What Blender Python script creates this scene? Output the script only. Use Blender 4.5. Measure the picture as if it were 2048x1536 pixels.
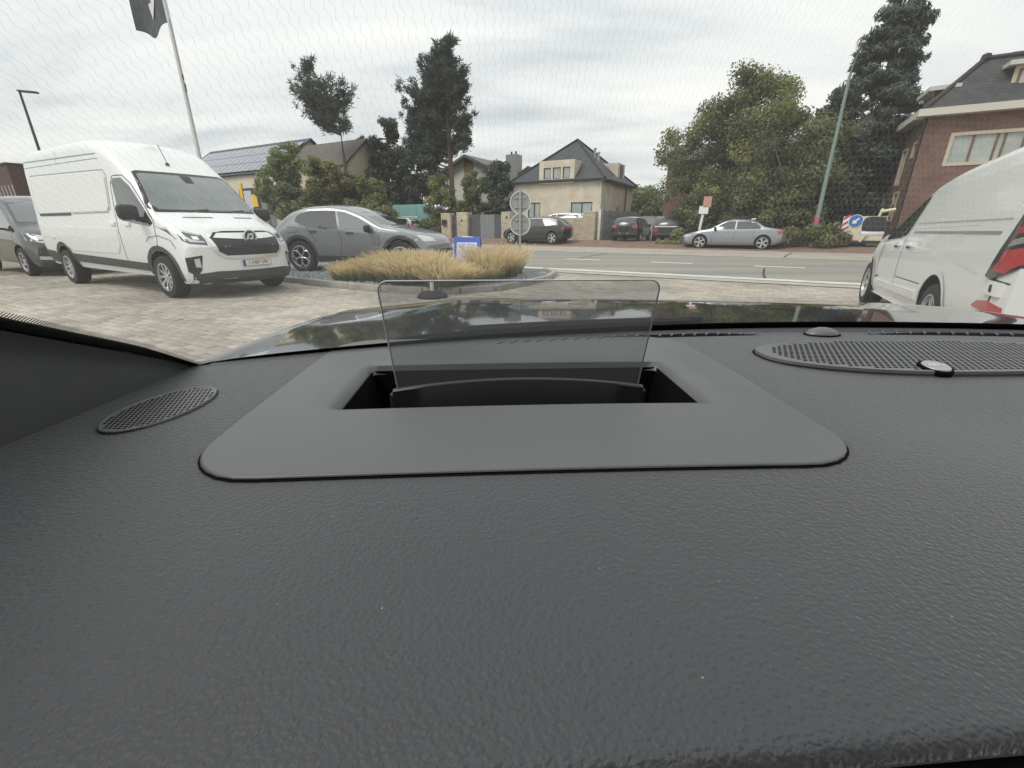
import bpy, bmesh, math, random
import numpy as np
from mathutils import Vector, Matrix
from mathutils.bvhtree import BVHTree

for _o in list(bpy.data.objects):
    bpy.data.objects.remove(_o)
SC = bpy.context.scene
COL = SC.collection
R = math.radians

# ------------------------------------------------------------------ camera
EYE = 1.22
PITCH = 20.2
cd = bpy.data.cameras.new('camera')
cd.sensor_width = 36.0
cd.lens = 36.0 * 864 / 2048
cd.clip_start = 0.01
cd.clip_end = 3000
cam = bpy.data.objects.new('camera', cd)
COL.objects.link(cam)
cam.location = (0, 0, EYE)
cam.rotation_euler = (R(90 - PITCH), 0, 0)
SC.camera = cam

# ------------------------------------------------------------------ sky and sun
SUN_EL, SUN_AZ = R(52), R(240)          # azimuth clockwise from +Y
w = bpy.data.worlds.new('World')
SC.world = w
w.use_nodes = True
nt = w.node_tree
nt.nodes.clear()
def N(t, **k):
    n = nt.nodes.new(t)
    for a, b in k.items():
        setattr(n, a, b)
    return n
LK = lambda a, b: nt.links.new(a, b)
out = N('ShaderNodeOutputWorld'); bg = N('ShaderNodeBackground'); bg.inputs[1].default_value = 0.1
LK(bg.outputs[0], out.inputs[0])
sky = N('ShaderNodeTexSky', sky_type='NISHITA')
sky.sun_disc = False; sky.sun_elevation = SUN_EL; sky.sun_rotation = SUN_AZ
sky.air_density = 1.0; sky.dust_density = 2.0; sky.altitude = 50
tc = N('ShaderNodeTexCoord'); sep = N('ShaderNodeSeparateXYZ'); LK(tc.outputs['Generated'], sep.inputs[0])
zz = N('ShaderNodeMath', operation='MAXIMUM'); LK(sep.outputs[2], zz.inputs[0]); zz.inputs[1].default_value = 0.0
za = N('ShaderNodeMath', operation='ADD'); LK(zz.outputs[0], za.inputs[0]); za.inputs[1].default_value = 0.16
dx = N('ShaderNodeMath', operation='DIVIDE'); LK(sep.outputs[0], dx.inputs[0]); LK(za.outputs[0], dx.inputs[1])
dy = N('ShaderNodeMath', operation='DIVIDE'); LK(sep.outputs[1], dy.inputs[0]); LK(za.outputs[0], dy.inputs[1])
cmb = N('ShaderNodeCombineXYZ'); LK(dx.outputs[0], cmb.inputs[0]); LK(dy.outputs[0], cmb.inputs[1])
mp = N('ShaderNodeMapping'); mp.inputs['Rotation'].default_value = (0, 0, R(-14)); mp.inputs['Scale'].default_value = (0.34, 0.85, 1)
LK(cmb.outputs[0], mp.inputs[0])
n1 = N('ShaderNodeTexNoise'); n1.inputs['Scale'].default_value = 1.7; n1.inputs['Detail'].default_value = 7; n1.inputs['Roughness'].default_value = 0.52; n1.inputs['Distortion'].default_value = 0.35
LK(mp.outputs[0], n1.inputs['Vector'])
cr = N('ShaderNodeValToRGB')
e = cr.color_ramp.elements
e[0].position = 0.32; e[0].color = (3.7, 3.95, 4.1, 1)
e[1].position = 0.66; e[1].color = (6.6, 6.5, 6.1, 1)
m_ = e.new(0.5); m_.color = (5.55, 5.6, 5.45, 1)
LK(n1.outputs[0], cr.inputs[0])
mx = N('ShaderNodeMixRGB'); mx.inputs[0].default_value = 0.90
LK(sky.outputs[0], mx.inputs[1]); LK(cr.outputs[0], mx.inputs[2])
gz = N('ShaderNodeMath', operation='MULTIPLY_ADD'); LK(zz.outputs[0], gz.inputs[0]); gz.inputs[1].default_value = .55; gz.inputs[2].default_value = .98
vm = N('ShaderNodeVectorMath', operation='SCALE'); LK(mx.outputs[0], vm.inputs[0]); LK(gz.outputs[0], vm.inputs['Scale'])   # an overcast sky is brighter overhead
LK(vm.outputs[0], bg.inputs[0])

sd = bpy.data.lights.new('sun', 'SUN'); sd.energy = 1.1; sd.angle = R(25); sd.color = (1, 0.96, 0.9)
sun = bpy.data.objects.new('sun', sd); COL.objects.link(sun)
sdir = Vector((math.sin(SUN_AZ) * math.cos(SUN_EL), math.cos(SUN_AZ) * math.cos(SUN_EL), math.sin(SUN_EL)))
sun.rotation_euler = (-sdir).to_track_quat('-Z', 'Y').to_euler()
sun.location = (10, -20, 40)

vs = SC.view_settings
SC.display_settings.display_device = 'sRGB'
vs.view_transform = 'Standard'; vs.look = 'None'; vs.exposure = 0.66; vs.gamma = 1.0; vs.use_curve_mapping = False
SC.render.engine = 'CYCLES'
SC.cycles.max_bounces = 8; SC.cycles.transparent_max_bounces = 24
SC.cycles.use_denoising = True
SC.cycles.caustics_reflective = False; SC.cycles.caustics_refractive = False
SC.cycles.sample_clamp_indirect = 4.0

# ------------------------------------------------------------------ the road frame: s along the road, r away from the car
RA = R(29)
E1 = Vector((math.cos(RA), -math.sin(RA), 0)); E2 = Vector((math.sin(RA), math.cos(RA), 0))
def RF(s, r, z=0.0):
    return E1 * s + E2 * r + Vector((0, 0, z))
ROT = -RA                       # rotation of things parallel to the road

# ------------------------------------------------------------------ materials
MATS = {}
def mat(name, col=(.5, .5, .5), rough=.5, metal=0.0, spec=.5, coat=0.0, noise=0.0, nscale=5.0, bump=0.0, bscale=80.0, alpha=None, emit=None, detail=5, coord='Object', hue=None):
    if name in MATS:
        return MATS[name]
    m = bpy.data.materials.new(name); m.use_nodes = True
    t = m.node_tree; b = t.nodes['Principled BSDF']
    b.inputs['Base Color'].default_value = (*col, 1)
    b.inputs['Roughness'].default_value = rough
    b.inputs['Metallic'].default_value = metal
    b.inputs['Specular IOR Level'].default_value = spec
    b.inputs['Coat Weight'].default_value = coat
    b.inputs['Coat Roughness'].default_value = 0.03
    if noise or bump:
        c = t.nodes.new('ShaderNodeTexCoord')
    if noise:
        n = t.nodes.new('ShaderNodeTexNoise'); n.inputs['Scale'].default_value = nscale; n.inputs['Detail'].default_value = detail; n.inputs['Roughness'].default_value = .6
        t.links.new(c.outputs[coord], n.inputs['Vector'])
        r = t.nodes.new('ShaderNodeValToRGB')
        lo = tuple(x * (1 - noise) for x in col); hi = tuple(min(1, x * (1 + noise)) for x in col)
        if hue: hi = hue
        r.color_ramp.elements[0].position = .3; r.color_ramp.elements[1].position = .7
        r.color_ramp.elements[0].color = (*lo, 1); r.color_ramp.elements[1].color = (*hi, 1)
        t.links.new(n.outputs[0], r.inputs[0]); t.links.new(r.outputs[0], b.inputs['Base Color'])
    if bump:
        n2 = t.nodes.new('ShaderNodeTexNoise'); n2.inputs['Scale'].default_value = bscale; n2.inputs['Detail'].default_value = 4
        t.links.new(c.outputs[coord], n2.inputs['Vector'])
        bp = t.nodes.new('ShaderNodeBump'); bp.inputs['Strength'].default_value = bump; bp.inputs['Distance'].default_value = .02
        t.links.new(n2.outputs[0], bp.inputs['Height']); t.links.new(bp.outputs[0], b.inputs['Normal'])
    if emit:
        b.inputs['Emission Color'].default_value = (*emit[:3], 1); b.inputs['Emission Strength'].default_value = emit[3]
    MATS[name] = m
    return m

def thin_glass(name, tint=(.93, .95, .94), refl=1.0, rough=0.0, haze=0.0):
    """a pane: what lies behind, dimmed by the tint, under a Fresnel reflection (and a haze: dust film and painted veil)"""
    m = bpy.data.materials.new(name); m.use_nodes = True
    t = m.node_tree; t.nodes.clear()
    o = t.nodes.new('ShaderNodeOutputMaterial'); mix = t.nodes.new('ShaderNodeMixShader')
    tr = t.nodes.new('ShaderNodeBsdfTransparent'); tr.inputs[0].default_value = (*tint, 1)
    gl = t.nodes.new('ShaderNodeBsdfGlossy'); gl.inputs['Roughness'].default_value = rough; gl.inputs[0].default_value = (refl, refl, refl, 1)
    f = t.nodes.new('ShaderNodeFresnel'); f.inputs[0].default_value = 1.45
    t.links.new(f.outputs[0], mix.inputs[0]); t.links.new(tr.outputs[0], mix.inputs[1]); t.links.new(gl.outputs[0], mix.inputs[2])
    last = mix
    if haze:
        df = t.nodes.new('ShaderNodeBsdfTranslucent'); df.inputs[0].default_value = (.8, .8, .78, 1)
        m2 = t.nodes.new('ShaderNodeMixShader'); m2.inputs[0].default_value = haze
        t.links.new(mix.outputs[0], m2.inputs[1]); t.links.new(df.outputs[0], m2.inputs[2]); last = m2
    t.links.new(last.outputs[0], o.inputs[0])
    MATS[name] = m
    return m

def leaf_mat(name, dark, light, tip, trans=.3, rough=.55):
    """leaf colour: a per-clump and per-leaf tint carried by the mesh, from dark to light green with some fresh shoots"""
    m = bpy.data.materials.new(name); m.use_nodes = True
    t = m.node_tree; b = t.nodes['Principled BSDF']; o = t.nodes['Material Output']
    a = t.nodes.new('ShaderNodeAttribute'); a.attribute_name = 'tint'
    r = t.nodes.new('ShaderNodeValToRGB'); e = r.color_ramp.elements
    e[0].position = 0.0; e[0].color = (*dark, 1); e[1].position = 1.0; e[1].color = (*tip, 1)
    k = e.new(.6); k.color = (*light, 1)
    t.links.new(a.outputs['Fac'], r.inputs[0]); t.links.new(r.outputs[0], b.inputs['Base Color'])
    b.inputs['Roughness'].default_value = rough; b.inputs['Specular IOR Level'].default_value = .3
    tl = t.nodes.new('ShaderNodeBsdfTranslucent'); t.links.new(r.outputs[0], tl.inputs[0])
    mix = t.nodes.new('ShaderNodeMixShader'); mix.inputs[0].default_value = trans
    t.links.new(b.outputs[0], mix.inputs[1]); t.links.new(tl.outputs[0], mix.inputs[2]); t.links.new(mix.outputs[0], o.inputs[0])
    MATS[name] = m
    return m

# ------------------------------------------------------------------ object helpers
def tag(o, label=None, cat=None, group=None, kind=None):
    if label: o['label'] = label
    if cat: o['category'] = cat
    if group: o['group'] = group
    if kind: o['kind'] = kind
    return o
def empty(name, loc=(0, 0, 0), rz=0.0, parent=None):
    o = bpy.data.objects.new(name, None); o.empty_display_size = .1
    o.location = loc; o.rotation_euler = (0, 0, rz)
    COL.objects.link(o)
    if parent: o.parent = parent
    return o
def link_mesh(name, me, parent=None, loc=None, rz=0.0):
    o = bpy.data.objects.new(name, me); COL.objects.link(o)
    if parent: o.parent = parent
    if loc is not None: o.location = loc
    if rz: o.rotation_euler = (0, 0, rz)
    return o
def children(o):
    return [c for c in bpy.data.objects if c.parent == o]
def copy_tree(o, parent=None, kids=None):
    if kids is None:
        kids = {}
        for c in bpy.data.objects:
            if c.parent: kids.setdefault(c.parent.name, []).append(c)
    c = o.copy(); COL.objects.link(c)
    if parent: c.parent = parent
    for ch in kids.get(o.name, []):
        copy_tree(ch, c, kids)
    return c

class MB:
    """collects faces and links them as one mesh object"""
    def __init__(s): s.v = []; s.f = []; s.m = []
    def add(s, vs, fs, mi=0):
        k = len(s.v); s.v += [tuple(p) for p in vs]
        for f in fs: s.f.append(tuple(i + k for i in f)); s.m.append(mi)
        return s
    def box(s, c, d, mi=0, M=None, bev=0.0):
        x, y, z = d[0] / 2, d[1] / 2, d[2] / 2
        if bev:
            b = min(bev, x * .9, y * .9, z * .9); vs = []; 
            bm = bmesh.new(); bmesh.ops.create_cube(bm, size=1.0)
            for q in bm.verts: q.co = Vector((q.co.x * 2 * x, q.co.y * 2 * y, q.co.z * 2 * z))
            bmesh.ops.bevel(bm, geom=bm.edges[:], offset=b, segments=2, affect='EDGES', profile=.5)
            bm.verts.index_update()
            vs = [q.co.copy() for q in bm.verts]; fs = [[q.index for q in f.verts] for f in bm.faces]; bm.free()
        else:
            vs = [Vector((i, j, k)) for i in (-x, x) for j in (-y, y) for k in (-z, z)]
            fs = [(0, 1, 3, 2), (4, 6, 7, 5), (0, 4, 5, 1), (2, 3, 7, 6), (0, 2, 6, 4), (1, 5, 7, 3)]
        C = Vector(c)
        return s.add([(M @ p if M else p) + C for p in vs], fs, mi)
    def tube(s, pts, rad, n=8, mi=0, caps=True):
        pts = [Vector(p) for p in pts]
        rs = rad if isinstance(rad, (list, tuple)) else [rad] * len(pts)
        base = len(s.v); up = Vector((0, 0, 1))
        for i, p in enumerate(pts):
            d = (pts[min(i + 1, len(pts) - 1)] - pts[max(i - 1, 0)]).normalized()
            a = d.cross(up)
            if a.length < 1e-3: a = d.cross(Vector((1, 0, 0)))
            a.normalize(); b = d.cross(a)
            for j in range(n):
                t = 2 * math.pi * j / n
                s.v.append(tuple(p + (a * math.cos(t) + b * math.sin(t)) * rs[i]))
        for i in range(len(pts) - 1):
            for j in range(n):
                s.f.append((base + i * n + j, base + i * n + (j + 1) % n, base + (i + 1) * n + (j + 1) % n, base + (i + 1) * n + j)); s.m.append(mi)
        if caps:
            s.f.append(tuple(base + j for j in reversed(range(n)))); s.m.append(mi)
            s.f.append(tuple(base + (len(pts) - 1) * n + j for j in range(n))); s.m.append(mi)
        return s
    def lathe(s, prof, n=24, mi=0, M=None):
        """profile of (radius, height) about local z"""
        base = len(s.v)
        for (r, h) in prof:
            for j in range(n):
                t = 2 * math.pi * j / n
                p = Vector((r * math.cos(t), r * math.sin(t), h))
                s.v.append(tuple(M @ p if M else p))
        for i in range(len(prof) - 1):
            for j in range(n):
                s.f.append((base + i * n + j, base + i * n + (j + 1) % n, base + (i + 1) * n + (j + 1) % n, base + (i + 1) * n + j)); s.m.append(mi)
        return s
    def prism(s, poly, d, mi=0, M=None):
        """outline in local xy, extruded from z=0 to z=d"""
        n = len(poly)
        vs = [Vector((p[0], p[1], 0)) for p in poly] + [Vector((p[0], p[1], d)) for p in poly]
        fs = [tuple(reversed(range(n))), tuple(range(n, 2 * n))] + [(i, (i + 1) % n, n + (i + 1) % n, n + i) for i in range(n)]
        return s.add([M @ p for p in vs] if M else vs, fs, mi)
    def grid(s, pts, mi=0, flip=False):
        """rows of points"""
        base = len(s.v); h = len(pts); wd = len(pts[0])
        for row in pts: s.v += [tuple(p) for p in row]
        for i in range(h - 1):
            for j in range(wd - 1):
                q = (base + i * wd + j, base + i * wd + j + 1, base + (i + 1) * wd + j + 1, base + (i + 1) * wd + j)
                s.f.append(q[::-1] if flip else q); s.m.append(mi)
        return s
    def mesh(s, name, mats, smooth=None):
        me = bpy.data.meshes.new(name); me.from_pydata(s.v, [], s.f)
        for m in (mats if isinstance(mats, (list, tuple)) else [mats]): me.materials.append(m)
        if any(s.m): me.polygons.foreach_set('material_index', s.m)
        if smooth is not None:
            me.polygons.foreach_set('use_smooth', [True] * len(me.polygons))
            me.set_sharp_from_angle(angle=R(smooth))
        me.update()
        return me
    def build(s, name, mats, parent=None, smooth=None, loc=None, rz=0.0, kind=None):
        o = link_mesh(name, s.mesh(name, mats, smooth), parent, loc, rz)
        if kind: o['kind'] = kind
        return o

def np_mesh(name, V, F, m, tint=None, smooth=False):
    """fast mesh from arrays: V (n,3), F (k,4)"""
    me = bpy.data.meshes.new(name)
    V = np.asarray(V, dtype=np.float32); F = np.asarray(F, dtype=np.int32); k = F.shape[1]
    me.vertices.add(len(V)); me.vertices.foreach_set('co', V.ravel())
    me.loops.add(F.size); me.loops.foreach_set('vertex_index', F.ravel())
    me.polygons.add(len(F)); me.polygons.foreach_set('loop_start', np.arange(0, F.size, k, dtype=np.int32))
    me.polygons.foreach_set('loop_total', np.full(len(F), k, dtype=np.int32))
    if smooth: me.polygons.foreach_set('use_smooth', np.ones(len(F), dtype=bool))
    for q in (m if isinstance(m, (list, tuple)) else [m]): me.materials.append(q)
    me.update(calc_edges=True)
    if tint is not None:
        at = me.attributes.new('tint', 'FLOAT', 'POINT'); at.data.foreach_set('value', np.asarray(tint, dtype=np.float32))
    me.validate()
    return me

def text_mesh(name, s, size, m, parent, M, depth=.003, spacing=1.0, sx=1.0):
    c = bpy.data.curves.new(name, 'FONT'); c.body = s; c.size = size; c.align_x = 'CENTER'; c.align_y = 'CENTER'; c.extrude = depth; c.space_character = spacing; c.resolution_u = 3
    o = bpy.data.objects.new(name, c); COL.objects.link(o)
    bpy.context.view_layer.update()
    me = bpy.data.meshes.new_from_object(o.evaluated_get(bpy.context.evaluated_depsgraph_get()))
    bpy.data.objects.remove(o); bpy.data.curves.remove(c)
    me.transform(Matrix.Diagonal((sx, 1, 1, 1)))
    me.transform(M); me.materials.clear(); me.materials.append(m); me.name = name
    o = link_mesh(name, me, parent); o['kind'] = 'stuff'
    return o

def curve(keys, x):
    """monotone cubic through keys"""
    xs = np.array([k[0] for k in keys], float); ys = np.array([k[1] for k in keys], float)
    h = np.diff(xs); d = np.diff(ys) / h; m = np.zeros(len(xs))
    m[0], m[-1] = d[0], d[-1]
    for i in range(1, len(xs) - 1):
        m[i] = 0 if d[i - 1] * d[i] <= 0 else 2 * d[i - 1] * d[i] / (d[i - 1] + d[i])
    x = np.clip(np.atleast_1d(np.asarray(x, float)), xs[0], xs[-1]); i = np.clip(np.searchsorted(xs, x) - 1, 0, len(h) - 1)
    t = (x - xs[i]) / h[i]
    return (2 * t**3 - 3 * t**2 + 1) * ys[i] + (t**3 - 2 * t**2 + t) * h[i] * m[i] + (-2 * t**3 + 3 * t**2) * ys[i + 1] + (t**3 - t**2) * h[i] * m[i + 1]

# common materials
white_paint = mat('white_paint', (.78, .79, .78), .32, coat=.8)
van_paint = mat('white_van_paint', (.75, .77, .76), .3, spec=.45, coat=.4)
black_plastic = mat('black_plastic', (.022, .023, .025), .5)
dark_trim = mat('dark_trim', (.05, .052, .055), .55)
tyre_rubber = mat('tyre_rubber', (.02, .02, .021), .85, noise=.3, nscale=20)
alloy = mat('alloy', (.62, .62, .61), .32, metal=.7)
chrome = mat('chrome', (.8, .8, .8), .12, metal=1.0)
car_glass = mat('car_glass', (.035, .045, .045), .04, spec=.9, coat=.6)
light_glass = mat('light_car_glass', (.16, .2, .2), .05, spec=.9, coat=.6)
lamp_clear = mat('lamp_clear', (.55, .57, .58), .15, coat=.8)
lamp_red = mat('lamp_red', (.42, .02, .025), .2, coat=.9)
liner = mat('wheel_liner', (.012, .012, .013), .9)
seam = mat('panel_seam', (.06, .06, .06), .8)
plate_white = mat('plate_white', (.72, .71, .68), .4)
plate_red = mat('plate_red', (.22, .06, .065), .5)
# ================================================================== ground, forecourt, road
def GZ(r):
    t = min(1, max(0, (r - 25.4) / 3.8)); return .25 * t * t * (3 - 2 * t)
_cp, _sp = math.cos(R(PITCH)), math.sin(R(PITCH))
def ray(px, py):
    u = (px - 1024) / 864; v = (768 - py) / 864
    return Vector((u, _cp + v * _sp, -_sp + v * _cp))
def D(px, py, r):
    """world point seen at a photo pixel, on the plane r metres away across the road"""
    d = ray(px, py); return d * (r / d.dot(E2)) + Vector((0, 0, EYE))
def to_px(p):
    q = Vector(p) - Vector((0, 0, EYE)); f = q.y * _cp - q.z * _sp
    if f <= 0: return None
    return 1024 + 864 * q.x / f, 768 - 864 * (q.y * _sp + q.z * _cp) / f

def strip_rs(name, s0, s1, rr, zs, m, n=40, smooth=None):
    """a sheet along the road: rows at the given r and z"""
    pts = [[RF(s0 + (s1 - s0) * j / n, r, z) for j in range(n + 1)] for r, z in zip(rr, zs)]
    o = MB().grid(pts, flip=True).build(name, m, None, smooth=smooth); o['kind'] = 'structure'; return o

soil = mat('soil', (.13, .115, .08), .95, noise=.5, nscale=.6, hue=(.12, .15, .06), coord='Object')
rr = [-400, -60, 0, 11, 25.3, 26.4, 27.4, 28.4, 29.3, 45, 100, 900]
strip_rs('ground', -700, 700, rr, [-.06, -.06, -.06, -.06, -.06] + [GZ(r) - .02 for r in rr[5:]], soil)
asph = bpy.data.materials.new('asphalt'); asph.use_nodes = True
def build_asphalt():
    t = asph.node_tree; b = t.nodes['Principled BSDF']; c = t.nodes.new('ShaderNodeTexCoord')
    def noise(sc, det, vec=None):
        n = t.nodes.new('ShaderNodeTexNoise'); n.inputs['Scale'].default_value = sc; n.inputs['Detail'].default_value = det
        t.links.new(vec or c.outputs['Object'], n.inputs['Vector']); return n
    mp_ = t.nodes.new('ShaderNodeMapping'); mp_.inputs['Rotation'].default_value = (0, 0, RA); mp_.inputs['Scale'].default_value = (.05, .9, 1); t.links.new(c.outputs['Object'], mp_.inputs[0])
    a = noise(1.2, 4, mp_.outputs[0]); f = noise(90, 3)
    r = t.nodes.new('ShaderNodeValToRGB'); r.color_ramp.elements[0].position = .3; r.color_ramp.elements[1].position = .72
    r.color_ramp.elements[0].color = (.20, .195, .175, 1); r.color_ramp.elements[1].color = (.30, .29, .255, 1)
    t.links.new(a.outputs[0], r.inputs[0])
    mx_ = t.nodes.new('ShaderNodeMixRGB'); mx_.blend_type = 'OVERLAY'; mx_.inputs[0].default_value = .35
    t.links.new(r.outputs[0], mx_.inputs[1]); t.links.new(f.outputs[0], mx_.inputs[2]); t.links.new(mx_.outputs[0], b.inputs['Base Color'])
    b.inputs['Roughness'].default_value = .85
build_asphalt()
road = strip_rs('road', -250, 120, [11.85, 16, 20.6], [0, .015, 0], asph)
concrete = mat('concrete_strip', (.40, .37, .32), .85, noise=.18, nscale=1.5)
strip_rs('cycle_lane', -250, 120, [20.6, 23.0, 25.3], [.004, .008, .012], mat('cycle_lane_concrete', (.36, .325, .275), .85, noise=.16, nscale=.9))
strip_rs('gutter', -250, 120, [11.35, 11.85], [.0, .0], concrete)
brickred = mat('red_pavement', (.20, .125, .095), .9, noise=.3, nscale=2.2)
rs_ = [25.3, 25.45, 26.2, 27.0, 27.8, 28.6, 29.4]
strip_rs('far_pavement', -250, 120, rs_, [.012, .06] + [GZ(r) + .03 for r in rs_[2:]], brickred)
line_white = mat('road_paint', (.60, .585, .53), .7, noise=.18, nscale=3)
def road_line(s0, s1, r, wd, z=.006):
    pts = [[RF(s0 + (s1 - s0) * j / 6, r + d, z) for j in range(7)] for d in (-wd / 2, wd / 2)]
    return MB().grid(pts, flip=True).build('lane_line', line_white, road)
road_line(-7.2, 30, 12.12, .42, .008)
for k in range(-14, 8):
    s0 = -9.6 + k * 3.15 + 3.15
    road_line(s0, s0 + 1.35, 15.85, .32, .022)
road_line(-250, 120, 20.55, .12, .012)
road_line(-250, 120, 25.2, .14, .018)
tar = mat('tar', (.03, .03, .03), .6)
for s0, r0, r1 in ((.15, 12.3, 15.2), (.75, 20.9, 24.6), (-9.2, 12.4, 15.5), (-6.2, 16.4, 20.0)):
    pts = []
    random.seed(int(s0 * 10) + 99); sx = s0; dr_ = random.uniform(-.02, .03)
    for j in range(9):
        r = r0 + (r1 - r0) * j / 8; dr_ += random.uniform(-.02, .02); sx += dr_; z = .024 if r < 20.6 else .02
        pts.append([RF(sx, r, z), RF(sx + .035 + random.uniform(0, .02), r, z)])
    MB().grid(pts).build('tar_seam', tar, road)

# forecourt of block paving: joint sand with every block on it
SAND = mat('joint_sand', (.22, .19, .15), .95, noise=.3, nscale=9)
fore = strip_rs('forecourt', -120, 60, [-60, 0, 6.3, 11.35], [-.012, -.012, -.012, -.012], SAND)
pm = bpy.data.materials.new('paver'); pm.use_nodes = True
def build_paver_mat(m, island):
    t = m.node_tree; b = t.nodes['Principled BSDF']
    if island: g = t.nodes.new('ShaderNodeNewGeometry'); src = g.outputs['Random Per Island']
    else: g = t.nodes.new('ShaderNodeObjectInfo'); src = g.outputs['Random']
    r = t.nodes.new('ShaderNodeValToRGB'); e = r.color_ramp.elements
    e[0].position = 0; e[0].color = (.36, .325, .275, 1); e[1].position = 1; e[1].color = (.50, .46, .40, 1)
    k = e.new(.5); k.color = (.43, .395, .34, 1)
    t.links.new(src, r.inputs[0])
    g2 = t.nodes.new('ShaderNodeNewGeometry')
    n = t.nodes.new('ShaderNodeTexNoise'); n.inputs['Scale'].default_value = .55; n.inputs['Detail'].default_value = 6; t.links.new(g2.outputs['Position'], n.inputs['Vector'])
    r2 = t.nodes.new('ShaderNodeValToRGB'); r2.color_ramp.elements[0].position = .35; r2.color_ramp.elements[1].position = .65
    r2.color_ramp.elements[0].color = (.62, .62, .62, 1); r2.color_ramp.elements[1].color = (1.02, 1, .98, 1); t.links.new(n.outputs[0], r2.inputs[0])
    n3 = t.nodes.new('ShaderNodeTexNoise'); n3.inputs['Scale'].default_value = 60; n3.inputs['Detail'].default_value = 4; t.links.new(g2.outputs['Position'], n3.inputs['Vector'])
    mx_ = t.nodes.new('ShaderNodeMixRGB'); mx_.blend_type = 'MULTIPLY'; mx_.inputs[0].default_value = 1
    t.links.new(r.outputs[0], mx_.inputs[1]); t.links.new(r2.outputs[0], mx_.inputs[2])
    m3 = t.nodes.new('ShaderNodeMixRGB'); m3.blend_type = 'OVERLAY'; m3.inputs[0].default_value = .35
    t.links.new(mx_.outputs[0], m3.inputs[1]); t.links.new(n3.outputs[0], m3.inputs[2]); t.links.new(m3.outputs[0], b.inputs['Base Color'])
    b.inputs['Roughness'].default_value = .9
build_paver_mat(pm, True)
pm1 = bpy.data.materials.new('paver_single'); pm1.use_nodes = True; build_paver_mat(pm1, False)
PL, PW = .22, .11
ISLE = [(-17.5, 6.45), (-6.2, 6.3), (-4.9, 6.75), (-4.4, 7.7), (-4.35, 9.8), (-4.9, 11.2), (-17.5, 11.3)]
def inside(poly, x, y):
    c = False; n = len(poly)
    for i in range(n):
        (x1, y1), (x2, y2) = poly[i], poly[(i + 1) % n]
        if (y1 > y) != (y2 > y) and x < (x2 - x1) * (y - y1) / (y2 - y1) + x1: c = not c
    return c
def hood_line(x):
    """lowest photo row in which the forecourt is seen above our own bonnet and sill"""
    return float(np.interp(x, [0, 340, 500, 620, 750, 960, 1320, 1470, 1690, 1800, 2048], [660, 712, 672, 640, 612, 598, 600, 600, 616, 600, 560]))
rng = np.random.default_rng(5)
cells = []
for j in range(int(-1.0 / PW), int(11.3 / PW)):
    r = (j + .5) * PW; off = (j % 2) * PL / 2
    for i in range(int(-17 / PL), int(8 / PL)):
        s = (i + .5) * PL + off
        if r > 11.28 or (inside(ISLE, s, r + .12) or inside(ISLE, s, r - .1)): continue
        p = RF(s, r); q = to_px(p)
        if q is None: continue
        if q[0] < -150 or q[0] > 2200 or q[1] > hood_line(q[0]) + 70: continue
        cells.append((s, r, q))
def px_size(s, r):
    a, b = to_px(RF(s - .1, r)), to_px(RF(s + .1, r)); return math.hypot(a[0] - b[0], a[1] - b[1])
near = [c for c in cells if 4 < c[2][0] < 2044 and c[2][1] < hood_line(c[2][0]) - 3 and not (-15 < c[0] < -7.5 and 3.5 < c[1] < 6.2) and not (1.3 < c[0] < 4)]
near.sort(key=lambda c: -px_size(c[0], c[1])); single = set((c[0], c[1]) for c in near[:300])
def paver_prof():
    x, y, c, h = PL / 2 - .003, PW / 2 - .003, .005, .03
    vs = [(-x, -y, -h), (x, -y, -h), (x, y, -h), (-x, y, -h), (-x, -y, -c), (x, -y, -c), (x, y, -c), (-x, y, -c), (-x + c, -y + c, 0), (x - c, -y + c, 0), (x - c, y - c, 0), (-x + c, y - c, 0)]
    fs = [(0, 1, 5, 4), (1, 2, 6, 5), (2, 3, 7, 6), (3, 0, 4, 7), (4, 5, 9, 8), (5, 6, 10, 9), (6, 7, 11, 10), (7, 4, 8, 11), (8, 9, 10, 11)]
    return np.array(vs), np.array(fs)
pv, pf = paver_prof()
pme = np_mesh('paver', pv, pf, pm1)
rest = [c for c in cells if (c[0], c[1]) not in single]
cc, ss = math.cos(ROT), math.sin(ROT)
Rz = np.array([[cc, ss, 0], [-ss, cc, 0], [0, 0, 1]])
base = pv @ Rz
P = np.array([tuple(RF(s, r)) for s, r, _ in rest]); nR = len(rest)
tilt = rng.normal(0, .0022, (nR, 1))
Vp = (base[None] + P[:, None, :]); Vp[:, :, 2] += tilt
Fp = (pf[None] + (np.arange(nR) * len(pv))[:, None, None]).reshape(-1, 4)
o = link_mesh('paving', np_mesh('paving', Vp.reshape(-1, 3), Fp, pm), fore); o['kind'] = 'stuff'
for (s, r) in sorted(single):
    o = link_mesh('paver', pme, fore); o.location = RF(s, r, float(rng.normal(0, .0022))); o.rotation_euler = (0, 0, ROT)

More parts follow.
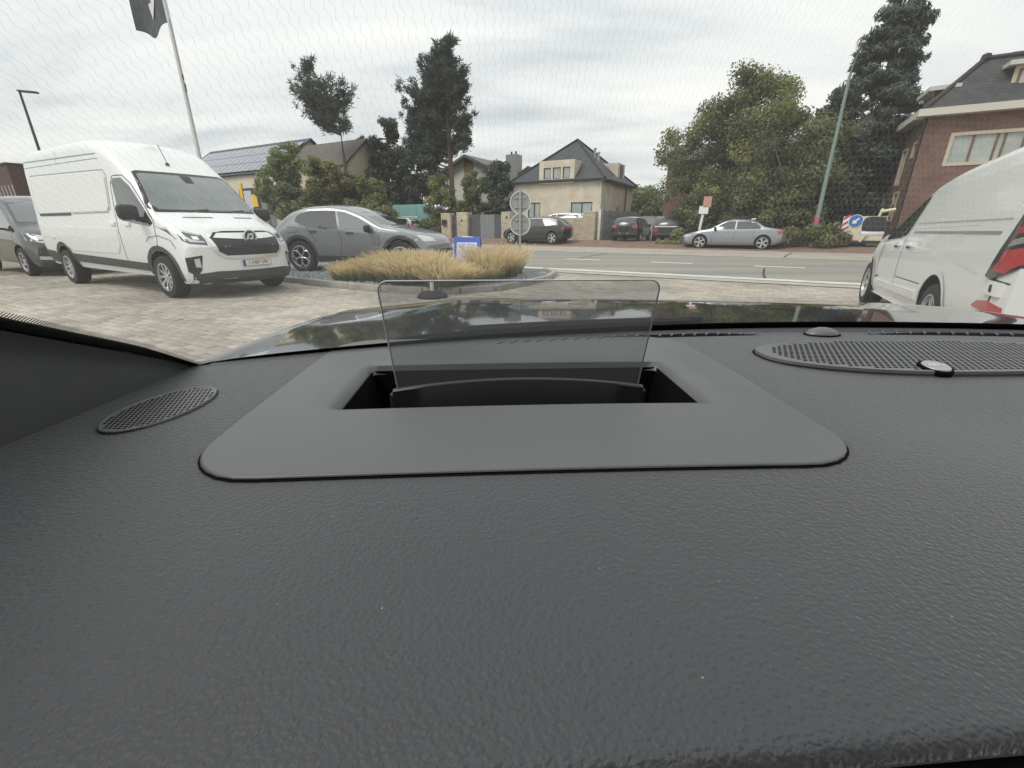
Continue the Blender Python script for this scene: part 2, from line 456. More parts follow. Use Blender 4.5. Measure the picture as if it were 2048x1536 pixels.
# planted island: kerb stones, slate gravel
isl = empty('kerb', RF(-6, 6.4)); isl['kind'] = 'structure'
kerb_m = mat('kerb_concrete', (.33, .31, .27), .9, noise=.22, nscale=6)
def poly_walk(poly, step):
    out_ = []
    for a, b in zip(poly[:-1], poly[1:]):
        a, b = Vector(a), Vector(b); n = max(1, round((b - a).length / step))
        for k in range(n): out_.append((a.lerp(b, k / n), a.lerp(b, (k + 1) / n)))
    return out_
for a, b in poly_walk([(-16.5, 6.45), (-6.4, 6.3), (-5.5, 6.45), (-4.9, 6.8), (-4.5, 7.4), (-4.35, 8.3), (-4.35, 9.6), (-4.6, 10.6), (-5.2, 11.25)], .95):
    mid = (a + b) / 2; ln = (b - a).length
    k = MB().box((0, 0, .0), (ln - .008, .13, .2), 0, None, .012).build('kerb_stone', kerb_m, isl, smooth=40)
    d = E1 * (b - a).x + E2 * (b - a).y
    k.location = RF(mid.x, mid.y, .01) - isl.location; k.rotation_euler = (0, 0, math.atan2(d.y, d.x))
ISLE2 = [(-17.4, 6.5), (-6.4, 6.36), (-5.5, 6.52), (-4.95, 6.85), (-4.57, 7.45), (-4.42, 8.3), (-4.42, 9.6), (-4.67, 10.58), (-5.2, 11.2), (-17.4, 11.3)]
bed = MB(); bed.add([RF(s, r, .075) for s, r in ISLE2], [tuple(range(len(ISLE2)))]); bo = bed.build('gravel_bed', mat('gravel_base', (.12, .14, .145), .95, noise=.4, nscale=40)); bo['kind'] = 'structure'
gv, gf = [], []
for k in range(9000):
    s, r = rng.uniform(-12.4, -4.6), rng.uniform(6.55, 10.5)
    if not inside(ISLE2, s, r) : continue
    c = np.array(tuple(RF(s, r, .08))); a = rng.uniform(0, 6.28); z = rng.uniform(.018, .036)
    b = len(gv)
    for t in range(4):
        gv.append(c + np.array([math.cos(a + t * 1.57) * z * rng.uniform(.6, 1.2), math.sin(a + t * 1.57) * z * rng.uniform(.6, 1.2), 0]))
    gv.append(c + np.array([rng.normal(0, .006), rng.normal(0, .006), z * .7]))
    gf += [(b, b + 1, b + 4), (b + 1, b + 2, b + 4), (b + 2, b + 3, b + 4), (b + 3, b, b + 4)]
gm = bpy.data.materials.new('slate_chips'); gm.use_nodes = True
t = gm.node_tree; g_ = t.nodes.new('ShaderNodeNewGeometry'); r_ = t.nodes.new('ShaderNodeValToRGB')
r_.color_ramp.elements[0].color = (.13, .16, .17, 1); r_.color_ramp.elements[1].color = (.34, .38, .39, 1)
t.links.new(g_.outputs['Random Per Island'], r_.inputs[0]); t.links.new(r_.outputs[0], t.nodes['Principled BSDF'].inputs['Base Color'])
go = link_mesh('gravel', np_mesh('gravel', gv, gf, gm)); tag(go, 'blue grey slate chips covering the kerbed bed', 'gravel', kind='stuff')

# ================================================================== buildings
def facade(mb, O, U, Nn, wd, z0, z1, holes, depth=.12, mi=0, top=None):
    """wall sheet with real openings; holes (u0,u1,z0,z1)"""
    us = sorted({0, wd, *[h[0] for h in holes], *[h[1] for h in holes]}); zs = sorted({z0, z1, *[h[2] for h in holes], *[h[3] for h in holes]})
    P = lambda u, z, d=0: Vector(O) + U * u - Nn * d + Vector((0, 0, z))
    for a, b in zip(us[:-1], us[1:]):
        for c, d in zip(zs[:-1], zs[1:]):
            if any(h[0] <= (a + b) / 2 <= h[1] and h[2] <= (c + d) / 2 <= h[3] for h in holes): continue
            mb.add([P(a, c), P(b, c), P(b, d), P(a, d)], [(0, 1, 2, 3)], mi)
    for u0, u1, a, b in holes:
        for q in (((u0, a), (u1, a)), ((u1, a), (u1, b)), ((u1, b), (u0, b)), ((u0, b), (u0, a))):
            mb.add([P(*q[0]), P(*q[1]), P(*q[1], depth), P(*q[0], depth)], [(0, 1, 2, 3)], mi)
    return mb
pane_m = mat('window_glass', (.08, .1, .105), .06, spec=.9, coat=.8, noise=.5, nscale=.8)
curtain_m = mat('curtained_glass', (.36, .40, .38), .12, spec=.8, coat=.8, noise=.2, nscale=1.2)
def window(parent, O, U, Nn, h, fm, pm_, mull=(), fw=.07, sill=None, proud=None, name='window'):
    """frame with mullions as the window, each pane a child"""
    u0, u1, z0, z1 = h; off = .05; P = lambda u, z, d: Vector(O) + U * u - Nn * d + Vector((0, 0, z)) - Vector(parent.location)
    inv = parent.matrix_basis.to_3x3().inverted() if parent.rotation_euler.z else None
    mb = MB()
    def bar(a, b, c, d, dp=.06, pr=0.0):
        q = [P(a, c, off - pr), P(b, c, off - pr), P(b, d, off - pr), P(a, d, off - pr), P(a, c, off + dp), P(b, c, off + dp), P(b, d, off + dp), P(a, d, off + dp)]
        mb.add(q, [(0, 1, 2, 3), (7, 6, 5, 4), (0, 4, 5, 1), (1, 5, 6, 2), (2, 6, 7, 3), (3, 7, 4, 0)])
    pr = .08 if proud else 0
    bar(u0, u1, z0, z0 + fw, .06, pr); bar(u0, u1, z1 - fw, z1, .06, pr); bar(u0, u0 + fw, z0 + fw, z1 - fw, .06, pr); bar(u1 - fw, u1, z0 + fw, z1 - fw, .06, pr)
    xs = [u0 + fw]
    o = None
    for m in mull:
        xs.append(m)
    xs.append(u1 - fw)
    mm = MB()
    o = mb.build(name, fm, parent)
    for m in mull:
        b_ = MB(); q = [P(m - .04, z0 + fw, off), P(m + .04, z0 + fw, off), P(m + .04, z1 - fw, off), P(m - .04, z1 - fw, off), P(m - .04, z0 + fw, off + .05), P(m + .04, z0 + fw, off + .05), P(m + .04, z1 - fw, off + .05), P(m - .04, z1 - fw, off + .05)]
        b_.add(q, [(0, 1, 2, 3), (7, 6, 5, 4), (0, 4, 5, 1), (1, 5, 6, 2), (2, 6, 7, 3), (3, 7, 4, 0)]); b_.build('mullion', proud or fm, o)
    for a, b in zip(xs[:-1], xs[1:]):
        MB().add([P(a, z0 + fw, off + .04), P(b, z0 + fw, off + .04), P(b, z1 - fw, off + .04), P(a, z1 - fw, off + .04)], [(0, 1, 2, 3)]).build('pane', pm_, o)
    return o
def slab(name, pts, th, m, parent, loc, smooth=None):
    """roof plane with thickness (downwards)"""
    n = len(pts); a = [Vector(p) - loc for p in pts]; nn = (a[1] - a[0]).cross(a[2] - a[0]).normalized()
    if nn.z < 0: a = a[::-1]; nn = -nn
    vs = a + [p - nn * th for p in a]
    fs = [tuple(range(n)), tuple(reversed(range(n, 2 * n)))] + [((i + 1) % n, i, n + i, n + (i + 1) % n) for i in range(n)]
    return MB().add(vs, fs).build(name, m, parent)
def tile_mat(name, c0, c1, rows, rough=.6):
    m = bpy.data.materials.new(name); m.use_nodes = True; t = m.node_tree; b = t.nodes['Principled BSDF']
    g = t.nodes.new('ShaderNodeNewGeometry'); sp_ = t.nodes.new('ShaderNodeSeparateXYZ'); t.links.new(g.outputs['Position'], sp_.inputs[0])
    mu = t.nodes.new('ShaderNodeMath'); mu.operation = 'MULTIPLY'; mu.inputs[1].default_value = rows; t.links.new(sp_.outputs[2], mu.inputs[0])
    fr = t.nodes.new('ShaderNodeMath'); fr.operation = 'FRACT'; t.links.new(mu.outputs[0], fr.inputs[0])
    n = t.nodes.new('ShaderNodeTexNoise'); n.inputs['Scale'].default_value = 3; n.inputs['Detail'].default_value = 8; t.links.new(g.outputs['Position'], n.inputs['Vector'])
    r = t.nodes.new('ShaderNodeValToRGB'); r.color_ramp.elements[0].position = .3; r.color_ramp.elements[1].position = .7; r.color_ramp.elements[0].color = (*c0, 1); r.color_ramp.elements[1].color = (*c1, 1)
    t.links.new(n.outputs[0], r.inputs[0])
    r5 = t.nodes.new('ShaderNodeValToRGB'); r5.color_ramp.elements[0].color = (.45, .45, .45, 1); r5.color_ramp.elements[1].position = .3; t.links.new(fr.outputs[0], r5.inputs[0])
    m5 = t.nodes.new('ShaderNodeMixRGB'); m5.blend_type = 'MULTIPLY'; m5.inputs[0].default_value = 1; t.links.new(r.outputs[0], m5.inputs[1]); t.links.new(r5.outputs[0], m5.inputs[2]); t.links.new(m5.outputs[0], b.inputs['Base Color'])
    bp = t.nodes.new('ShaderNodeBump'); bp.inputs['Strength'].default_value = .9; bp.inputs['Distance'].default_value = .05; t.links.new(fr.outputs[0], bp.inputs['Height']); t.links.new(bp.outputs[0], b.inputs['Normal'])
    b.inputs['Roughness'].default_value = rough; return m
def brick_mat(name, c0, c1, mortar, scale=1.0):
    m = bpy.data.materials.new(name); m.use_nodes = True; t = m.node_tree; b = t.nodes['Principled BSDF']
    g = t.nodes.new('ShaderNodeNewGeometry'); dots = []
    for ax in (E1, E2):
        d = t.nodes.new('ShaderNodeVectorMath'); d.operation = 'DOT_PRODUCT'; d.inputs[1].default_value = ax; t.links.new(g.outputs['Position'], d.inputs[0]); dots.append(d)
    ad = t.nodes.new('ShaderNodeMath'); ad.operation = 'ADD'; t.links.new(dots[0].outputs['Value'], ad.inputs[0]); t.links.new(dots[1].outputs['Value'], ad.inputs[1])
    sp_ = t.nodes.new('ShaderNodeSeparateXYZ'); t.links.new(g.outputs['Position'], sp_.inputs[0])
    c = t.nodes.new('ShaderNodeCombineXYZ'); t.links.new(ad.outputs[0], c.inputs[0]); t.links.new(sp_.outputs[2], c.inputs[1])
    k = t.nodes.new('ShaderNodeTexBrick'); k.inputs['Scale'].default_value = scale; k.inputs['Color1'].default_value = (*c0, 1); k.inputs['Color2'].default_value = (*c1, 1); k.inputs['Mortar'].default_value = (*mortar, 1)
    k.inputs['Mortar Size'].default_value = .008; k.inputs['Brick Width'].default_value = .22; k.inputs['Row Height'].default_value = .065; t.links.new(c.outputs[0], k.inputs['Vector'])
    n = t.nodes.new('ShaderNodeTexNoise'); n.inputs['Scale'].default_value = 1.4; n.inputs['Detail'].default_value = 6; t.links.new(g.outputs['Position'], n.inputs['Vector'])
    mx_ = t.nodes.new('ShaderNodeMixRGB'); mx_.blend_type = 'OVERLAY'; mx_.inputs[0].default_value = .45; t.links.new(k.outputs['Color'], mx_.inputs[1]); t.links.new(n.outputs[0], mx_.inputs[2])
    t.links.new(mx_.outputs[0], b.inputs['Base Color']); b.inputs['Roughness'].default_value = .9; return m

slate = tile_mat('slate_tiles', (.035, .038, .045), (.065, .068, .078), 5.5)
beige_wall = brick_mat('beige_brick', (.62, .55, .44), (.66, .59, .48), (.6, .53, .44))
trim_grey = mat('window_grey', (.06, .062, .065), .5)
# beige house with pyramid roof
S0, S1, R0, R1, ZE = -18.3, -11.05, 33.5, 42.1, 4.42
H = empty('house', RF(-14.7, 37.8, .25)); tag(H, 'beige brick house with a dark pyramid roof and a three-window dormer', 'house')
HL = Vector(H.location)
dormer_holes = [(.38, .98, 4.52, 5.3), (1.14, 1.8, 4.52, 5.3), (1.96, 2.54, 4.52, 5.3)]
wb = MB()
fh = [(1.2, 2.3, 1.25, 2.9), (4.9, 6.6, 1.15, 2.85)]
facade(wb, RF(S0, R0) - HL, E1, -E2, S1 - S0, .2, ZE, fh)
sh = [(4.2, 4.7, 1.6, 2.6)]
facade(wb, RF(S1, R0) - HL, E2, E1, R1 - R0, .2, ZE, sh)
facade(wb, RF(S1, R1) - HL, -E1, E2, S1 - S0, .2, ZE, []); facade(wb, RF(S0, R1) - HL, -E2, -E1, R1 - R0, .2, ZE, [])
wb.build('wall', beige_wall, H)
O = RF(S0, R0)
window(H, O, E1, -E2, fh[0], trim_grey, curtain_m, [1.75]); window(H, O, E1, -E2, fh[1], trim_grey, curtain_m, [5.75])
window(H, RF(S1, R0), E2, E1, sh[0], trim_grey, pane_m)
ov = .3
ec = [RF(S0 - ov, R0 - ov, ZE), RF(S1 + ov, R0 - ov, ZE), RF(S1 + ov, R1 + ov, ZE), RF(S0 - ov, R1 + ov, ZE)]
ap = RF((S0 + S1) / 2, (R0 + R1) / 2 - .3, 7.72)
rb = MB(); rb.add([p - HL for p in ec] + [ap - HL] + [p - HL - Vector((0, 0, .14)) for p in ec], [(0, 1, 4), (1, 2, 4), (2, 3, 4), (3, 0, 4), (8, 7, 6, 5), (0, 5, 6, 1), (1, 6, 7, 2), (2, 7, 8, 3), (3, 8, 5, 0)])
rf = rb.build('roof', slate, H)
hip = mat('ridge_tile', (.03, .032, .037), .6)
for p in ec:
    MB().tube([p - HL + Vector((0, 0, .05)), ap - HL + Vector((0, 0, .05))], .08, 6).build('ridge_cap', hip, rf)
db = MB(); dO = RF(-16.05, R0 - .22) - HL; dw = 2.9
facade(db, dO, E1, -E2, dw, 4.2, 5.78, dormer_holes, .1)
for a, n_ in ((0, -1), (dw, 1)):
    q = [dO + E1 * a + Vector((0, 0, z)) + E2 * d for d, z in ((0, 4.2), (0, 5.78), (2.6, 5.78), (.2, 4.2))]
    db.add(q, [(0, 1, 2, 3) if n_ < 0 else (3, 2, 1, 0)])
db.add([dO + Vector((0, 0, 5.78)), dO + E1 * dw + Vector((0, 0, 5.78)), dO + E1 * dw + E2 * 2.6 + Vector((0, 0, 5.78)), dO + E2 * 2.6 + Vector((0, 0, 5.78))], [(0, 1, 2, 3)])
db.add([dO + Vector((0, 0, 4.2)), dO + E1 * dw + Vector((0, 0, 4.2)), dO + E1 * dw + E2 * .22 + Vector((0, 0, 4.2)), dO + E2 * .22 + Vector((0, 0, 4.2))], [(3, 2, 1, 0)])
dm = db.build('dormer', beige_wall, H)
for h in dormer_holes: window(H, RF(-16.05, R0 - .22), E1, -E2, h, trim_grey, curtain_m, fw=.05)
sdm = MB(); q = RF(S1 - 1.75, 38.0, 4.75) - HL
for d in (0,):
    c = q + E2 * .9 + E1 * .6 + Vector((0, 0, .55)); Mx = Matrix.Rotation(ROT, 4, 'Z')
    sdm.box(c, (1.9, 1.9, 1.25), 0, Mx.to_3x3())
sdm.build('dormer', beige_wall, H)
sw = MB(); sw.box(q + E2 * .9 + E1 * 1.56 + Vector((0, 0, .6)), (.06, .8, .9), 0, Matrix.Rotation(ROT, 3, 'Z')); sw.build('window', trim_grey, H)
fl = MB()
for dx_ in (0, .3):
    p = RF(S1 - 1.9 + dx_, 37.0, 5.6) - HL; fl.tube([p, p + Vector((0, 0, 1.25 - dx_))], .09, 8); fl.tube([p + Vector((0, 0, 1.25 - dx_)), p + Vector((0, 0, 1.35 - dx_))], .14, 8)
fl.build('flue', mat('steel_flue', (.5, .5, .48), .35, metal=.6), H, kind='stuff')
MB().tube([RF(S1 + .06, 39.9, .3) - HL, RF(S1 + .06, 39.9, ZE) - HL], .05, 6).build('downpipe', trim_grey, H)

# walls, pillars and gates in front of it
stone = brick_mat('pale_stone', (.56, .50, .38), (.44, .38, .28), (.40, .35, .27), .55)
def wall_box(name, s0, s1, r0, r1, z1, m, label, cat, group=None, cap=None):
    o = empty(name, RF((s0 + s1) / 2, (r0 + r1) / 2, .25), ROT); tag(o, label, cat, group)
    MB().box((0, 0, (z1 - .25) / 2 - .05), (s1 - s0, r1 - r0, z1 - .25 + .1), 0, None, .015).build('stonework', m, o)
    if cap: MB().box((0, 0, z1 - .25 + .03), (s1 - s0 + .08, r1 - r0 + .08, .06), 0, None, .01).build('coping', cap, o)
    return o
pw = wall_box('gate_pillar', -22.6, -21.7, 29.2, 29.8, 2.1, stone, 'pale stone gate pillar with a dark letter box, beside the green bush', 'pillar', 'stone gate pillars')
MB().box((-.1, -.36, 1.15), (.4, .14, .42), 0, None, .02).build('letter_box', black_plastic, pw)
p2_ = wall_box('gate_pillar', -21.1, -20.1, 29.2, 29.9, 2.14, stone, 'pale stone gate pillar between the narrow gate and the wide gate', 'pillar', 'stone gate pillars')
MB().tube([(0, -.36, 1.3), (0, -.3, 1.3)], .09, 10).build('wall_lamp', dark_trim, p2_)
p3_ = wall_box('gate_pillar', -17.1, -16.35, 29.2, 29.85, 2.13, stone, 'pale stone gate pillar at the left end of the stone wall', 'pillar', 'stone gate pillars')
MB().tube([(.1, -.35, 1.5), (.1, -.3, 1.5)], .08, 10).build('wall_lamp', dark_trim, p3_)
wl = wall_box('garden_wall', -16.34, -9.98, 29.3, 29.7, 1.68, stone, 'long pale stone garden wall in front of the beige house', 'wall')
e_ = wall_box('wall_pier', -10.75, -9.95, 29.22, 29.8, 2.06, stone, 'pale stone pier closing the right end of the garden wall', 'pillar')
gate_m = mat('gate_grey', (.085, .095, .10), .5); gate_l = mat('gate_light_grey', (.22, .24, .25), .45)
def gate(s0, s1, z1, label, light):
    o = empty('metal_gate', RF(s0, 29.5, .25), ROT); tag(o, label, 'gate', 'grey gates between the pillars'); wd = s1 - s0; n = max(3, round(wd / .25)); h = z1 - .3
    for k in range(n):
        u = (k + .5) * wd / n; lt = light and light[0] < u / wd < light[1]
        MB().box((u, 0, h / 2 + .04), (wd / n - .012, .04, h), 0).build('board', gate_l if lt else gate_m, o)
    MB().box((wd / 2, .04, h * .85), (wd, .03, .08)).build('rail', gate_m, o); MB().box((wd / 2, .04, h * .2), (wd, .03, .08)).build('rail', gate_m, o)
    return o
gate(-21.68, -21.12, 1.95, 'narrow grey board gate between two stone pillars', None)
gate(-20.08, -17.12, 1.97, 'wide grey board gate with a lighter middle leaf', (.3, .78))
fence_grey = mat('weathered_fence', (.27, .265, .26), .9, noise=.35, nscale=3)
def plank_fence(A, B, zt, label, m, n, z0=.25, th=.02, gap=.012, jag=.03):
    A, B = Vector(A), Vector(B); o = empty('plank_fence', (A.x, A.y, z0), math.atan2((B - A).y, (B - A).x)); tag(o, label, 'fence'); ln = (B - A).length
    random.seed(n)
    for k in range(n):
        h = zt - z0 + random.uniform(-jag, jag)
        MB().box(((k + .5) * ln / n, 0, h / 2), (ln / n - gap, th, h)).build('plank', m, o)
    MB().box((ln / 2, .035, (zt - z0) * .75), (ln, .04, .08)).build('rail', m, o); MB().box((ln / 2, .035, (zt - z0) * .25), (ln, .04, .08)).build('rail', m, o)
    return o
MB_post = empty('fence_post', RF(-9.75, 29.6, .25), ROT); tag(MB_post, 'white square post between the stone wall and the grey fence', 'post')
MB().box((0, 0, .93), (.14, .14, 1.86), 0, None, .015).build('shaft', white_paint, MB_post); MB().box((0, 0, 1.89), (.2, .2, .06), 0, None, .01).build('cap', white_paint, MB_post)
plank_fence(RF(-9.6, 29.7), RF(-8.9, 36.5), 2.15, 'grey weathered plank fence running back beside the dark hatchback', fence_grey, 22)
plank_fence(RF(-8.9, 36.6), RF(-1.2, 37.3), 1.85, 'pale plank fence behind the parked dark cars', mat('pale_fence', (.45, .45, .43), .9, noise=.3, nscale=3), 34)

# house with solar roof, far left
def gable_house(label, s0, s1, r0, r1, ze, zr, wall_m, roof_m, z0=.25, ov=.35, holes=()):
    o = empty('house', RF((s0 + s1) / 2, (r0 + r1) / 2, z0)); tag(o, label, 'house'); L_ = Vector(o.location); rm = (r0 + r1) / 2
    wb = MB(); facade(wb, RF(s0, r0) - L_, E1, -E2, s1 - s0, z0 - .05, ze, list(holes)); facade(wb, RF(s1, r1) - L_, -E1, E2, s1 - s0, z0 - .05, ze, [])
    for s_, fl_ in ((s1, False), (s0, True)):
        f = [RF(s_, r0, z0 - .05) - L_, RF(s_, r1, z0 - .05) - L_, RF(s_, r1, ze) - L_, RF(s_, rm, zr) - L_, RF(s_, r0, ze) - L_]
        wb.add(f if not fl_ else f[::-1], [(0, 1, 2, 3, 4)])
    wb.build('wall', wall_m, o)
    sl = (zr - ze) / (rm - r0); up = Vector((0, 0, .1))
    a = slab('roof', [RF(s0 - ov, r0 - ov, ze - sl * ov) + up, RF(s1 + ov, r0 - ov, ze - sl * ov) + up, RF(s1 + ov, rm, zr) + up, RF(s0 - ov, rm, zr) + up], .16, roof_m, o, L_)
    b = slab('roof', [RF(s0 - ov, r1 + ov, ze - sl * ov) + up, RF(s1 + ov, r1 + ov, ze - sl * ov) + up, RF(s1 + ov, rm, zr) + up, RF(s0 - ov, rm, zr) + up], .16, roof_m, o, L_)
    return o, a, L_
cream = mat('cream_render', (.62, .58, .49), .85, noise=.08, nscale=.5)
hs = [(12.6, 14.6, 2.2, 5.0), (16.0, 18.6, .9, 5.0)]
o, rf, L_ = gable_house('pale house with rows of solar panels on its roof, beside the white van', -66, -46.5, 32, 42, 6.65, 10.25, cream, mat('dark_roof', (.05, .055, .065), .6), holes=hs)
Of = RF(-66, 32)
window(o, Of, E1, -E2, hs[0], trim_grey, curtain_m, [13.6]); window(o, Of, E1, -E2, hs[1], trim_grey, pane_m, [17.3])
pan = mat('solar_panel', (.05, .07, .13), .16, spec=.9, coat=.6, noise=.25, nscale=.7)
slp = (10.25 - 6.65) / 5; nrm = (Vector((0, 0, 1)) - E2 * slp).normalized(); upd = (E2 + Vector((0, 0, slp))).normalized()
for i in range(17):
    for j in range(3):
        c = RF(-65.2 + i * 1.12, 32.0, 6.65 + .12) + upd * (.75 + j * 1.78) + nrm * .08 + E1 * .5 - L_
        MB().add([c + E1 * a + upd * b + nrm * d for d in (0, .04) for a, b in ((-.52, -.85), (.52, -.85), (.52, .85), (-.52, .85))], [(0, 3, 2, 1), (4, 5, 6, 7), (0, 1, 5, 4), (1, 2, 6, 5), (2, 3, 7, 6), (3, 0, 4, 7)]).build('solar_panel', pan, rf)
# advertising board in front of it: yellow post, dark board, pale and yellow fields
p = RF(D(486, 400, 29).dot(E1) + 1.0, 29.0, .25); zb_ = D(486, 366, 29).z - .25; sg = empty('notice_board', p, ROT); tag(sg, 'dark notice board with yellow post and panel, between the white van and shrubs', 'sign')
yel = mat('sign_yellow', (.75, .48, .03), .5)
MB().box((-.95, 0, zb_ / 2), (.45, .2, zb_), 0, None, .02).build('post', yel, sg)
MB().box((.6, 0, (zb_ - .5) / 2), (2.5, .12, zb_ - .5), 0, None, .02).build('board', mat('sign_dark', (.035, .037, .045), .5), sg)
MB().box((.1, -.08, zb_ - 1.6), (1.25, .04, 1.7)).build('panel', mat('sign_pale', (.5, .53, .56), .5), sg)
MB().box((1.15, -.08, zb_ - 1.7), (.85, .05, 1.15)).build('panel', yel, sg)
MB().box((.9, -.08, zb_ - 2.7), (1.2, .04, .3)).build('panel', mat('sign_pale', (.5, .53, .56), .5), sg)

brown_tile = tile_mat('brown_tiles', (.075, .06, .052), (.12, .098, .085), 4)
gable_house('house with a brown tiled roof and a cream gable wall, behind the tall bare-trunked tree', -47.5, -36.9, 33, 38.8, 6.9, 9.3, mat('gable_cream', (.55, .48, .36), .9, noise=.1, nscale=.6), brown_tile)

# white chalet behind the big pine
r_c = 45.0; A_ = D(935, 310, r_c); B_ = D(900, 328, r_c); C_ = D(985, 338, r_c)
sA = A_.dot(E1); o = empty('house', RF(sA, r_c, .25)); tag(o, 'white chalet with a brown timber strip under its gable, behind the big pine', 'house'); L_ = Vector(o.location)
wb = MB(); hw_ = 3.0; ze = A_.z - 1.3
f = [RF(sA - hw_, r_c, .2) - L_, RF(sA + hw_, r_c, .2) - L_, RF(sA + hw_, r_c, ze) - L_, RF(sA, r_c, A_.z - .15) - L_, RF(sA - hw_, r_c, ze) - L_]
wb.add(f, [(0, 1, 2, 3, 4)]); wb.add([RF(sA + hw_, r_c, .2) - L_, RF(sA + hw_, r_c + 8, .2) - L_, RF(sA + hw_, r_c + 8, ze) - L_, RF(sA + hw_, r_c, ze) - L_], [(0, 1, 2, 3)])
wb.build('wall', mat('white_render', (.72, .71, .66), .85), o)
MB().box(RF(sA + .1, r_c - .06, (ze + .4) / 2 + 1) - L_, (1.1, .1, ze - .6), 0, Matrix.Rotation(ROT, 3, 'Z')).build('timber_cladding', mat('brown_timber', (.24, .13, .075), .7, noise=.3, nscale=4), o)
for sg_ in (-1, 1):
    slab('roof', [RF(sA, r_c - .7, A_.z), RF(sA + sg_ * (hw_ + .8), r_c - .7, ze - .35), RF(sA + sg_ * (hw_ + .8), r_c + 8, ze - .35), RF(sA, r_c + 8, A_.z)], .25, mat('grey_roof', (.13, .125, .12), .7), o, L_)
a = D(1013, 315, 46); b = D(1034, 380, 46)
o = empty('house', RF((a.dot(E1) + b.dot(E1)) / 2, 46.5, .25)); tag(o, 'house with a tall grey chimney and a small white gable, rising over the dark bush', 'house'); L_ = Vector(o.location)
cw = b.dot(E1) - a.dot(E1)
ch = MB().box((0, 0, a.z / 2 + 1.2), (cw, cw, a.z - 2.4 ), 0, Matrix.Rotation(ROT, 3, 'Z')); co = ch.build('chimney', mat('chimney_grey', (.33, .33, .33), .9), o)
for dx_ in (-.3, .25): MB().tube([E1 * dx_ + Vector((0, 0, a.z - .2)), E1 * dx_ + Vector((0, 0, a.z + .35))], .1, 8).build('flue', trim_grey, co)
g0 = D(1049, 338, 46.5); gz = g0.z; s_c = (D(1058, 338, 46.5)).dot(E1) - o.location.dot(E1)
MB().add([E1 * (s_c - 2.6) + Vector((0, 0, -.1)), E1 * (s_c + 2.6) + Vector((0, 0, -.1)), E1 * (s_c + 2.6) + Vector((0, 0, gz - 1.5)), E1 * s_c + Vector((0, 0, gz - .2)), E1 * (s_c - 2.6) + Vector((0, 0, gz - 1.5))], [(0, 1, 2, 3, 4)]).build('wall', MATS['white_render'], o)
for sg_ in (-1, 1):
    pr = [E1 * s_c + Vector((0, 0, gz)) - E2 * .3, E1 * (s_c + sg_ * 3.1) + Vector((0, 0, gz - 1.7)) - E2 * .3, E1 * (s_c + sg_ * 3.1) + Vector((0, 0, gz - 1.7)) + E2 * 5, E1 * s_c + Vector((0, 0, gz)) + E2 * 5]
    slab('roof', pr, .15, MATS['grey_roof'], o, Vector((0, 0, 0)))

# red brick house on the right
redbrick = brick_mat('red_brick', (.155, .08, .062), (.20, .105, .08), (.21, .16, .135))
cream_wood = mat('cream_wood', (.56, .48, .37), .6); brown_wood = mat('brown_wood', (.20, .10, .055), .5)
H2 = empty('house', RF(11, 34, .25)); tag(H2, 'red brick house with a dark tiled mansard roof and cream window frames', 'house'); L2 = Vector(H2.location)
s0, s1, r0, r1, zg = 5.8, 17, 30, 37.5, 6.0
wh = [(1.0, 4.2, 3.85, 5.25), (5.2, 8.0, 3.85, 5.25), (1.0, 4.2, 1.0, 2.6)]
lh = [(.35, 1.35, 4.35, 5.1), (2.3, 3.3, 3.2, 5.0), (1.6, 2.7, 1.4, 2.9)]
wb = MB(); facade(wb, RF(s0, r0) - L2, E1, -E2, s1 - s0, .2, zg, wh); facade(wb, RF(s0, r1) - L2, -E2, -E1, r1 - r0, .2, zg, [(r1 - r0 - b, r1 - r0 - a, c, d) for a, b, c, d in lh])
facade(wb, RF(s1, r1) - L2, -E1, E2, s1 - s0, .2, zg, []); facade(wb, RF(s1, r0) - L2, E2, E1, r1 - r0, .2, zg, [])
wb.build('wall', redbrick, H2)
for h in wh: window(H2, RF(s0, r0), E1, -E2, h, cream_wood, curtain_m, [h[0] + (h[1] - h[0]) * k for k in (.27, .52, .6, .8)], fw=.14, proud=brown_wood)
for a, b, c, d in lh: window(H2, RF(s0, r1), -E2, -E1, (r1 - r0 - b, r1 - r0 - a, c, d), cream_wood, pane_m, [r1 - r0 - (a + b) / 2], fw=.1, proud=cream_wood)
gm_ = MB(); Mr = Matrix.Rotation(ROT, 3, 'Z')
gm_.box(RF((s0 + s1) / 2 - .2, r0 - .25, zg + .12) - L2, (s1 - s0 + .6, .5, .3), 0, Mr); gm_.box(RF(s0 - .24, (r0 + r1) / 2 + .25, zg + .122) - L2, (.48, r1 - r0 + .1, .3), 0, Mr)
gm_.build('gutter', mat('cream_gutter', (.6, .57, .5), .6), H2)
mans = tile_mat('mansard_tiles', (.035, .035, .04), (.075, .072, .075), 7)
zt = 8.35; i_ = 1.7
q0 = [RF(s0 - .3, r0 - .3, zg + .27), RF(s1 + .3, r0 - .3, zg + .27), RF(s1 + .3, r1 + .3, zg + .27), RF(s0 - .3, r1 + .3, zg + .27)]
q1 = [RF(s0 + i_, r0 + 1.3, zt), RF(s1 - i_, r0 + 1.3, zt), RF(s1 - i_, r1 - 1.3, zt), RF(s0 + i_, r1 - 1.3, zt)]
q2 = [RF(s0 + 3.2, r0 + 3.6, zt + .7), RF(s1 - 3.2, r0 + 3.6, zt + .7)]
rb = MB(); vs_ = [p - L2 for p in q0 + q1 + q2]
rb.add(vs_, [(0, 1, 5, 4), (1, 2, 6, 5), (2, 3, 7, 6), (3, 0, 4, 7), (4, 5, 9, 8), (5, 6, 9), (6, 7, 8, 9), (7, 4, 8)]); rf2 = rb.build('roof', mans, H2)
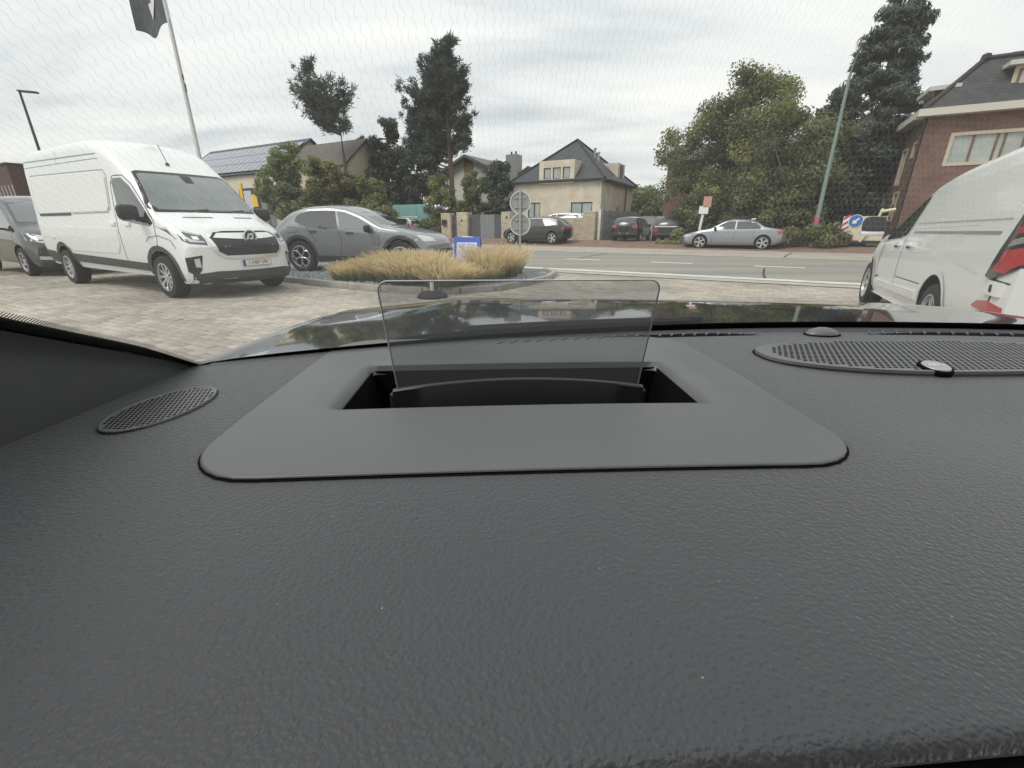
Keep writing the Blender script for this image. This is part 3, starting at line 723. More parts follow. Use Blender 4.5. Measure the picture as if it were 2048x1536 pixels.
for a, b in ((0, 4), (1, 5)): MB().tube([vs_[a] + Vector((0, 0, .03)), vs_[b] + Vector((0, 0, .06))], .1, 6).build('hip_tiles', mans, rf2)
MB().tube([vs_[4] + Vector((0, 0, .05)), vs_[5] + Vector((0, 0, .05))], .1, 6).build('ridge_tiles', mans, rf2)
MB().lathe([(.001, .25), (.16, .18), (.2, 0)], 12, 0, Matrix.Translation(vs_[4] + Vector((0, 0, .02)))).build('hip_knob', mans, rf2)
def dormer2(c, ax, nn, wd, h, dep, m_roof):
    """flat-topped dormer: cheeks, pale surround, window"""
    o = MB(); P = lambda a, b, z: c + ax * a - nn * b + Vector((0, 0, z)) - L2
    o.add([P(-wd, 0, 0), P(wd, 0, 0), P(wd, 0, h), P(-wd, 0, h)], [(0, 1, 2, 3)])
    o.add([P(-wd, 0, 0), P(-wd, 0, h), P(-wd, dep, h), P(-wd, dep * .15, 0)], [(0, 1, 2, 3)], 1); o.add([P(wd, 0, 0), P(wd, 0, h), P(wd, dep, h), P(wd, dep * .15, 0)], [(3, 2, 1, 0)], 1)
    d = o.build('dormer', [cream_wood, mans], H2)
    t = MB(); k = .28
    t.add([P(-wd - k, -k, h), P(wd + k, -k, h), P(wd + k, dep + .1, h + .02), P(-wd - k, dep + .1, h + .02), P(-wd - k, -k, h + .18), P(wd + k, -k, h + .18), P(wd + k, dep + .1, h + .2), P(-wd - k, dep + .1, h + .2)], [(3, 2, 1, 0), (4, 5, 6, 7), (0, 1, 5, 4), (1, 2, 6, 5), (2, 3, 7, 6), (3, 0, 4, 7)])
    t.build('dormer_roof', m_roof, d)
    wv = MB(); wv.add([P(-wd + .15, -.02, .12), P(wd - .15, -.02, .12), P(wd - .15, -.02, h - .12), P(-wd + .15, -.02, h - .12)], [(0, 1, 2, 3)]); w_ = wv.build('window', brown_wood, d)
    wv = MB(); wv.add([P(-wd + .25, -.035, .22), P(wd - .25, -.035, .22), P(wd - .25, -.035, h - .22), P(-wd + .25, -.035, h - .22)], [(0, 1, 2, 3)]); wv.build('pane', curtain_m, w_)
dormer2(RF(9.3, r0 + .35, 6.75), E1, -E2, .95, 1.0, 1.2, mat('pale_dormer_roof', (.55, .54, .5), .6))
dormer2(RF(s0 + .1, r0 + 1.5, 6.3), -E2, -E1, .8, .85, .75, MATS['pale_dormer_roof'])
MB().tube([RF(s0 - .07, r0 + .12, .3) - L2, RF(s0 - .07, r0 + .12, zg) - L2], .055, 8).build('downpipe', mat('pipe_dark', (.05, .045, .045), .5), H2)
MB().box(RF(s0 + .2, r0 + 9.5, 3.2) - L2, (7.0, 4.0, 6.6), 0, Mr).build('rear_wing', redbrick, H2)
slab('roof', [RF(s0 - 3.8, r0 + 7.2, 6.4), RF(s0 + 4, r0 + 7.2, 6.4), RF(s0 + 4, r0 + 11, 8), RF(s0 - 3.8, r0 + 11, 8)], .15, mans, H2, L2)

# red house hidden behind the leafy tree
a = D(1340, 296, 38)
o, _, _ = gable_house('red brick house almost hidden behind the big leafy tree', a.dot(E1), a.dot(E1) + 9, 38, 46, a.z - .9, a.z + .6, redbrick, brown_tile)
# dark brick block at the far left edge
a = D(8, 328, 40); b = D(33, 388, 40)
o = empty('apartment_block', RF(b.dot(E1) - 8, 44, 0), ROT); tag(o, 'dark brick block with pale window strips at the far left edge', 'building')
hb = a.z
MB().box((0, 0, hb / 2), (16, 8, hb)).build('wall', mat('dark_brick', (.10, .06, .055), .9, noise=.25, nscale=2), o)
for k in range(5):
    MB().box((7.2 - k * 2.4, -4.03, hb * .45), (.5, .05, hb * .5)).build('window', mat('pale_strip', (.42, .42, .43), .4), o)
MB().box((0, 0, hb + .15), (16.4, 8.4, .3)).build('roof', trim_grey, o)
# turquoise screen
a = D(783, 410, 31); b = D(850, 432, 31)
o = empty('garden_screen', RF(a.dot(E1) - 1, 31, .25), ROT); tag(o, 'turquoise windbreak screen behind the pale silver estate car', 'fence')
ls = b.dot(E1) - a.dot(E1) + 2
for k in range(3):
    MB().box((ls * (k + .5) / 3, 0, (a.z - .25) / 2), (ls / 3 - .02, .03, a.z - .25)).build('panel', mat('turquoise_cloth', (.20, .40, .37), .7, noise=.15, nscale=1), o)
for k in range(4): MB().tube([(ls * k / 3, .05, 0), (ls * k / 3, .05, a.z - .2)], .03, 6).build('post', trim_grey, o)
# ================================================================== vehicles
def body_mesh(name, sp, mats):
    L = sp['L']; n = sp.get('n', 72)
    x = np.linspace(0, 1, n); x = L * (x - np.sin(2 * np.pi * x) / (2 * np.pi) * .75)
    top, belt, bot, hw = (curve(sp[k], x) for k in ('top', 'belt', 'bot', 'hw'))
    tum = curve(sp['tumble'], x); bf, br = sp.get('bowf', .2), sp.get('bowr', .1)
    belt = np.minimum(belt, top - .05); W = max(hw); rf = sp.get('ramp', 1.6)
    rc0 = sp.get('rc', .12)
    def bow(px, y, wd):
        a = min(1, max(0, (px - (L - rf)) / rf)); b = min(1, max(0, (rf * .6 - px) / (rf * .6)))
        q = (abs(y) / W) ** 2.4
        return px - bf * q * a * a * (3 - 2 * a) + br * q * b * b * (3 - 2 * b)
    rings = []
    for i in range(n):
        zb, zt, w_, ze, k = bot[i], top[i], hw[i], belt[i], tum[i]
        h = zt - ze; hb = ze - zb; wi = .975 * w_
        pts = [(0, zb), (.75 * w_, zb), (.93 * w_, zb + .02), (.975 * w_, zb + .16 * hb), (.997 * w_, zb + .34 * hb), (w_, zb + .55 * hb), (.993 * w_, zb + .78 * hb), (.985 * w_, zb + .92 * hb), (wi, ze)]
        rc = min(rc0, h * .45); zs = zt - rc; crown = min(.05, h * .25)
        def ins(z): return wi - k * (z - ze)
        for f in (.33, .66, 1.0):
            z = ze + (zs - crown - ze) * f; pts.append((ins(z), z))
        we = ins(zs - crown)
        for a in (30, 60, 90):
            pts.append((we - rc * 1.1 * (1 - math.cos(R(a))), zs - crown + rc * math.sin(R(a)) ))
        yl = pts[-1][0]
        for f in (.66, .33, 0):
            pts.append((yl * f, zt - crown * f * f))
        rings.append(pts)
    m = len(rings[0]); mb = MB(); idx = {}
    V = []
    def vid(i, j, sg):
        key = (i, j, sg if rings[i][j][0] > 1e-6 else 0)
        if key not in idx:
            y, z = rings[i][j]; idx[key] = len(V); V.append((bow(x[i], y, hw[i]), sg * y, z))
        return idx[key]
    Fs = []
    for i in range(n - 1):
        for j in range(m - 1):
            for sg in (1, -1):
                q = [vid(i, j, sg), vid(i + 1, j, sg), vid(i + 1, j + 1, sg), vid(i, j + 1, sg)]
                q2 = []
                for a in q:
                    if a not in q2: q2.append(a)
                Fs.append(tuple(q2 if sg > 0 else q2[::-1]))
    for i, fl in ((0, True), (n - 1, False)):
        nf = 10
        def row(j):
            y, z = rings[i][j]; out_ = []
            for k in range(-nf, nf + 1):
                f = k / nf
                if abs(k) == nf: out_.append(vid(i, j, 1 if k > 0 else -1))
                else:
                    V.append((bow(x[i], y * f, hw[i]), y * f, z)); out_.append(len(V) - 1)
            return out_
        rows = [row(j) for j in range(m)]
        for j in range(m - 1):
            for k in range(2 * nf):
                q = (rows[j][k], rows[j][k + 1], rows[j + 1][k + 1], rows[j + 1][k])
                Fs.append(q[::-1] if fl else q)
    bm = bmesh.new(); vv = [bm.verts.new(p) for p in V]
    for f in Fs:
        if len(set(f)) > 2:
            try: bm.faces.new([vv[a] for a in f])
            except ValueError: pass
    bmesh.ops.remove_doubles(bm, verts=bm.verts[:], dist=2e-4)
    bmesh.ops.dissolve_degenerate(bm, dist=1e-5, edges=bm.edges[:])
    bmesh.ops.recalc_face_normals(bm, faces=bm.faces[:])
    me = bpy.data.meshes.new(name); bm.to_mesh(me); bm.free()
    for q in mats: me.materials.append(q)
    o = bpy.data.objects.new('tmp', me); COL.objects.link(o)
    cm = MB()
    for wx in sp['wheels']:
        ra = sp['arch']
        for sg in (1, -1):
            M = Matrix.Translation((wx, sg * (W + .1), sp['wr'] + .02)) @ Matrix.Rotation(R(90) * sg, 4, 'X')
            cm.lathe([(0, 0), (ra, 0), (ra, .42), (0, .42)], 40, 1, M)
    cme = cm.mesh('cut', list(mats))
    b2 = bmesh.new(); b2.from_mesh(cme); bmesh.ops.remove_doubles(b2, verts=b2.verts[:], dist=1e-5); bmesh.ops.dissolve_degenerate(b2, dist=1e-6, edges=b2.edges[:]); bmesh.ops.recalc_face_normals(b2, faces=b2.faces[:]); b2.to_mesh(cme); b2.free()
    c = bpy.data.objects.new('cut', cme); COL.objects.link(c)
    md = o.modifiers.new('b', 'BOOLEAN'); md.operation = 'DIFFERENCE'; md.object = c; md.solver = 'EXACT'
    bpy.context.view_layer.update()
    res = bpy.data.meshes.new_from_object(o.evaluated_get(bpy.context.evaluated_depsgraph_get()))
    bpy.data.objects.remove(o); bpy.data.objects.remove(c)
    if len(res.polygons) < 200: res = me
    res.name = name
    res.polygons.foreach_set('use_smooth', [True] * len(res.polygons)); res.set_sharp_from_angle(angle=R(38))
    b3 = bmesh.new(); b3.from_mesh(res); bvh = BVHTree.FromBMesh(b3); b3.free()
    return res, bvh

class Skin:
    """lays thin parts on a body: outlines given in side (x,z), front/back (y,z) or top (x,y) view"""
    VIEW = {'L': ((0, 2), 1, 1), 'R': ((0, 2), 1, -1), 'F': ((1, 2), 0, 1), 'B': ((1, 2), 0, -1), 'T': ((0, 1), 2, 1)}
    def __init__(s, bvh): s.b = bvh
    def hit(s, u, v, view, off):
        (a, b), c, sg = s.VIEW[view]
        o = [0, 0, 0]; o[a] = u; o[b] = v; o[c] = 12 * sg
        if view in 'FB': o[c] = 12 * sg
        d = [0, 0, 0]; d[c] = -sg; D = Vector(d)
        p, nrm, _, _ = s.b.ray_cast(Vector(o), D)
        if p is None:
            o[c] = 0.9 * sg if view in 'LR' else (0 if view == 'B' else 4.5 if view == 'F' else 1)
            p, nrm, _, _ = s.b.find_nearest(Vector(o))
        return p - D * off, D
    def patch(s, mb, poly, view, off=.004, step=.07, skirt=.012, mi=0):
        bm = bmesh.new(); bm.faces.new([bm.verts.new((p[0], p[1], 0)) for p in poly])
        bmesh.ops.triangulate(bm, faces=bm.faces[:])
        for ax in (0, 1):
            lo, hi = min(p[ax] for p in poly), max(p[ax] for p in poly); k = math.floor(lo / step) + 1
            while k * step < hi - 1e-4:
                co = [0, 0, 0]; no = [0, 0, 0]; co[ax] = k * step; no[ax] = 1
                bmesh.ops.bisect_plane(bm, geom=bm.verts[:] + bm.edges[:] + bm.faces[:], plane_co=co, plane_no=no, dist=1e-5); k += 1
        bm.verts.index_update(); base = len(mb.v); D = None
        for q in bm.verts:
            p, D = s.hit(q.co.x, q.co.y, view, off); mb.v.append(tuple(p))
        (a, b), c, sg = s.VIEW[view]
        flip = (sg > 0) == (view in 'LR')
        for f in bm.faces:
            t = [base + q.index for q in f.verts]
            if f.normal.z < 0: t = t[::-1]
            mb.f.append(tuple(t[::-1] if flip else t)); mb.m.append(mi)
        sk = {}
        for e in bm.edges:
            if len(e.link_faces) == 1:
                for q in e.verts:
                    if q.index not in sk:
                        sk[q.index] = len(mb.v); mb.v.append(tuple(Vector(mb.v[base + q.index]) + D * (skirt + off)))
                i, j = e.verts[0].index, e.verts[1].index
                mb.f.append((base + i, base + j, sk[j], sk[i])); mb.m.append(mi)
        bm.free(); return mb
    def strip(s, mb, line, view, width=.012, off=.003, step=.08, mi=0, closed=False):
        ln = [Vector((p[0], p[1])) for p in line]
        if closed: ln.append(ln[0])
        pts = [ln[0]]
        for a, b in zip(ln[:-1], ln[1:]):
            k = max(1, int((b - a).length / step))
            pts += [a + (b - a) * ((i + 1) / k) for i in range(k)]
        base = len(mb.v)
        for i, p in enumerate(pts):
            t = pts[min(i + 1, len(pts) - 1)] - pts[max(i - 1, 0)]
            if closed and i in (0, len(pts) - 1): t = pts[1] - pts[-2]
            if t.length < 1e-6: t = Vector((1, 0))
            t.normalize(); nn = Vector((-t.y, t.x)) * width / 2
            for q in (p - nn, p + nn):
                h, D = s.hit(q.x, q.y, view, off); mb.v.append(tuple(h))
        for i in range(len(pts) - 1):
            mb.f.append((base + 2 * i, base + 2 * i + 2, base + 2 * i + 3, base + 2 * i + 1)); mb.m.append(mi)
        return mb
    def arc(s, mb, cx, cz, r0, r1, a0, a1, view, off=.006, n=24, mi=0):
        base = len(mb.v)
        for i in range(n + 1):
            t = R(a0 + (a1 - a0) * i / n)
            for r in (r0, (r0 + r1) / 2, r1):
                h, D = s.hit(cx + r * math.cos(t), cz + r * math.sin(t), view, off if r > r0 else off * .5); mb.v.append(tuple(h))
        for i in range(n):
            for j in range(2):
                mb.f.append((base + 3 * i + j, base + 3 * i + j + 1, base + 3 * i + j + 4, base + 3 * i + j + 3)); mb.m.append(mi)
        return mb

def make_wheel(parent, x, y, r, width, style, rim_r=None, dark=None):
    """wheel > tyre, rim; the outer face looks along +y for y>0"""
    sg = 1 if y > 0 else -1
    e = empty('wheel', (x, y, r), 0, parent)
    M = Matrix.Rotation(-R(90) * sg, 4, 'X')
    rr = rim_r or r * .68; h = width / 2
    t = MB().lathe([(rr, -h), (r * .93, -h), (r, -h * .7), (r, h * .7), (r * .94, h * .98), (rr * 1.06, h), (rr, h * .92)], 36, 0, M)
    t.build('tyre', tyre_rubber, e, smooth=35)
    rb = MB(); f = h * .8
    rb.lathe([(rr * 1.02, h * .96), (rr * .95, h * .98), (rr * .93, f * .8), (rr * .9, -h * .6), (0.001, -h * .6)], 30, 0, M)
    rb.m = [0 if i < 60 else 1 for i in range(len(rb.m))]
    def spoke(a, w0, w1, r0, r1, z0, z1, th=.02, mi=0):
        P = [Vector((r0, -w0 / 2, z0)), Vector((r1, -w1 / 2, z1)), Vector((r1, w1 / 2, z1)), Vector((r0, w0 / 2, z0))]
        Rm = M @ Matrix.Rotation(a, 4, 'Z')
        vs = [Rm @ p for p in P] + [Rm @ (p - Vector((0, 0, th))) for p in P]
        rb.add(vs, [(0, 1, 2, 3), (7, 6, 5, 4), (0, 4, 5, 1), (1, 5, 6, 2), (2, 6, 7, 3), (3, 7, 4, 0)], mi)
    if style == 'multi':
        for k in range(10):
            spoke(k * math.pi / 5, .03, .05, rr * .12, rr * .93, f * .9, f * .95)
    elif style == 'five':
        for k in range(5):
            for d in (-.16, .16):
                spoke(k * 2 * math.pi / 5 + d, .035, .05, rr * .15, rr * .94, f * .85, f * .95)
    elif style == 'cap':
        rb.lathe([(rr * .95, f * .7), (rr * .8, f * .95), (rr * .3, f), (0.001, f * 1.02)], 30, 0, M)
        for k in range(6): spoke(k * math.pi / 3, .06, .09, rr * .35, rr * .8, f * 1.03, f * 1.0, .01, 1)
    elif style == 'flower':
        for k in range(5):
            a = k * 2 * math.pi / 5 + .32
            loop = [(0.06, 0), (.36, .27), (.62, .36), (.86, .26), (.92, 0), (.86, -.26), (.62, -.36), (.36, -.27), (.06, 0)]
            Rm = M @ Matrix.Rotation(a, 4, 'Z')
            for (p, q) in zip(loop[:-1], loop[1:]):
                rb.tube([Rm @ Vector((p[0] * rr, p[1] * rr, f * .9)), Rm @ Vector((q[0] * rr, q[1] * rr, f * .9))], .016, 5, 0)
    rb.lathe([(rr * .16, f * .8), (rr * .15, f), (0.001, f * 1.03)], 14, 0, M)
    rb.build('rim', [alloy, dark or liner], e, smooth=30)
    return e

def sides(fn):
    for v in 'LR': fn(v)

def mirror(parent, x, y, z, m_shell, m_low=None, sc=1.0):
    sg = 1 if y > 0 else -1
    mb = MB().box((0, 0, 0), (.12 * sc, .2 * sc, .17 * sc), 0, None, .05 * sc)
    mb.box((-.02, -sg * .13 * sc, -.07 * sc), (.06 * sc, .12 * sc, .05 * sc), 1)
    if m_low: mb.box((.004, 0, -.085 * sc), (.125 * sc, .204 * sc, .05 * sc), 2, None, .02 * sc)
    o = mb.build('side_mirror', [m_shell, black_plastic, m_low or m_shell], parent, smooth=40); o.location = (x, y, z)
    return o

def plate(parent, txt, x, z, back=False, y=0.0, tilt=0.0):
    """number plate: white board, dark red rim and characters, blue band"""
    Ry = Matrix.Rotation(R(180) if back else 0, 4, 'Z')
    T = Matrix.Translation((x, y, z)) @ Ry
    mb = MB(); mb.box((0, 0, 0), (.012, .52, .11), 0)
    mb.box((.0075, -.235, 0), (.003, .045, .1), 1)
    for s_, d in (((.0075, 0, .051), (.003, .52, .006)), ((.0075, 0, -.051), (.003, .52, .006)), ((.0075, .257, 0), (.003, .006, .096))):
        mb.box(s_, d, 2)
    mb.v = [tuple(T @ Vector(p)) for p in mb.v]
    o = mb.build('number_plate', [plate_white, mat('plate_blue', (.03, .06, .3), .4), plate_red], parent)
    M = T @ Matrix.Translation((.008, .02, 0)) @ Matrix(((0, 0, 1, 0), (1, 0, 0, 0), (0, 1, 0, 0), (0, 0, 0, 1)))
    text_mesh('plate_characters', txt, .085, plate_red, o, M, .0015)
    return o

# ---------------------------------------------------------------- white high-roof van, left of the bed
def big_van():
    root = empty('delivery_van', RF(-14.4, 4.86, 0), ROT)
    tag(root, 'white high-roof delivery van with black grille and badge, parked beside the gravel bed', 'van', 'vehicles parked on the forecourt')
    sp = dict(L=6.4, n=90, wheels=(1.2, 5.32), wr=.36, arch=.43, bowf=.5, bowr=.04, ramp=1.7, rc=.2,
              top=[(0, 2.5), (.06, 2.66), (.3, 2.74), (3.0, 2.76), (3.5, 2.71), (3.95, 2.55), (4.3, 2.32), (4.6, 2.11), (5.05, 1.73), (5.4, 1.44), (5.6, 1.37), (6.0, 1.24), (6.22, 1.12), (6.34, 1.0), (6.4, .9)],
              belt=[(0, 1.36), (4.4, 1.32), (5.2, 1.22), (6.0, 1.06), (6.4, .78)],
              bot=[(0, .5), (.3, .38), (5.6, .32), (6.1, .24), (6.34, .26), (6.4, .34)],
              hw=[(0, .97), (.25, 1.01), (5.0, 1.03), (5.8, 1.01), (6.4, .96)],
              tumble=[(0, .07), (3.4, .08), (4.4, .16), (5.2, .26), (6.4, .3)])
    me, bvh = body_mesh('body', sp, [van_paint, liner]); link_mesh('body', me, root); S = Skin(bvh)
    # windscreen with black border
    ws = [(-.80, 1.475), (.80, 1.475), (.86, 1.56), (.735, 2.06), (.66, 2.085), (-.66, 2.085), (-.735, 2.06), (-.86, 1.56)]
    fr = [(-.86, 1.43), (.86, 1.43), (.93, 1.5), (.77, 2.1), (.7, 2.13), (-.7, 2.13), (-.77, 2.1), (-.93, 1.5)]
    f_ = S.patch(MB(), fr, 'F', .004).build('windscreen', mat('black_glass_edge', (.01, .01, .011), .1), root, smooth=30)
    S.patch(MB(), ws, 'F', .008).build('pane', mat('van_windscreen', (.10, .125, .125), .05, spec=1.0, coat=1.0, noise=.35, nscale=1.6), f_, smooth=30)
    mb = MB()
    for sg in (-1, 1):
        mb.box((4.83, .25 * sg, 1.93), (.02, .02, .02))
    S.patch(MB(), [(-.09, 2.08), (-.07, 1.95), (.07, 1.95), (.09, 2.08)], 'F', .011).build('sensor_housing', black_plastic, f_)
    for y0 in (-.62, .18):
        S.patch(MB(), [(y0, 1.335), (y0 + .44, 1.335), (y0 + .42, 1.355), (y0 + .02, 1.355)], 'F', .003).build('bonnet_slot', mat('slot_grey', (.12, .12, .12), .6), root)
    for y0 in (-.42, .28):
        wp = MB(); S.strip(wp, [(y0, 1.46), (y0 + .36, 1.485)], 'F', .02, .016); wp.build('wiper', black_plastic, root)
    for v in 'LR':
        S.patch(MB(), [(4.08, 1.93), (4.14, 2.0), (4.38, 2.0), (4.62, 1.86), (5.28, 1.25), (5.2, 1.2), (4.27, 1.3), (4.2, 1.36)], v, .005).build('side_window', car_glass, root, smooth=30)
        g = MB(); S.strip(g, [(4.14, 2.04), (4.42, 2.04), (4.66, 1.9), (5.3, 1.28), (5.36, 1.0), (5.3, .85)], v, .014)
        S.strip(g, [(4.12, 2.04), (4.03, 1.9), (4.06, 1.25), (4.1, .5)], v, .014)
        g.build('door_gap', seam, root, kind='stuff')
        g = MB()
        S.strip(g, [(.42, 2.2), (3.85, 2.15)], v, .016); S.strip(g, [(.42, 2.2), (.36, 2.12), (.3, 1.6), (.36, 1.47), (.5, 1.44)], v, .016)
        S.strip(g, [(3.85, 2.15), (3.93, 2.05), (3.9, 1.52), (3.8, 1.44), (2.2, 1.43)], v, .016)
        S.strip(g, [(.12, 2.47), (3.7, 2.42)], v, .02); S.strip(g, [(.1, 2.36), (3.75, 2.34)], v, .012)
        S.strip(g, [(2.0, 2.7), (1.96, 2.36)], v, .01)
        g.build('panel_crease_shade', mat('crease_shade_grey', (.3, .31, .31), .5), root, kind='stuff')  # grey strips paint the shade along the panel edges
        S.patch(MB(), [(.44, 2.17), (3.82, 2.12), (3.88, 2.03), (3.86, 1.54), (3.76, 1.465), (.52, 1.46), (.4, 1.5), (.345, 1.6), (.4, 2.1)], v, .014, .12).build('sliding_door_panel', van_paint, root, smooth=30)
        S.patch(MB(), [(1.75, .72), (3.85, .72), (4.0, .9), (4.0, 1.16), (.75, 1.2), (.7, .98), (1.5, .95)], v, .010, .12).build('lower_panel', van_paint, root, smooth=30)
        S.patch(MB(), [(.45, 1.405), (2.1, 1.405), (2.1, 1.45), (.45, 1.45)], v, .012).build('sliding_door_rail', dark_trim, root)
        for hx, hz in ((3.78, 1.23), (4.35, 1.22)):
            S.patch(MB(), [(hx, hz), (hx + .22, hz - .01), (hx + .22, hz + .04), (hx, hz + .05)], v, .03).build('door_handle', white_paint, root)
        S.patch(MB(), [(1.7, .5), (4.8, .44), (4.82, .58), (1.66, .66)], v, .014, .15).build('side_moulding', dark_trim, root)
        S.patch(MB(), [(0.05, .5), (.72, .42), (.7, .68), (.03, .72)], v, .012, .15).build('rear_moulding', dark_trim, root)
        for wx in (1.2, 5.32):
            S.arc(MB(), wx, .38, .435, .51, -8, 188, v, .012).build('wheel_arch_trim', dark_trim, root, smooth=40)
        S.strip(MB(), [(5.0, .95), (5.1, 1.02), (5.4, 1.05), (5.7, .98), (5.8, .85)], v, .02).build('wing_crease_shade', MATS['crease_shade_grey'], root)  # painted shade line above the front wheel
    for sg in (-1, 1):
        mirror(root, 4.98, sg * 1.17, 1.42, black_plastic, None, 1.5)
        q = lambda pts: [(sg * a, b) for a, b in pts]
        h = S.patch(MB(), q([(.985, 1.2), (.94, 1.0), (.86, .93), (.66, .90), (.655, .99), (.665, 1.07)]), 'F', .006, .05).build('headlight', mat('headlamp_dark', (.07, .075, .08), .12, coat=1), root, smooth=30)
        S.patch(MB(), q([(.97, 1.185), (.68, 1.075), (.68, 1.05), (.965, 1.155)]), 'F', .01, .05).build('lamp_strip', lamp_clear, h)
        S.patch(MB(), q([(.9, 1.06), (.86, 1.07), (.8, .985), (.68, .965), (.68, .94), (.84, .955)]), 'F', .01, .05).build('daylight_strip', lamp_clear, h)
        S.patch(MB(), q([(.79, 1.05), (.72, 1.04), (.72, .99), (.79, .99)]), 'F', .01, .05).build('lens', chrome, h)
        S.patch(MB(), q([(.95, .7), (.76, .74), (.8, .5), (.85, .42), (.95, .42)]), 'F', .006, .05).build('fog_lamp_recess', black_plastic, root)
        S.patch(MB(), q([(.86, .68), (.8, .69), (.8, .54), (.86, .55)]), 'F', .012, .05).build('fog_lamp', lamp_clear, root)
    gr = [(-.62, 1.03), (-.52, 1.125), (-.36, 1.15), (.36, 1.15), (.52, 1.125), (.62, 1.03), (.57, .78), (.46, .70), (-.46, .70), (-.57, .78)]
    S.patch(MB(), gr, 'F', .008, .06).build('grille', mat('grille_black', (.012, .013, .015), .35), root)
    bars = MB()
    for i in range(7): S.strip(bars, [(-.54, .75 + i * .035), (.54, .75 + i * .035)], 'F', .01, .013)
    bars.build('grille_bars', dark_trim, root, kind='stuff')
    S.strip(MB(), gr, 'F', .05, .018, .05, 0, True).build('grille_frame', mat('satin_chrome', (.72, .73, .73), .3, metal=.6), root)
    S.patch(MB(), [(-.55, 1.02), (-.46, 1.095), (.46, 1.095), (.55, 1.02), (.2, .995), (-.2, .995)], 'F', .02, .06).build('grille_bar', white_paint, root)
    # round badge on the grille
    em = MB(); xe = S.hit(0, 1.03, 'F', .035)[0].x
    Mx = Matrix.Translation((xe, 0, 1.03)) @ Matrix.Rotation(R(90), 4, 'Y')
    em.lathe([(.115, 0), (.122, .012), (.1, .016), (.098, .006), (.001, .006)], 30, 0, Mx)
    em.m = [0 if i < 90 else 1 for i in range(len(em.m))]
    for poly in ([(-.075, -.05), (-.03, .055), (.0, .055), (-.045, -.05)], [(-.02, .055), (.07, .055), (.055, .02), (-.02, .02)], [(.04, .03), (.07, .055), (.05, -.02), (.02, -.02)], [(-.0, -.02), (.055, -.02), (.04, -.05), (-.01, -.05)]):
        em.prism(poly, .01, 0, Matrix.Translation((xe + .006, 0, 1.03)) @ Matrix(((0, 0, 1, 0), (1, 0, 0, 0), (0, 1, 0, 0), (0, 0, 0, 1))))
    em.build('badge', [mat('satin_chrome'), dark_trim], root, smooth=30, kind='stuff')
    S.patch(MB(), [(-.97, .26), (.97, .26), (.97, .42), (.7, .38), (.62, .47), (-.62, .47), (-.7, .38), (-.97, .42)], 'F', .014, .07).build('lower_bumper', dark_trim, root, smooth=30)
    plate(root, '1-HBP-590', S.hit(0, .6, 'F', .02)[0].x, .59)
    an = MB().tube([(4.38, -.1, 2.27), (4.36, -.1, 2.3)], .03, 8).tube([(4.37, -.1, 2.3), (4.2, -.1, 2.62)], .006, 6); an.build('antenna', black_plastic, root)
    for wx in (1.2, 5.32):
        for sg in (-1, 1): make_wheel(root, wx, sg * .91, .36, .25, 'multi', .235)
    return root
big_van()

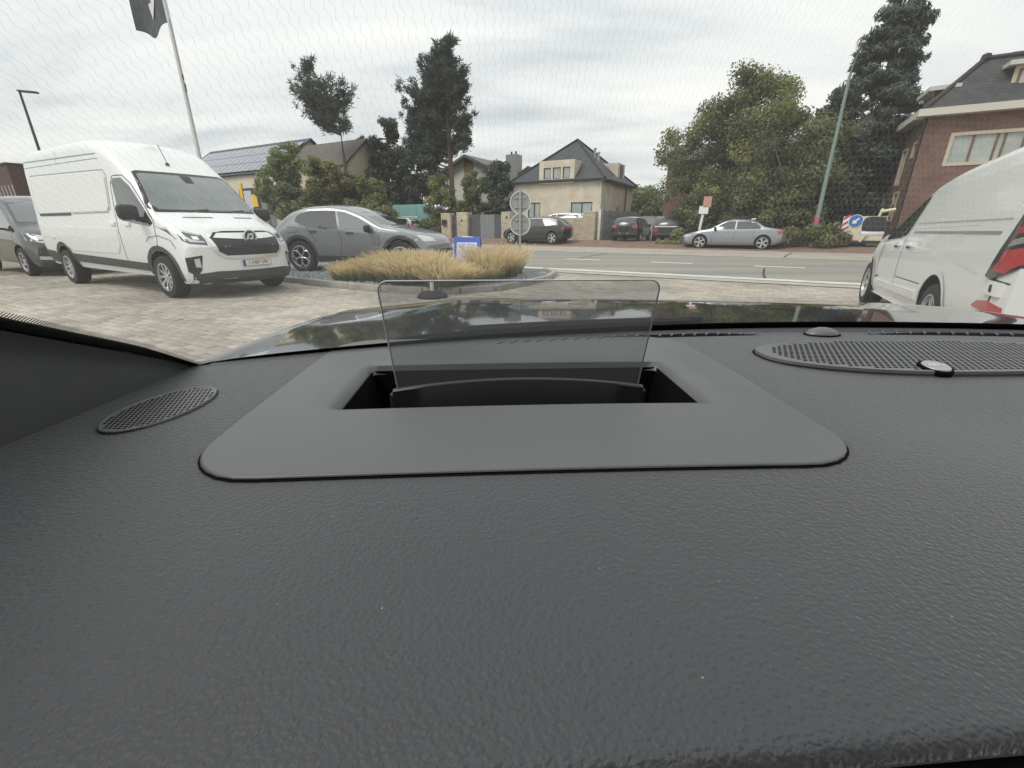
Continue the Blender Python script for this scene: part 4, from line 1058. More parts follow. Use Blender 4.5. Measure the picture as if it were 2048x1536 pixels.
# ---------------------------------------------------------------- generic passenger car
def passenger_car(name, label, sp, loc, rz, group, cat='car', style='five', paint=None, glass=None, front=True, rear=True, rails=False, platetxt=None):
    root = empty(name, loc, rz); tag(root, label, cat, group)
    paint = paint or white_paint; glass = glass or car_glass
    me, bvh = body_mesh('body', sp, [paint, liner]); link_mesh('body', me, root); S = Skin(bvh)
    L = sp['L']
    for v in 'LR':
        for poly, gm in sp['win']:
            S.patch(MB(), poly, v, .004, .09).build('side_window', gm or glass, root, smooth=30)
        g = MB()
        for ln in sp.get('seams', []): S.strip(g, ln, v, .012)
        if g.f: g.build('door_gap', seam, root, kind='stuff')
        for hx, hz in sp.get('handles', []):
            S.patch(MB(), [(hx, hz), (hx + .2, hz), (hx + .2, hz + .035), (hx, hz + .035)], v, .018).build('door_handle', sp.get('handle_mat', paint), root)
        if 'clad' in sp:
            for wx in sp['wheels']:
                S.arc(MB(), wx, sp['wr'] + .02, sp['arch'] + .003, sp['arch'] + sp['clad'], -6, 186, v, .008).build('wheel_arch_trim', dark_trim, root, smooth=40)
            S.patch(MB(), sp['sill'], v, .01, .15).build('sill_trim', sp.get('sill_mat', dark_trim), root)
        elif 'sill' in sp:
            S.patch(MB(), sp['sill'], v, .012, .15).build('sill_trim', sp.get('sill_mat', paint), root)
        for q in sp.get('creases', []):
            S.strip(MB(), q, v, .018, .002).build('body_crease_shade', MATS['crease_shade_grey'], root)  # flat grey line painting the shade of a crease
    if 'ws' in sp: S.patch(MB(), sp['ws'], 'F', .004, .09).build('windscreen', glass, root, smooth=30)
    if 'rw' in sp: S.patch(MB(), sp['rw'], 'B', .004, .09).build('rear_window', glass, root, smooth=30)
    for sg in (-1, 1):
        q = lambda pts: [(sg * a, b) for a, b in pts]
        if 'head' in sp: S.patch(MB(), q(sp['head']), 'F', .004, .06).build('headlight', sp.get('head_mat', lamp_clear), root, smooth=30)
        if 'tail' in sp: S.patch(MB(), q(sp['tail']), 'B', .006, .06).build('tail_light', lamp_red, root, smooth=30)
        if 'mir' in sp: mirror(root, sp['mir'][0], sg * sp['mir'][1], sp['mir'][2], sp.get('mir_mat', paint))
    for v in 'LR':
        if 'tail_side' in sp: S.patch(MB(), sp['tail_side'], v, .006, .06).build('tail_light', lamp_red, root, smooth=30)
        if 'head_side' in sp: S.patch(MB(), sp['head_side'], v, .006, .06).build('headlight', sp.get('head_mat', lamp_clear), root, smooth=30)
    if 'grille' in sp: S.patch(MB(), sp['grille'], 'F', .006, .08).build('grille', black_plastic, root)
    if 'bumper_b' in sp: S.patch(MB(), sp['bumper_b'], 'B', .008, .1).build('rear_bumper_trim', dark_trim, root)
    if rails:
        for sg in (-1, 1):
            MB().tube([(sp['rail'][0], sg * .58, sp['rail'][2]), (sp['rail'][0] + .1, sg * .58, sp['rail'][2] + .05), (sp['rail'][1] - .1, sg * .58, sp['rail'][2] + .05), (sp['rail'][1], sg * .58, sp['rail'][2])], .014, 6).build('roof_rail', alloy, root)
    for wx in sp['wheels']:
        for sg in (-1, 1): make_wheel(root, wx, sg * (max(k[1] for k in sp['hw']) - .115), sp['wr'], .22, style, sp.get('rim'))
    return root, S

grey_paint = mat('grey_car_paint', (.24, .25, .265), .35, metal=.35, coat=.8)
silver_paint = mat('silver_car_paint', (.33, .35, .375), .3, metal=.5, coat=.8)
black_paint = mat('black_car_paint', (.012, .013, .015), .2, coat=1.0)
green_black = mat('dark_green_paint', (.012, .02, .02), .22, coat=1.0)
brown_black = mat('dark_brown_paint', (.05, .048, .047), .25, metal=.3, coat=1.0)

# grey electric coupe behind the grass
cap = dict(L=4.63, wheels=(.93, 3.74), wr=.385, arch=.44, rim=.27, bowf=.42, bowr=.25, ramp=1.3,
    top=[(0, 1.02), (.05, 1.16), (.35, 1.34), (.75, 1.53), (1.2, 1.625), (1.7, 1.64), (2.15, 1.60), (2.6, 1.47), (3.05, 1.26), (3.3, 1.13), (3.8, 1.06), (4.3, .96), (4.55, .84), (4.63, .72)],
    belt=[(0, .93), (1.2, 1.1), (2.5, 1.02), (3.5, .98), (4.3, .88), (4.63, .6)],
    bot=[(0, .5), (.15, .34), (.8, .24), (3.9, .22), (4.4, .26), (4.63, .36)],
    hw=[(0, .86), (.3, .92), (.95, .945), (2.3, .93), (3.7, .94), (4.3, .9), (4.63, .82)], tumble=[(0, .5), (2, .42), (4.6, .4)],
    win=[([(.84, 1.24), (.86, 1.35), (1.0, 1.43), (1.3, 1.485), (1.95, 1.485), (2.07, 1.06), (1.75, 1.06), (1.3, 1.1), (.98, 1.17)], None),
         ([(2.02, 1.48), (2.25, 1.445), (2.6, 1.325), (3.02, 1.12), (3.02, 1.035), (2.13, 1.055)], light_glass)],
    seams=[[(2.06, 1.05), (2.16, .8), (2.1, .42)], [(1.2, 1.1), (1.42, .8), (1.34, .6)], [(3.14, 1.03), (3.2, .8), (3.12, .42)], [(.62, 1.1), (.92, 1.08), (.9, .97), (.64, .98), (.62, 1.1)]],
    handles=[(1.28, .98), (2.3, .95)], handle_mat=dark_trim, clad=.075, sill=[(1.35, .24), (3.3, .24), (3.28, .42), (1.4, .42)],
    ws=[(-.7, 1.16), (.7, 1.16), (.55, 1.56), (-.55, 1.56)], rw=[(-.6, 1.2), (.6, 1.2), (.5, 1.54), (-.5, 1.54)], head=[(.82, .9), (.5, .86), (.5, .78), (.86, .8)], head_side=[(4.12, .93), (4.4, .88), (4.5, .78), (4.3, .78)], tail=[(.86, 1.0), (.4, .98), (.4, .9), (.86, .88)],
    grille=[(-.4, .6), (.4, .6), (.4, .4), (-.4, .4)], mir=(2.95, 1.02, 1.07), mir_mat=black_plastic)
gw = RF(-11.0, 9.0, 0)
_h = R(-13)
_c = Vector((-5.45, 11.6, .07)) - Vector((math.cos(_h) * .93, math.sin(_h) * .93, 0)) - Vector((math.sin(_h), -math.cos(_h), 0)) * .94
passenger_car('crossover_car', 'dark grey coupe crossover with petal spoke wheels standing on the gravel behind the grass', cap, _c, _h, 'vehicles parked on the forecourt', style='flower', paint=grey_paint)

# silver saloon over the road (faces left)
sal = dict(L=4.95, wheels=(1.02, 3.96), wr=.335, arch=.385, rim=.25, bowf=.35, bowr=.3, ramp=1.2,
    top=[(0, .78), (.04, .9), (.1, .98), (.75, 1.06), (1.0, 1.13), (1.4, 1.36), (1.85, 1.48), (2.4, 1.50), (2.85, 1.43), (3.25, 1.22), (3.6, 1.02), (4.0, .95), (4.6, .8), (4.88, .68), (4.95, .58)],
    belt=[(0, .8), (.8, .97), (2.5, .93), (3.5, .88), (4.5, .74), (4.95, .5)],
    bot=[(0, .42), (.2, .28), (.8, .2), (4.2, .18), (4.8, .2), (4.95, .3)],
    hw=[(0, .82), (.3, .88), (1, .92), (2.5, .91), (4.0, .91), (4.6, .86), (4.95, .76)], tumble=[(0, .55), (2.5, .5), (4.9, .5)],
    win=[([(1.22, 1.0), (1.2, 1.1), (1.45, 1.31), (1.85, 1.40), (2.3, 1.41), (2.3, .98)], None), ([(2.36, .98), (2.36, 1.41), (2.6, 1.385), (2.92, 1.27), (3.3, 1.0), (3.3, .96)], None)],
    seams=[[(2.33, .96), (2.36, .6), (2.3, .3)], [(1.5, .98), (1.5, .7), (1.35, .5)], [(3.36, .92), (3.4, .6), (3.36, .3)]],
    handles=[(1.6, .86), (2.55, .84)], sill=[(1.45, .17), (3.55, .17), (3.55, .26), (1.45, .26)], sill_mat=silver_paint,
    ws=[(-.66, 1.0), (.66, 1.0), (.52, 1.4), (-.52, 1.4)], rw=[(-.6, 1.1), (.6, 1.1), (.5, 1.4), (-.5, 1.4)], head=[(.8, .72), (.45, .7), (.45, .6), (.84, .62)], head_side=[(4.5, .73), (4.78, .68), (4.85, .58), (4.62, .6)],
    tail=[(.86, .92), (.5, .9), (.5, .78), (.86, .74)], tail_side=[(.06, .9), (.42, .86), (.4, .76), (.08, .74)], mir=(3.28, .98, 1.0), mir_mat=black_plastic)
r_, S_ = passenger_car('saloon_car', 'silver four-door saloon with bright alloy wheels at the far kerb, below the big leafy tree', sal, RF(.95, 26.95, .04), ROT + math.pi, 'cars across the road', paint=silver_paint)
MB().box((1.6, 0, 1.475), (.22, .05, .07), 0, None, .02).build('roof_fin', white_paint, r_)

# black electric crossover over the road (faces left)
suv = dict(L=4.75, wheels=(.95, 3.85), wr=.37, arch=.425, bowf=.35, bowr=.25, ramp=1.2,
    top=[(0, .9), (.05, 1.05), (.25, 1.25), (.6, 1.5), (1.0, 1.62), (1.8, 1.68), (2.4, 1.67), (2.9, 1.55), (3.4, 1.24), (3.7, 1.1), (4.2, 1.0), (4.6, .85), (4.75, .65)],
    belt=[(0, .9), (1, 1.08), (2.5, 1.0), (3.6, .96), (4.5, .78), (4.75, .55)],
    bot=[(0, .5), (.2, .34), (.8, .24), (4, .22), (4.5, .24), (4.75, .36)],
    hw=[(0, .84), (.3, .9), (1, .93), (2.5, .92), (3.9, .92), (4.5, .86), (4.75, .76)], tumble=[(0, .5), (2, .42), (4.7, .42)],
    win=[([(.75, 1.16), (.9, 1.36), (1.2, 1.47), (2.2, 1.51), (2.25, 1.06), (1.2, 1.1)], None), ([(2.3, 1.06), (2.28, 1.51), (2.6, 1.47), (2.9, 1.33), (3.35, 1.1), (3.35, 1.04)], None)],
    seams=[[(2.28, 1.0), (2.3, .4)], [(3.4, 1.0), (3.4, .4)]], handles=[(1.6, .95), (2.5, .93)], clad=.06, sill=[(1.4, .23), (3.4, .23), (3.4, .36), (1.4, .36)],
    ws=[(-.66, 1.14), (.66, 1.14), (.52, 1.58), (-.52, 1.58)], rw=[(-.62, 1.12), (.62, 1.12), (.5, 1.5), (-.5, 1.5)], tail=[(.85, 1.0), (.1, .98), (.1, .93), (.85, .9)], tail_side=[(.06, 1.0), (.3, 1.0), (.28, .9), (.08, .9)], mir=(3.2, 1.0, 1.06))
passenger_car('crossover_car', 'black crossover parked by the stone wall behind the two round signs', suv, RF(-10.75, 27.15, .08), ROT + math.pi, 'cars across the road', paint=black_paint)

# estate with roof rails by the green screen, seen from behind
est = dict(L=4.6, wheels=(.95, 3.7), wr=.34, arch=.39, bowf=.3, bowr=.2, ramp=1.2,
    top=[(0, .95), (.05, 1.1), (.3, 1.45), (.6, 1.6), (1.5, 1.65), (2.4, 1.63), (2.9, 1.5), (3.5, 1.12), (4.2, .98), (4.5, .8), (4.6, .6)],
    belt=[(0, .92), (1, 1.02), (2.5, .98), (3.6, .94), (4.3, .78), (4.6, .55)], bot=[(0, .45), (.2, .3), (.8, .22), (4, .2), (4.6, .34)],
    hw=[(0, .82), (.3, .88), (1, .91), (2.5, .9), (3.8, .9), (4.4, .84), (4.6, .74)], tumble=[(0, .45), (2, .4), (4.6, .42)],
    win=[([(.55, 1.12), (.6, 1.46), (1.4, 1.52), (2.2, 1.52), (2.25, 1.06)], None), ([(2.3, 1.06), (2.28, 1.52), (2.6, 1.48), (3.2, 1.1), (3.2, 1.02)], None)],
    seams=[[(2.28, 1.0), (2.3, .35)]], handles=[(1.5, .94), (2.5, .92)], ws=[(-.64, 1.14), (.64, 1.14), (.52, 1.5), (-.52, 1.5)], rw=[(-.62, 1.12), (.62, 1.12), (.54, 1.5), (-.54, 1.5)],
    tail=[(.84, 1.14), (.55, 1.12), (.55, .92), (.84, .88)], tail_side=[(.06, 1.16), (.4, 1.14), (.34, .92), (.08, .88)], mir=(3.1, .98, 1.0), rail=(.6, 2.3, 1.64), bumper_b=[(-.8, .5), (.8, .5), (.8, .66), (-.8, .66)])
passenger_car('estate_car', 'pale silver estate car with roof rails in front of the turquoise screen', est, RF(-25.1, 29.4, .2), R(152), 'cars across the road', paint=mat('pale_silver_paint', (.58, .58, .57), .28, metal=.3, coat=1), rails=True)
passenger_car('estate_car', 'white car behind the stone wall, only its roof showing above it', dict(est, rail=(.6, 2.3, 1.64)), RF(-11.2, 31.6, .42), ROT + math.pi, 'cars across the road', paint=white_paint)

# hatchback and estate parked nose-in beyond the wall end
hat = dict(L=4.25, wheels=(.8, 3.42), wr=.32, arch=.37, bowf=.3, bowr=.22, ramp=1.2,
    top=[(0, .9), (.05, 1.04), (.2, 1.25), (.5, 1.44), (1.2, 1.49), (2.0, 1.47), (2.5, 1.34), (3.0, 1.06), (3.7, .95), (4.1, .8), (4.25, .6)],
    belt=[(0, .88), (1, .96), (2.5, .92), (3.4, .88), (4.0, .74), (4.25, .5)], bot=[(0, .4), (.2, .28), (.8, .2), (3.6, .2), (4.25, .32)],
    hw=[(0, .82), (.25, .87), (1, .9), (2.5, .89), (3.5, .88), (4, .82), (4.25, .72)], tumble=[(0, .45), (2, .42), (4.2, .42)],
    win=[([(.5, 1.02), (.7, 1.32), (1.8, 1.36), (1.9, .98)], None), ([(1.95, .98), (1.9, 1.36), (2.2, 1.3), (2.8, 1.0), (2.8, .95)], None)],
    seams=[[(1.92, .95), (1.95, .32)]], rw=[(-.6, 1.08), (.6, 1.08), (.52, 1.36), (-.52, 1.36)], ws=[(-.62, 1.06), (.62, 1.06), (.52, 1.36), (-.52, 1.36)],
    tail=[(.83, .98), (.5, .96), (.5, .8), (.83, .78)], mir=(2.75, .96, .96), bumper_b=[(-.8, .42), (.8, .42), (.8, .52), (-.8, .52)])
e2rot = R(61)
hr, hS = passenger_car('hatchback_car', 'dark hatchback seen from behind with a round white badge, next to the grey plank fence', hat, RF(-7.75, 28.3, .25), e2rot, 'cars across the road', paint=green_black)
hp = hS.hit(0, .96, 'B', .02)[0]
MB().lathe([(.001, .012), (.06, .012), (.065, 0)], 20, 0, Matrix.Translation(hp) @ Matrix.Rotation(R(-90), 4, 'Y')).build('badge', chrome, hr)
for yy in (-.25, .25):
    p_ = hS.hit(yy, .5, 'B', .01)[0]; MB().lathe([(.001, .01), (.05, .01), (.055, 0)], 14, 0, Matrix.Translation(p_) @ Matrix.Rotation(R(-90), 4, 'Y')).build('parking_lamp', chrome, hr)
wag = dict(hat, rw=[(-.58, 1.08), (.58, 1.08), (.5, 1.38), (-.5, 1.38)], tail=[(.84, .8), (.5, .78), (.5, .6), (.84, .58)])
wr_, wS = passenger_car('hatchback_car', 'dark brown car seen from behind with a chrome strip, right of the dark hatchback', wag, RF(-5.35, 28.9, .25), e2rot, 'cars across the road', paint=brown_black)
wS.strip(MB(), [(-.7, .88), (.7, .88)], 'B', .05, .01).build('chrome_strip', chrome, wr_)
passenger_car('hatchback_car', 'black car half hidden in the bushes, beyond the brown car with a chrome strip', hat, RF(-3.2, 31.2, .25), e2rot, 'cars across the road', paint=black_paint)

# ---------------------------------------------------------------- black van behind the white one
dv = dict(L=5.0, wheels=(.95, 3.95), wr=.34, arch=.4, bowf=.4, bowr=.05, ramp=1.4, rc=.16,
    top=[(0, 1.8), (.06, 1.92), (.4, 1.97), (2.6, 1.96), (3.0, 1.88), (3.4, 1.66), (3.9, 1.32), (4.1, 1.22), (4.6, 1.08), (4.9, .92), (5, .75)],
    belt=[(0, 1.15), (3, 1.12), (3.9, 1.06), (4.7, .86), (5, .62)], bot=[(0, .42), (.3, .3), (4.3, .26), (4.8, .22), (5, .34)],
    hw=[(0, .94), (.2, .97), (3.5, .98), (4.4, .96), (5, .86)], tumble=[(0, .12), (2.6, .14), (3.4, .26), (5, .3)],
    win=[([(2.55, 1.72), (2.8, 1.74), (3.1, 1.66), (3.75, 1.2), (3.7, 1.14), (2.6, 1.16)], None)],
    seams=[[(2.5, 1.8), (2.5, .4)], [(3.8, 1.1), (3.75, .6)], [(.4, 1.14), (2.3, 1.14)]], handles=[(2.2, 1.02), (2.65, 1.02)],
    ws=[(-.78, 1.3), (.78, 1.3), (.66, 1.82), (-.66, 1.82)], head=[(.9, 1.04), (.55, .96), (.52, .84), (.62, .78), (.9, .86)], grille=[(-.5, .92), (.5, .92), (.42, .6), (-.42, .6)], mir=(3.35, 1.12, 1.2), mir_mat=black_plastic)
vr, vS = passenger_car('panel_van', 'black panel van parked behind the white high-roof van', dv, RF(-20.2, 4.87, 0), ROT, 'vehicles parked on the forecourt', cat='van', style='cap', paint=mat('black_van_paint', (.025, .028, .03), .25, coat=1), glass=mat('grey_windscreen', (.09, .11, .11), .05, spec=1, coat=1))
for sg in (-1, 1):
    vS.patch(MB(), [(sg * .85, .5), (sg * .55, .48), (sg * .55, .4), (sg * .85, .42)], 'F', .008).build('fog_lamp', lamp_clear, vr)

# ---------------------------------------------------------------- white van on the right, seen from behind
def right_van():
    root = empty('panel_van', RF(2.5, 4.4, 0), R(61))
    tag(root, 'white panel van seen from behind with a tall black and red tail light', 'van', 'vehicles parked on the forecourt')
    sp = dict(L=5.75, n=90, wheels=(1.52, 4.75), wr=.335, arch=.4, bowf=.55, bowr=.06, ramp=1.5, rc=.10,
        top=[(0, 1.68), (.05, 1.80), (.25, 1.89), (.8, 1.885), (1.5, 1.845), (2.3, 1.785), (2.8, 1.735), (3.1, 1.66), (3.6, 1.45), (4.2, 1.18), (4.4, 1.12), (4.9, 1.04), (5.35, .92), (5.6, .78), (5.75, .6)],
        belt=[(0, 1.14), (3, 1.1), (4.2, 1.02), (5.2, .84), (5.75, .5)], bot=[(0, .4), (.3, .3), (5, .22), (5.6, .2), (5.75, .32)],
        hw=[(0, .9), (.2, .935), (2, .945), (4.0, .94), (5.0, .93), (5.75, .84)], tumble=[(0, .10), (2, .12), (2.8, .2), (4.2, .34), (5.7, .34)])
    me, bvh = body_mesh('body', sp, [van_paint, liner]); link_mesh('body', me, root); S = Skin(bvh)
    S.patch(MB(), [(-.75, 1.2), (.75, 1.2), (.62, 1.72), (-.62, 1.72)], 'F', .004).build('windscreen', car_glass, root, smooth=30)
    for v in 'LR':
        S.patch(MB(), [(2.98, 1.53), (3.02, 1.56), (3.3, 1.48), (3.85, 1.24), (4.15, 1.06), (4.1, 1.02), (3.2, 1.07), (3.12, 1.12)], v, .005).build('side_window', mat('van_side_glass', (.02, .028, .025), .05, spec=.9, coat=.5), root, smooth=30)
        g = MB(); S.strip(g, [(2.9, 1.62), (3.08, 1.1), (3.05, .4)], v, .012); S.strip(g, [(4.2, 1.02), (4.2, .6), (4.15, .4)], v, .012)
        S.strip(g, [(.35, .84), (.08, .82)], v, .012); S.strip(g, [(.22, .83), (.25, .6), (.1, .42)], v, .018); S.strip(g, [(1.95, .62), (3.0, .6)], v, .01)
        g.build('panel_gap', seam, root, kind='stuff')
        for ln in ([(1.0, 1.23), (2.9, 1.19)], [(1.2, 1.13), (2.2, 1.17), (3.0, 1.14)], [(.6, .85), (1.1, .9)], [(2.0, .95), (3.9, .88), (4.3, .84)]):
            S.strip(MB(), ln, v, .022, .002).build('body_crease_shade', mat('soft_crease_shade', (.64, .66, .65), .5), root)  # tinted strips paint the shade of the body creases
        for wx in (1.52, 4.75): S.arc(MB(), wx, .35, .405, .47, 0, 180, v, .012).build('wheel_arch_flare', van_paint, root, smooth=40)
        S.patch(MB(), [(.5, 1.155), (2.85, 1.13), (2.85, 1.15), (.5, 1.178)], v, .006, .12).build('sliding_door_rail', mat('rail_grey', (.25, .255, .255), .5), root)
        S.patch(MB(), [(2.02, .44), (4.2, .38), (4.2, .46), (2.02, .53)], v, .014, .12).build('side_moulding', van_paint, root, smooth=30)
        S.patch(MB(), [(.36, 1.68), (2.75, 1.58), (2.9, 1.24), (.42, 1.27)], v, .008, .12).build('side_panel', van_paint, root, smooth=30)
        for hx, hz in ((2.6, .98), (3.2, .97)):
            S.patch(MB(), [(hx, hz), (hx + .22, hz), (hx + .22, hz + .045), (hx, hz + .05)], v, .03).build('door_handle', white_paint, root)
            S.patch(MB(), [(hx + .2, hz - .03), (hx + .32, hz - .03), (hx + .32, hz + .02), (hx + .2, hz + .02)], v, .008).build('handle_recess', black_plastic, root)
        t = S.patch(MB(), [(.02, 1.6), (.17, 1.56), (.24, 1.33), (.40, .85), (.28, .83), (.12, .9), (.02, .95)], v, .02, .05).build('tail_light', mat('tail_black', (.014, .014, .015), .2, coat=.8), root, smooth=30)
        S.patch(MB(), [(.02, 1.34), (.17, 1.30), (.19, 1.16), (.02, 1.2)], v, .028, .05).build('red_lens', lamp_red, t)
        S.patch(MB(), [(.02, 1.17), (.2, 1.12), (.22, 1.07), (.02, 1.12)], v, .028, .05).build('white_lens', mat('lens_grey', (.4, .4, .4), .2, metal=.4, coat=.8), t)
        S.patch(MB(), [(.03, 1.08), (.23, 1.04), (.29, .9), (.14, .89), (.03, .97)], v, .028, .05).build('red_lens', lamp_red, t)
        S.patch(MB(), [(.08, .58), (.5, .61), (.42, .66), (.25, .68), (.08, .65)], v, .008).build('reflector', lamp_red, root)
        S.patch(MB(), [(.13, .72), (.32, .73), (.3, .83), (.13, .82)], v, .022).build('hinge_cover', white_paint, root)
        S.patch(MB(), [(.2, .75), (.225, .75), (.24, .8), (.215, .8)], v, .028).build('hinge_bolt', black_plastic, root)
        S.patch(MB(), [(1.98, .2), (4.3, .16), (4.3, .26), (1.98, .3)], v, .04, .15).build('sill', white_paint, root)
        S.strip(MB(), [(4.15, .5), (4.0, .52)], v, .03).build('side_emblem', dark_trim, root)
    for sg in (-1, 1):
        o = mirror(root, 3.95, sg * 1.15, 1.22, black_plastic, white_paint, 1.35)
        o2 = MB().box((-.085, 0, .02), (.005, .22, .17), 0).build('mirror_glass', mat('mirror_glass', (.03, .035, .035), .1, metal=.2), o)
    S.patch(MB(), [(-.8, .72), (.8, .72), (.82, .95), (-.82, .95)], 'B', .004).build('door_panel', white_paint, root)
    for wx in (1.52, 4.75):
        for sg in (-1, 1): make_wheel(root, wx, sg * .82, .335, .23, 'five', .225)
right_van()
# ================================================================== trees and plants
def fdist(p):
    q = Vector(p) - Vector((0, 0, EYE)); return q.y * _cp - q.z * _sp
def leaves(clumps, n, size, elong, rng, up=.35, tintvar=.22):
    """leaf blades spread through clumps (x,y,z,radius_xy,radius_z,tint)"""
    C = np.asarray(clumps, float); wgt = (C[:, 3] ** 2) ; wgt /= wgt.sum()
    k = rng.choice(len(C), n, p=wgt); c = C[k]
    d = rng.normal(size=(n, 3)); d /= np.linalg.norm(d, axis=1, keepdims=True)
    rad = rng.random(n) ** .45
    pos = c[:, :3] + d * np.stack([c[:, 3], c[:, 3], c[:, 4]], 1) * rad[:, None]
    nrm = d + rng.normal(size=(n, 3)) * .7; nrm[:, 2] += up; nrm /= np.linalg.norm(nrm, axis=1, keepdims=True)
    a = np.cross(nrm, rng.normal(size=(n, 3))); a /= np.linalg.norm(a, axis=1, keepdims=True); b = np.cross(nrm, a)
    s = size * rng.uniform(.6, 1.4, (n, 1))
    V = np.stack([pos - a * s * elong, pos + b * s * .5, pos + a * s * elong, pos - b * s * .5], 1).reshape(-1, 3)
    F = np.arange(4 * n).reshape(n, 4)
    t = np.clip(c[:, 5] + rng.normal(0, tintvar, n) , 0, 1)
    return V, F, np.repeat(t, 4)
def needles(tufts, per, length, width, rng, up=.5):
    """needle blades fanning out of each tuft (x,y,z,dx,dy,dz,radius,tint)"""
    T = np.repeat(np.asarray(tufts, float), per, axis=0); n = len(T)
    d = T[:, 3:6] + rng.normal(size=(n, 3)) * .75; d[:, 2] += up * rng.random(n); d /= np.linalg.norm(d, axis=1, keepdims=True)
    p0 = T[:, :3] + rng.normal(size=(n, 3)) * T[:, 6:7] * .5
    L = length * rng.uniform(.6, 1.3, (n, 1)); s = np.cross(d, rng.normal(size=(n, 3))); s /= np.linalg.norm(s, axis=1, keepdims=True); s *= width
    V = np.stack([p0 - s * .5, p0 + s * .5, p0 + d * L + s * .25, p0 + d * L - s * .25], 1).reshape(-1, 3)
    return V, np.arange(4 * n).reshape(n, 4), np.repeat(np.clip(T[:, 7] + rng.normal(0, .15, n), 0, 1), 4)
bark = mat('bark', (.10, .085, .07), .95, noise=.4, nscale=6, bump=.4, bscale=12)
bark_red = mat('pine_bark', (.13, .095, .07), .95, noise=.4, nscale=6, bump=.4, bscale=12)
g_leaf = leaf_mat('leaf_green', (.068, .086, .046), (.21, .235, .115), (.33, .34, .12), .42)
g_bush = leaf_mat('leaf_olive', (.095, .108, .052), (.25, .265, .115), (.40, .40, .17), .42)
g_fresh = leaf_mat('leaf_fresh', (.11, .135, .065), (.27, .31, .145), (.40, .43, .2), .42)
g_con = leaf_mat('conifer_green', (.048, .064, .052), (.12, .145, .112), (.19, .205, .14), .3)
g_dark = leaf_mat('dark_shrub', (.044, .06, .05), (.105, .13, .098), (.16, .18, .12), .3)
g_pine = leaf_mat('pine_needles', (.042, .057, .05), (.10, .122, .098), (.17, .18, .125), .25)

def lobes_to_clumps(lobes, rng, csize, fill=.5, flat=.8, zmin=.3):
    out_ = []
    for (px, py, rpx, rpy, r, n) in lobes:
        c = D(px, py, r); f = fdist(c); rx, rz = rpx * f / 864, rpy * f / 864; ry = min(rx, (rx + rz) / 2)
        for _ in range(n):
            d = rng.normal(size=3); d /= np.linalg.norm(d); q = fill + (1 - fill) * rng.random() ** .5
            p = np.array(tuple(c)) + q * d * np.array([rx, ry, rz]); 
            if p[2] < zmin: p[2] = zmin + rng.random() * .4
            cs = csize * rng.uniform(.65, 1.35)
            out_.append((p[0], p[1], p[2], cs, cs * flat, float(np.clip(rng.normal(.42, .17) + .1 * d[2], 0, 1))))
    return out_
def plant(name, label, cat, group, lobes, trunk, m, n, size, csize, seed, elong=.8, fill=.5, limbs=14, tr=.2, bm_=None, tintvar=.2, shoots=0, flat=.8):
    rng = np.random.default_rng(seed); cl = lobes_to_clumps(lobes, rng, csize, fill, flat)
    for _ in range(shoots):
        k = cl[rng.integers(len(cl))]; cl.append((k[0] + rng.normal(0, .3), k[1] - .5, k[2] + rng.normal(0, .3), csize * .6, csize * .35, .95))
    tp = [D(*p) if len(p) == 3 else Vector(p[:3]) for p in trunk]
    b0 = Vector((tp[0].x, tp[0].y, GZ(tp[0].dot(E2)) - .1)); o = empty(name, b0); tag(o, label, cat, group)
    V, F, t = leaves(cl, n, size, elong, rng, tintvar=tintvar); V = V - np.array(tuple(b0))
    link_mesh('crown', np_mesh('crown', V, F, m, t), o)
    pts = [Vector((0, 0, 0))] + [p - b0 for p in tp[1:]]
    if len(pts) == 1: pts.append(Vector((0, 0, 1)))
    mb = MB().tube(pts, [tr * (1 - .75 * i / (len(pts) - 1)) for i in range(len(pts))], 10)
    for i in rng.choice(len(cl), min(limbs, len(cl)), replace=False):
        e = Vector(cl[i][:3]) - b0; k = rng.uniform(.3, .9); j = min(len(pts) - 2, int(k * (len(pts) - 1))); s = pts[j].lerp(pts[j + 1], k * (len(pts) - 1) - j)
        mid = s.lerp(e, .5) + Vector((0, 0, .15 * (e - s).length)); mb.tube([s, mid, e], [tr * .35, tr * .2, tr * .06], 6)
    mb.build('trunk', bm_ or bark, o, smooth=60)
    return o

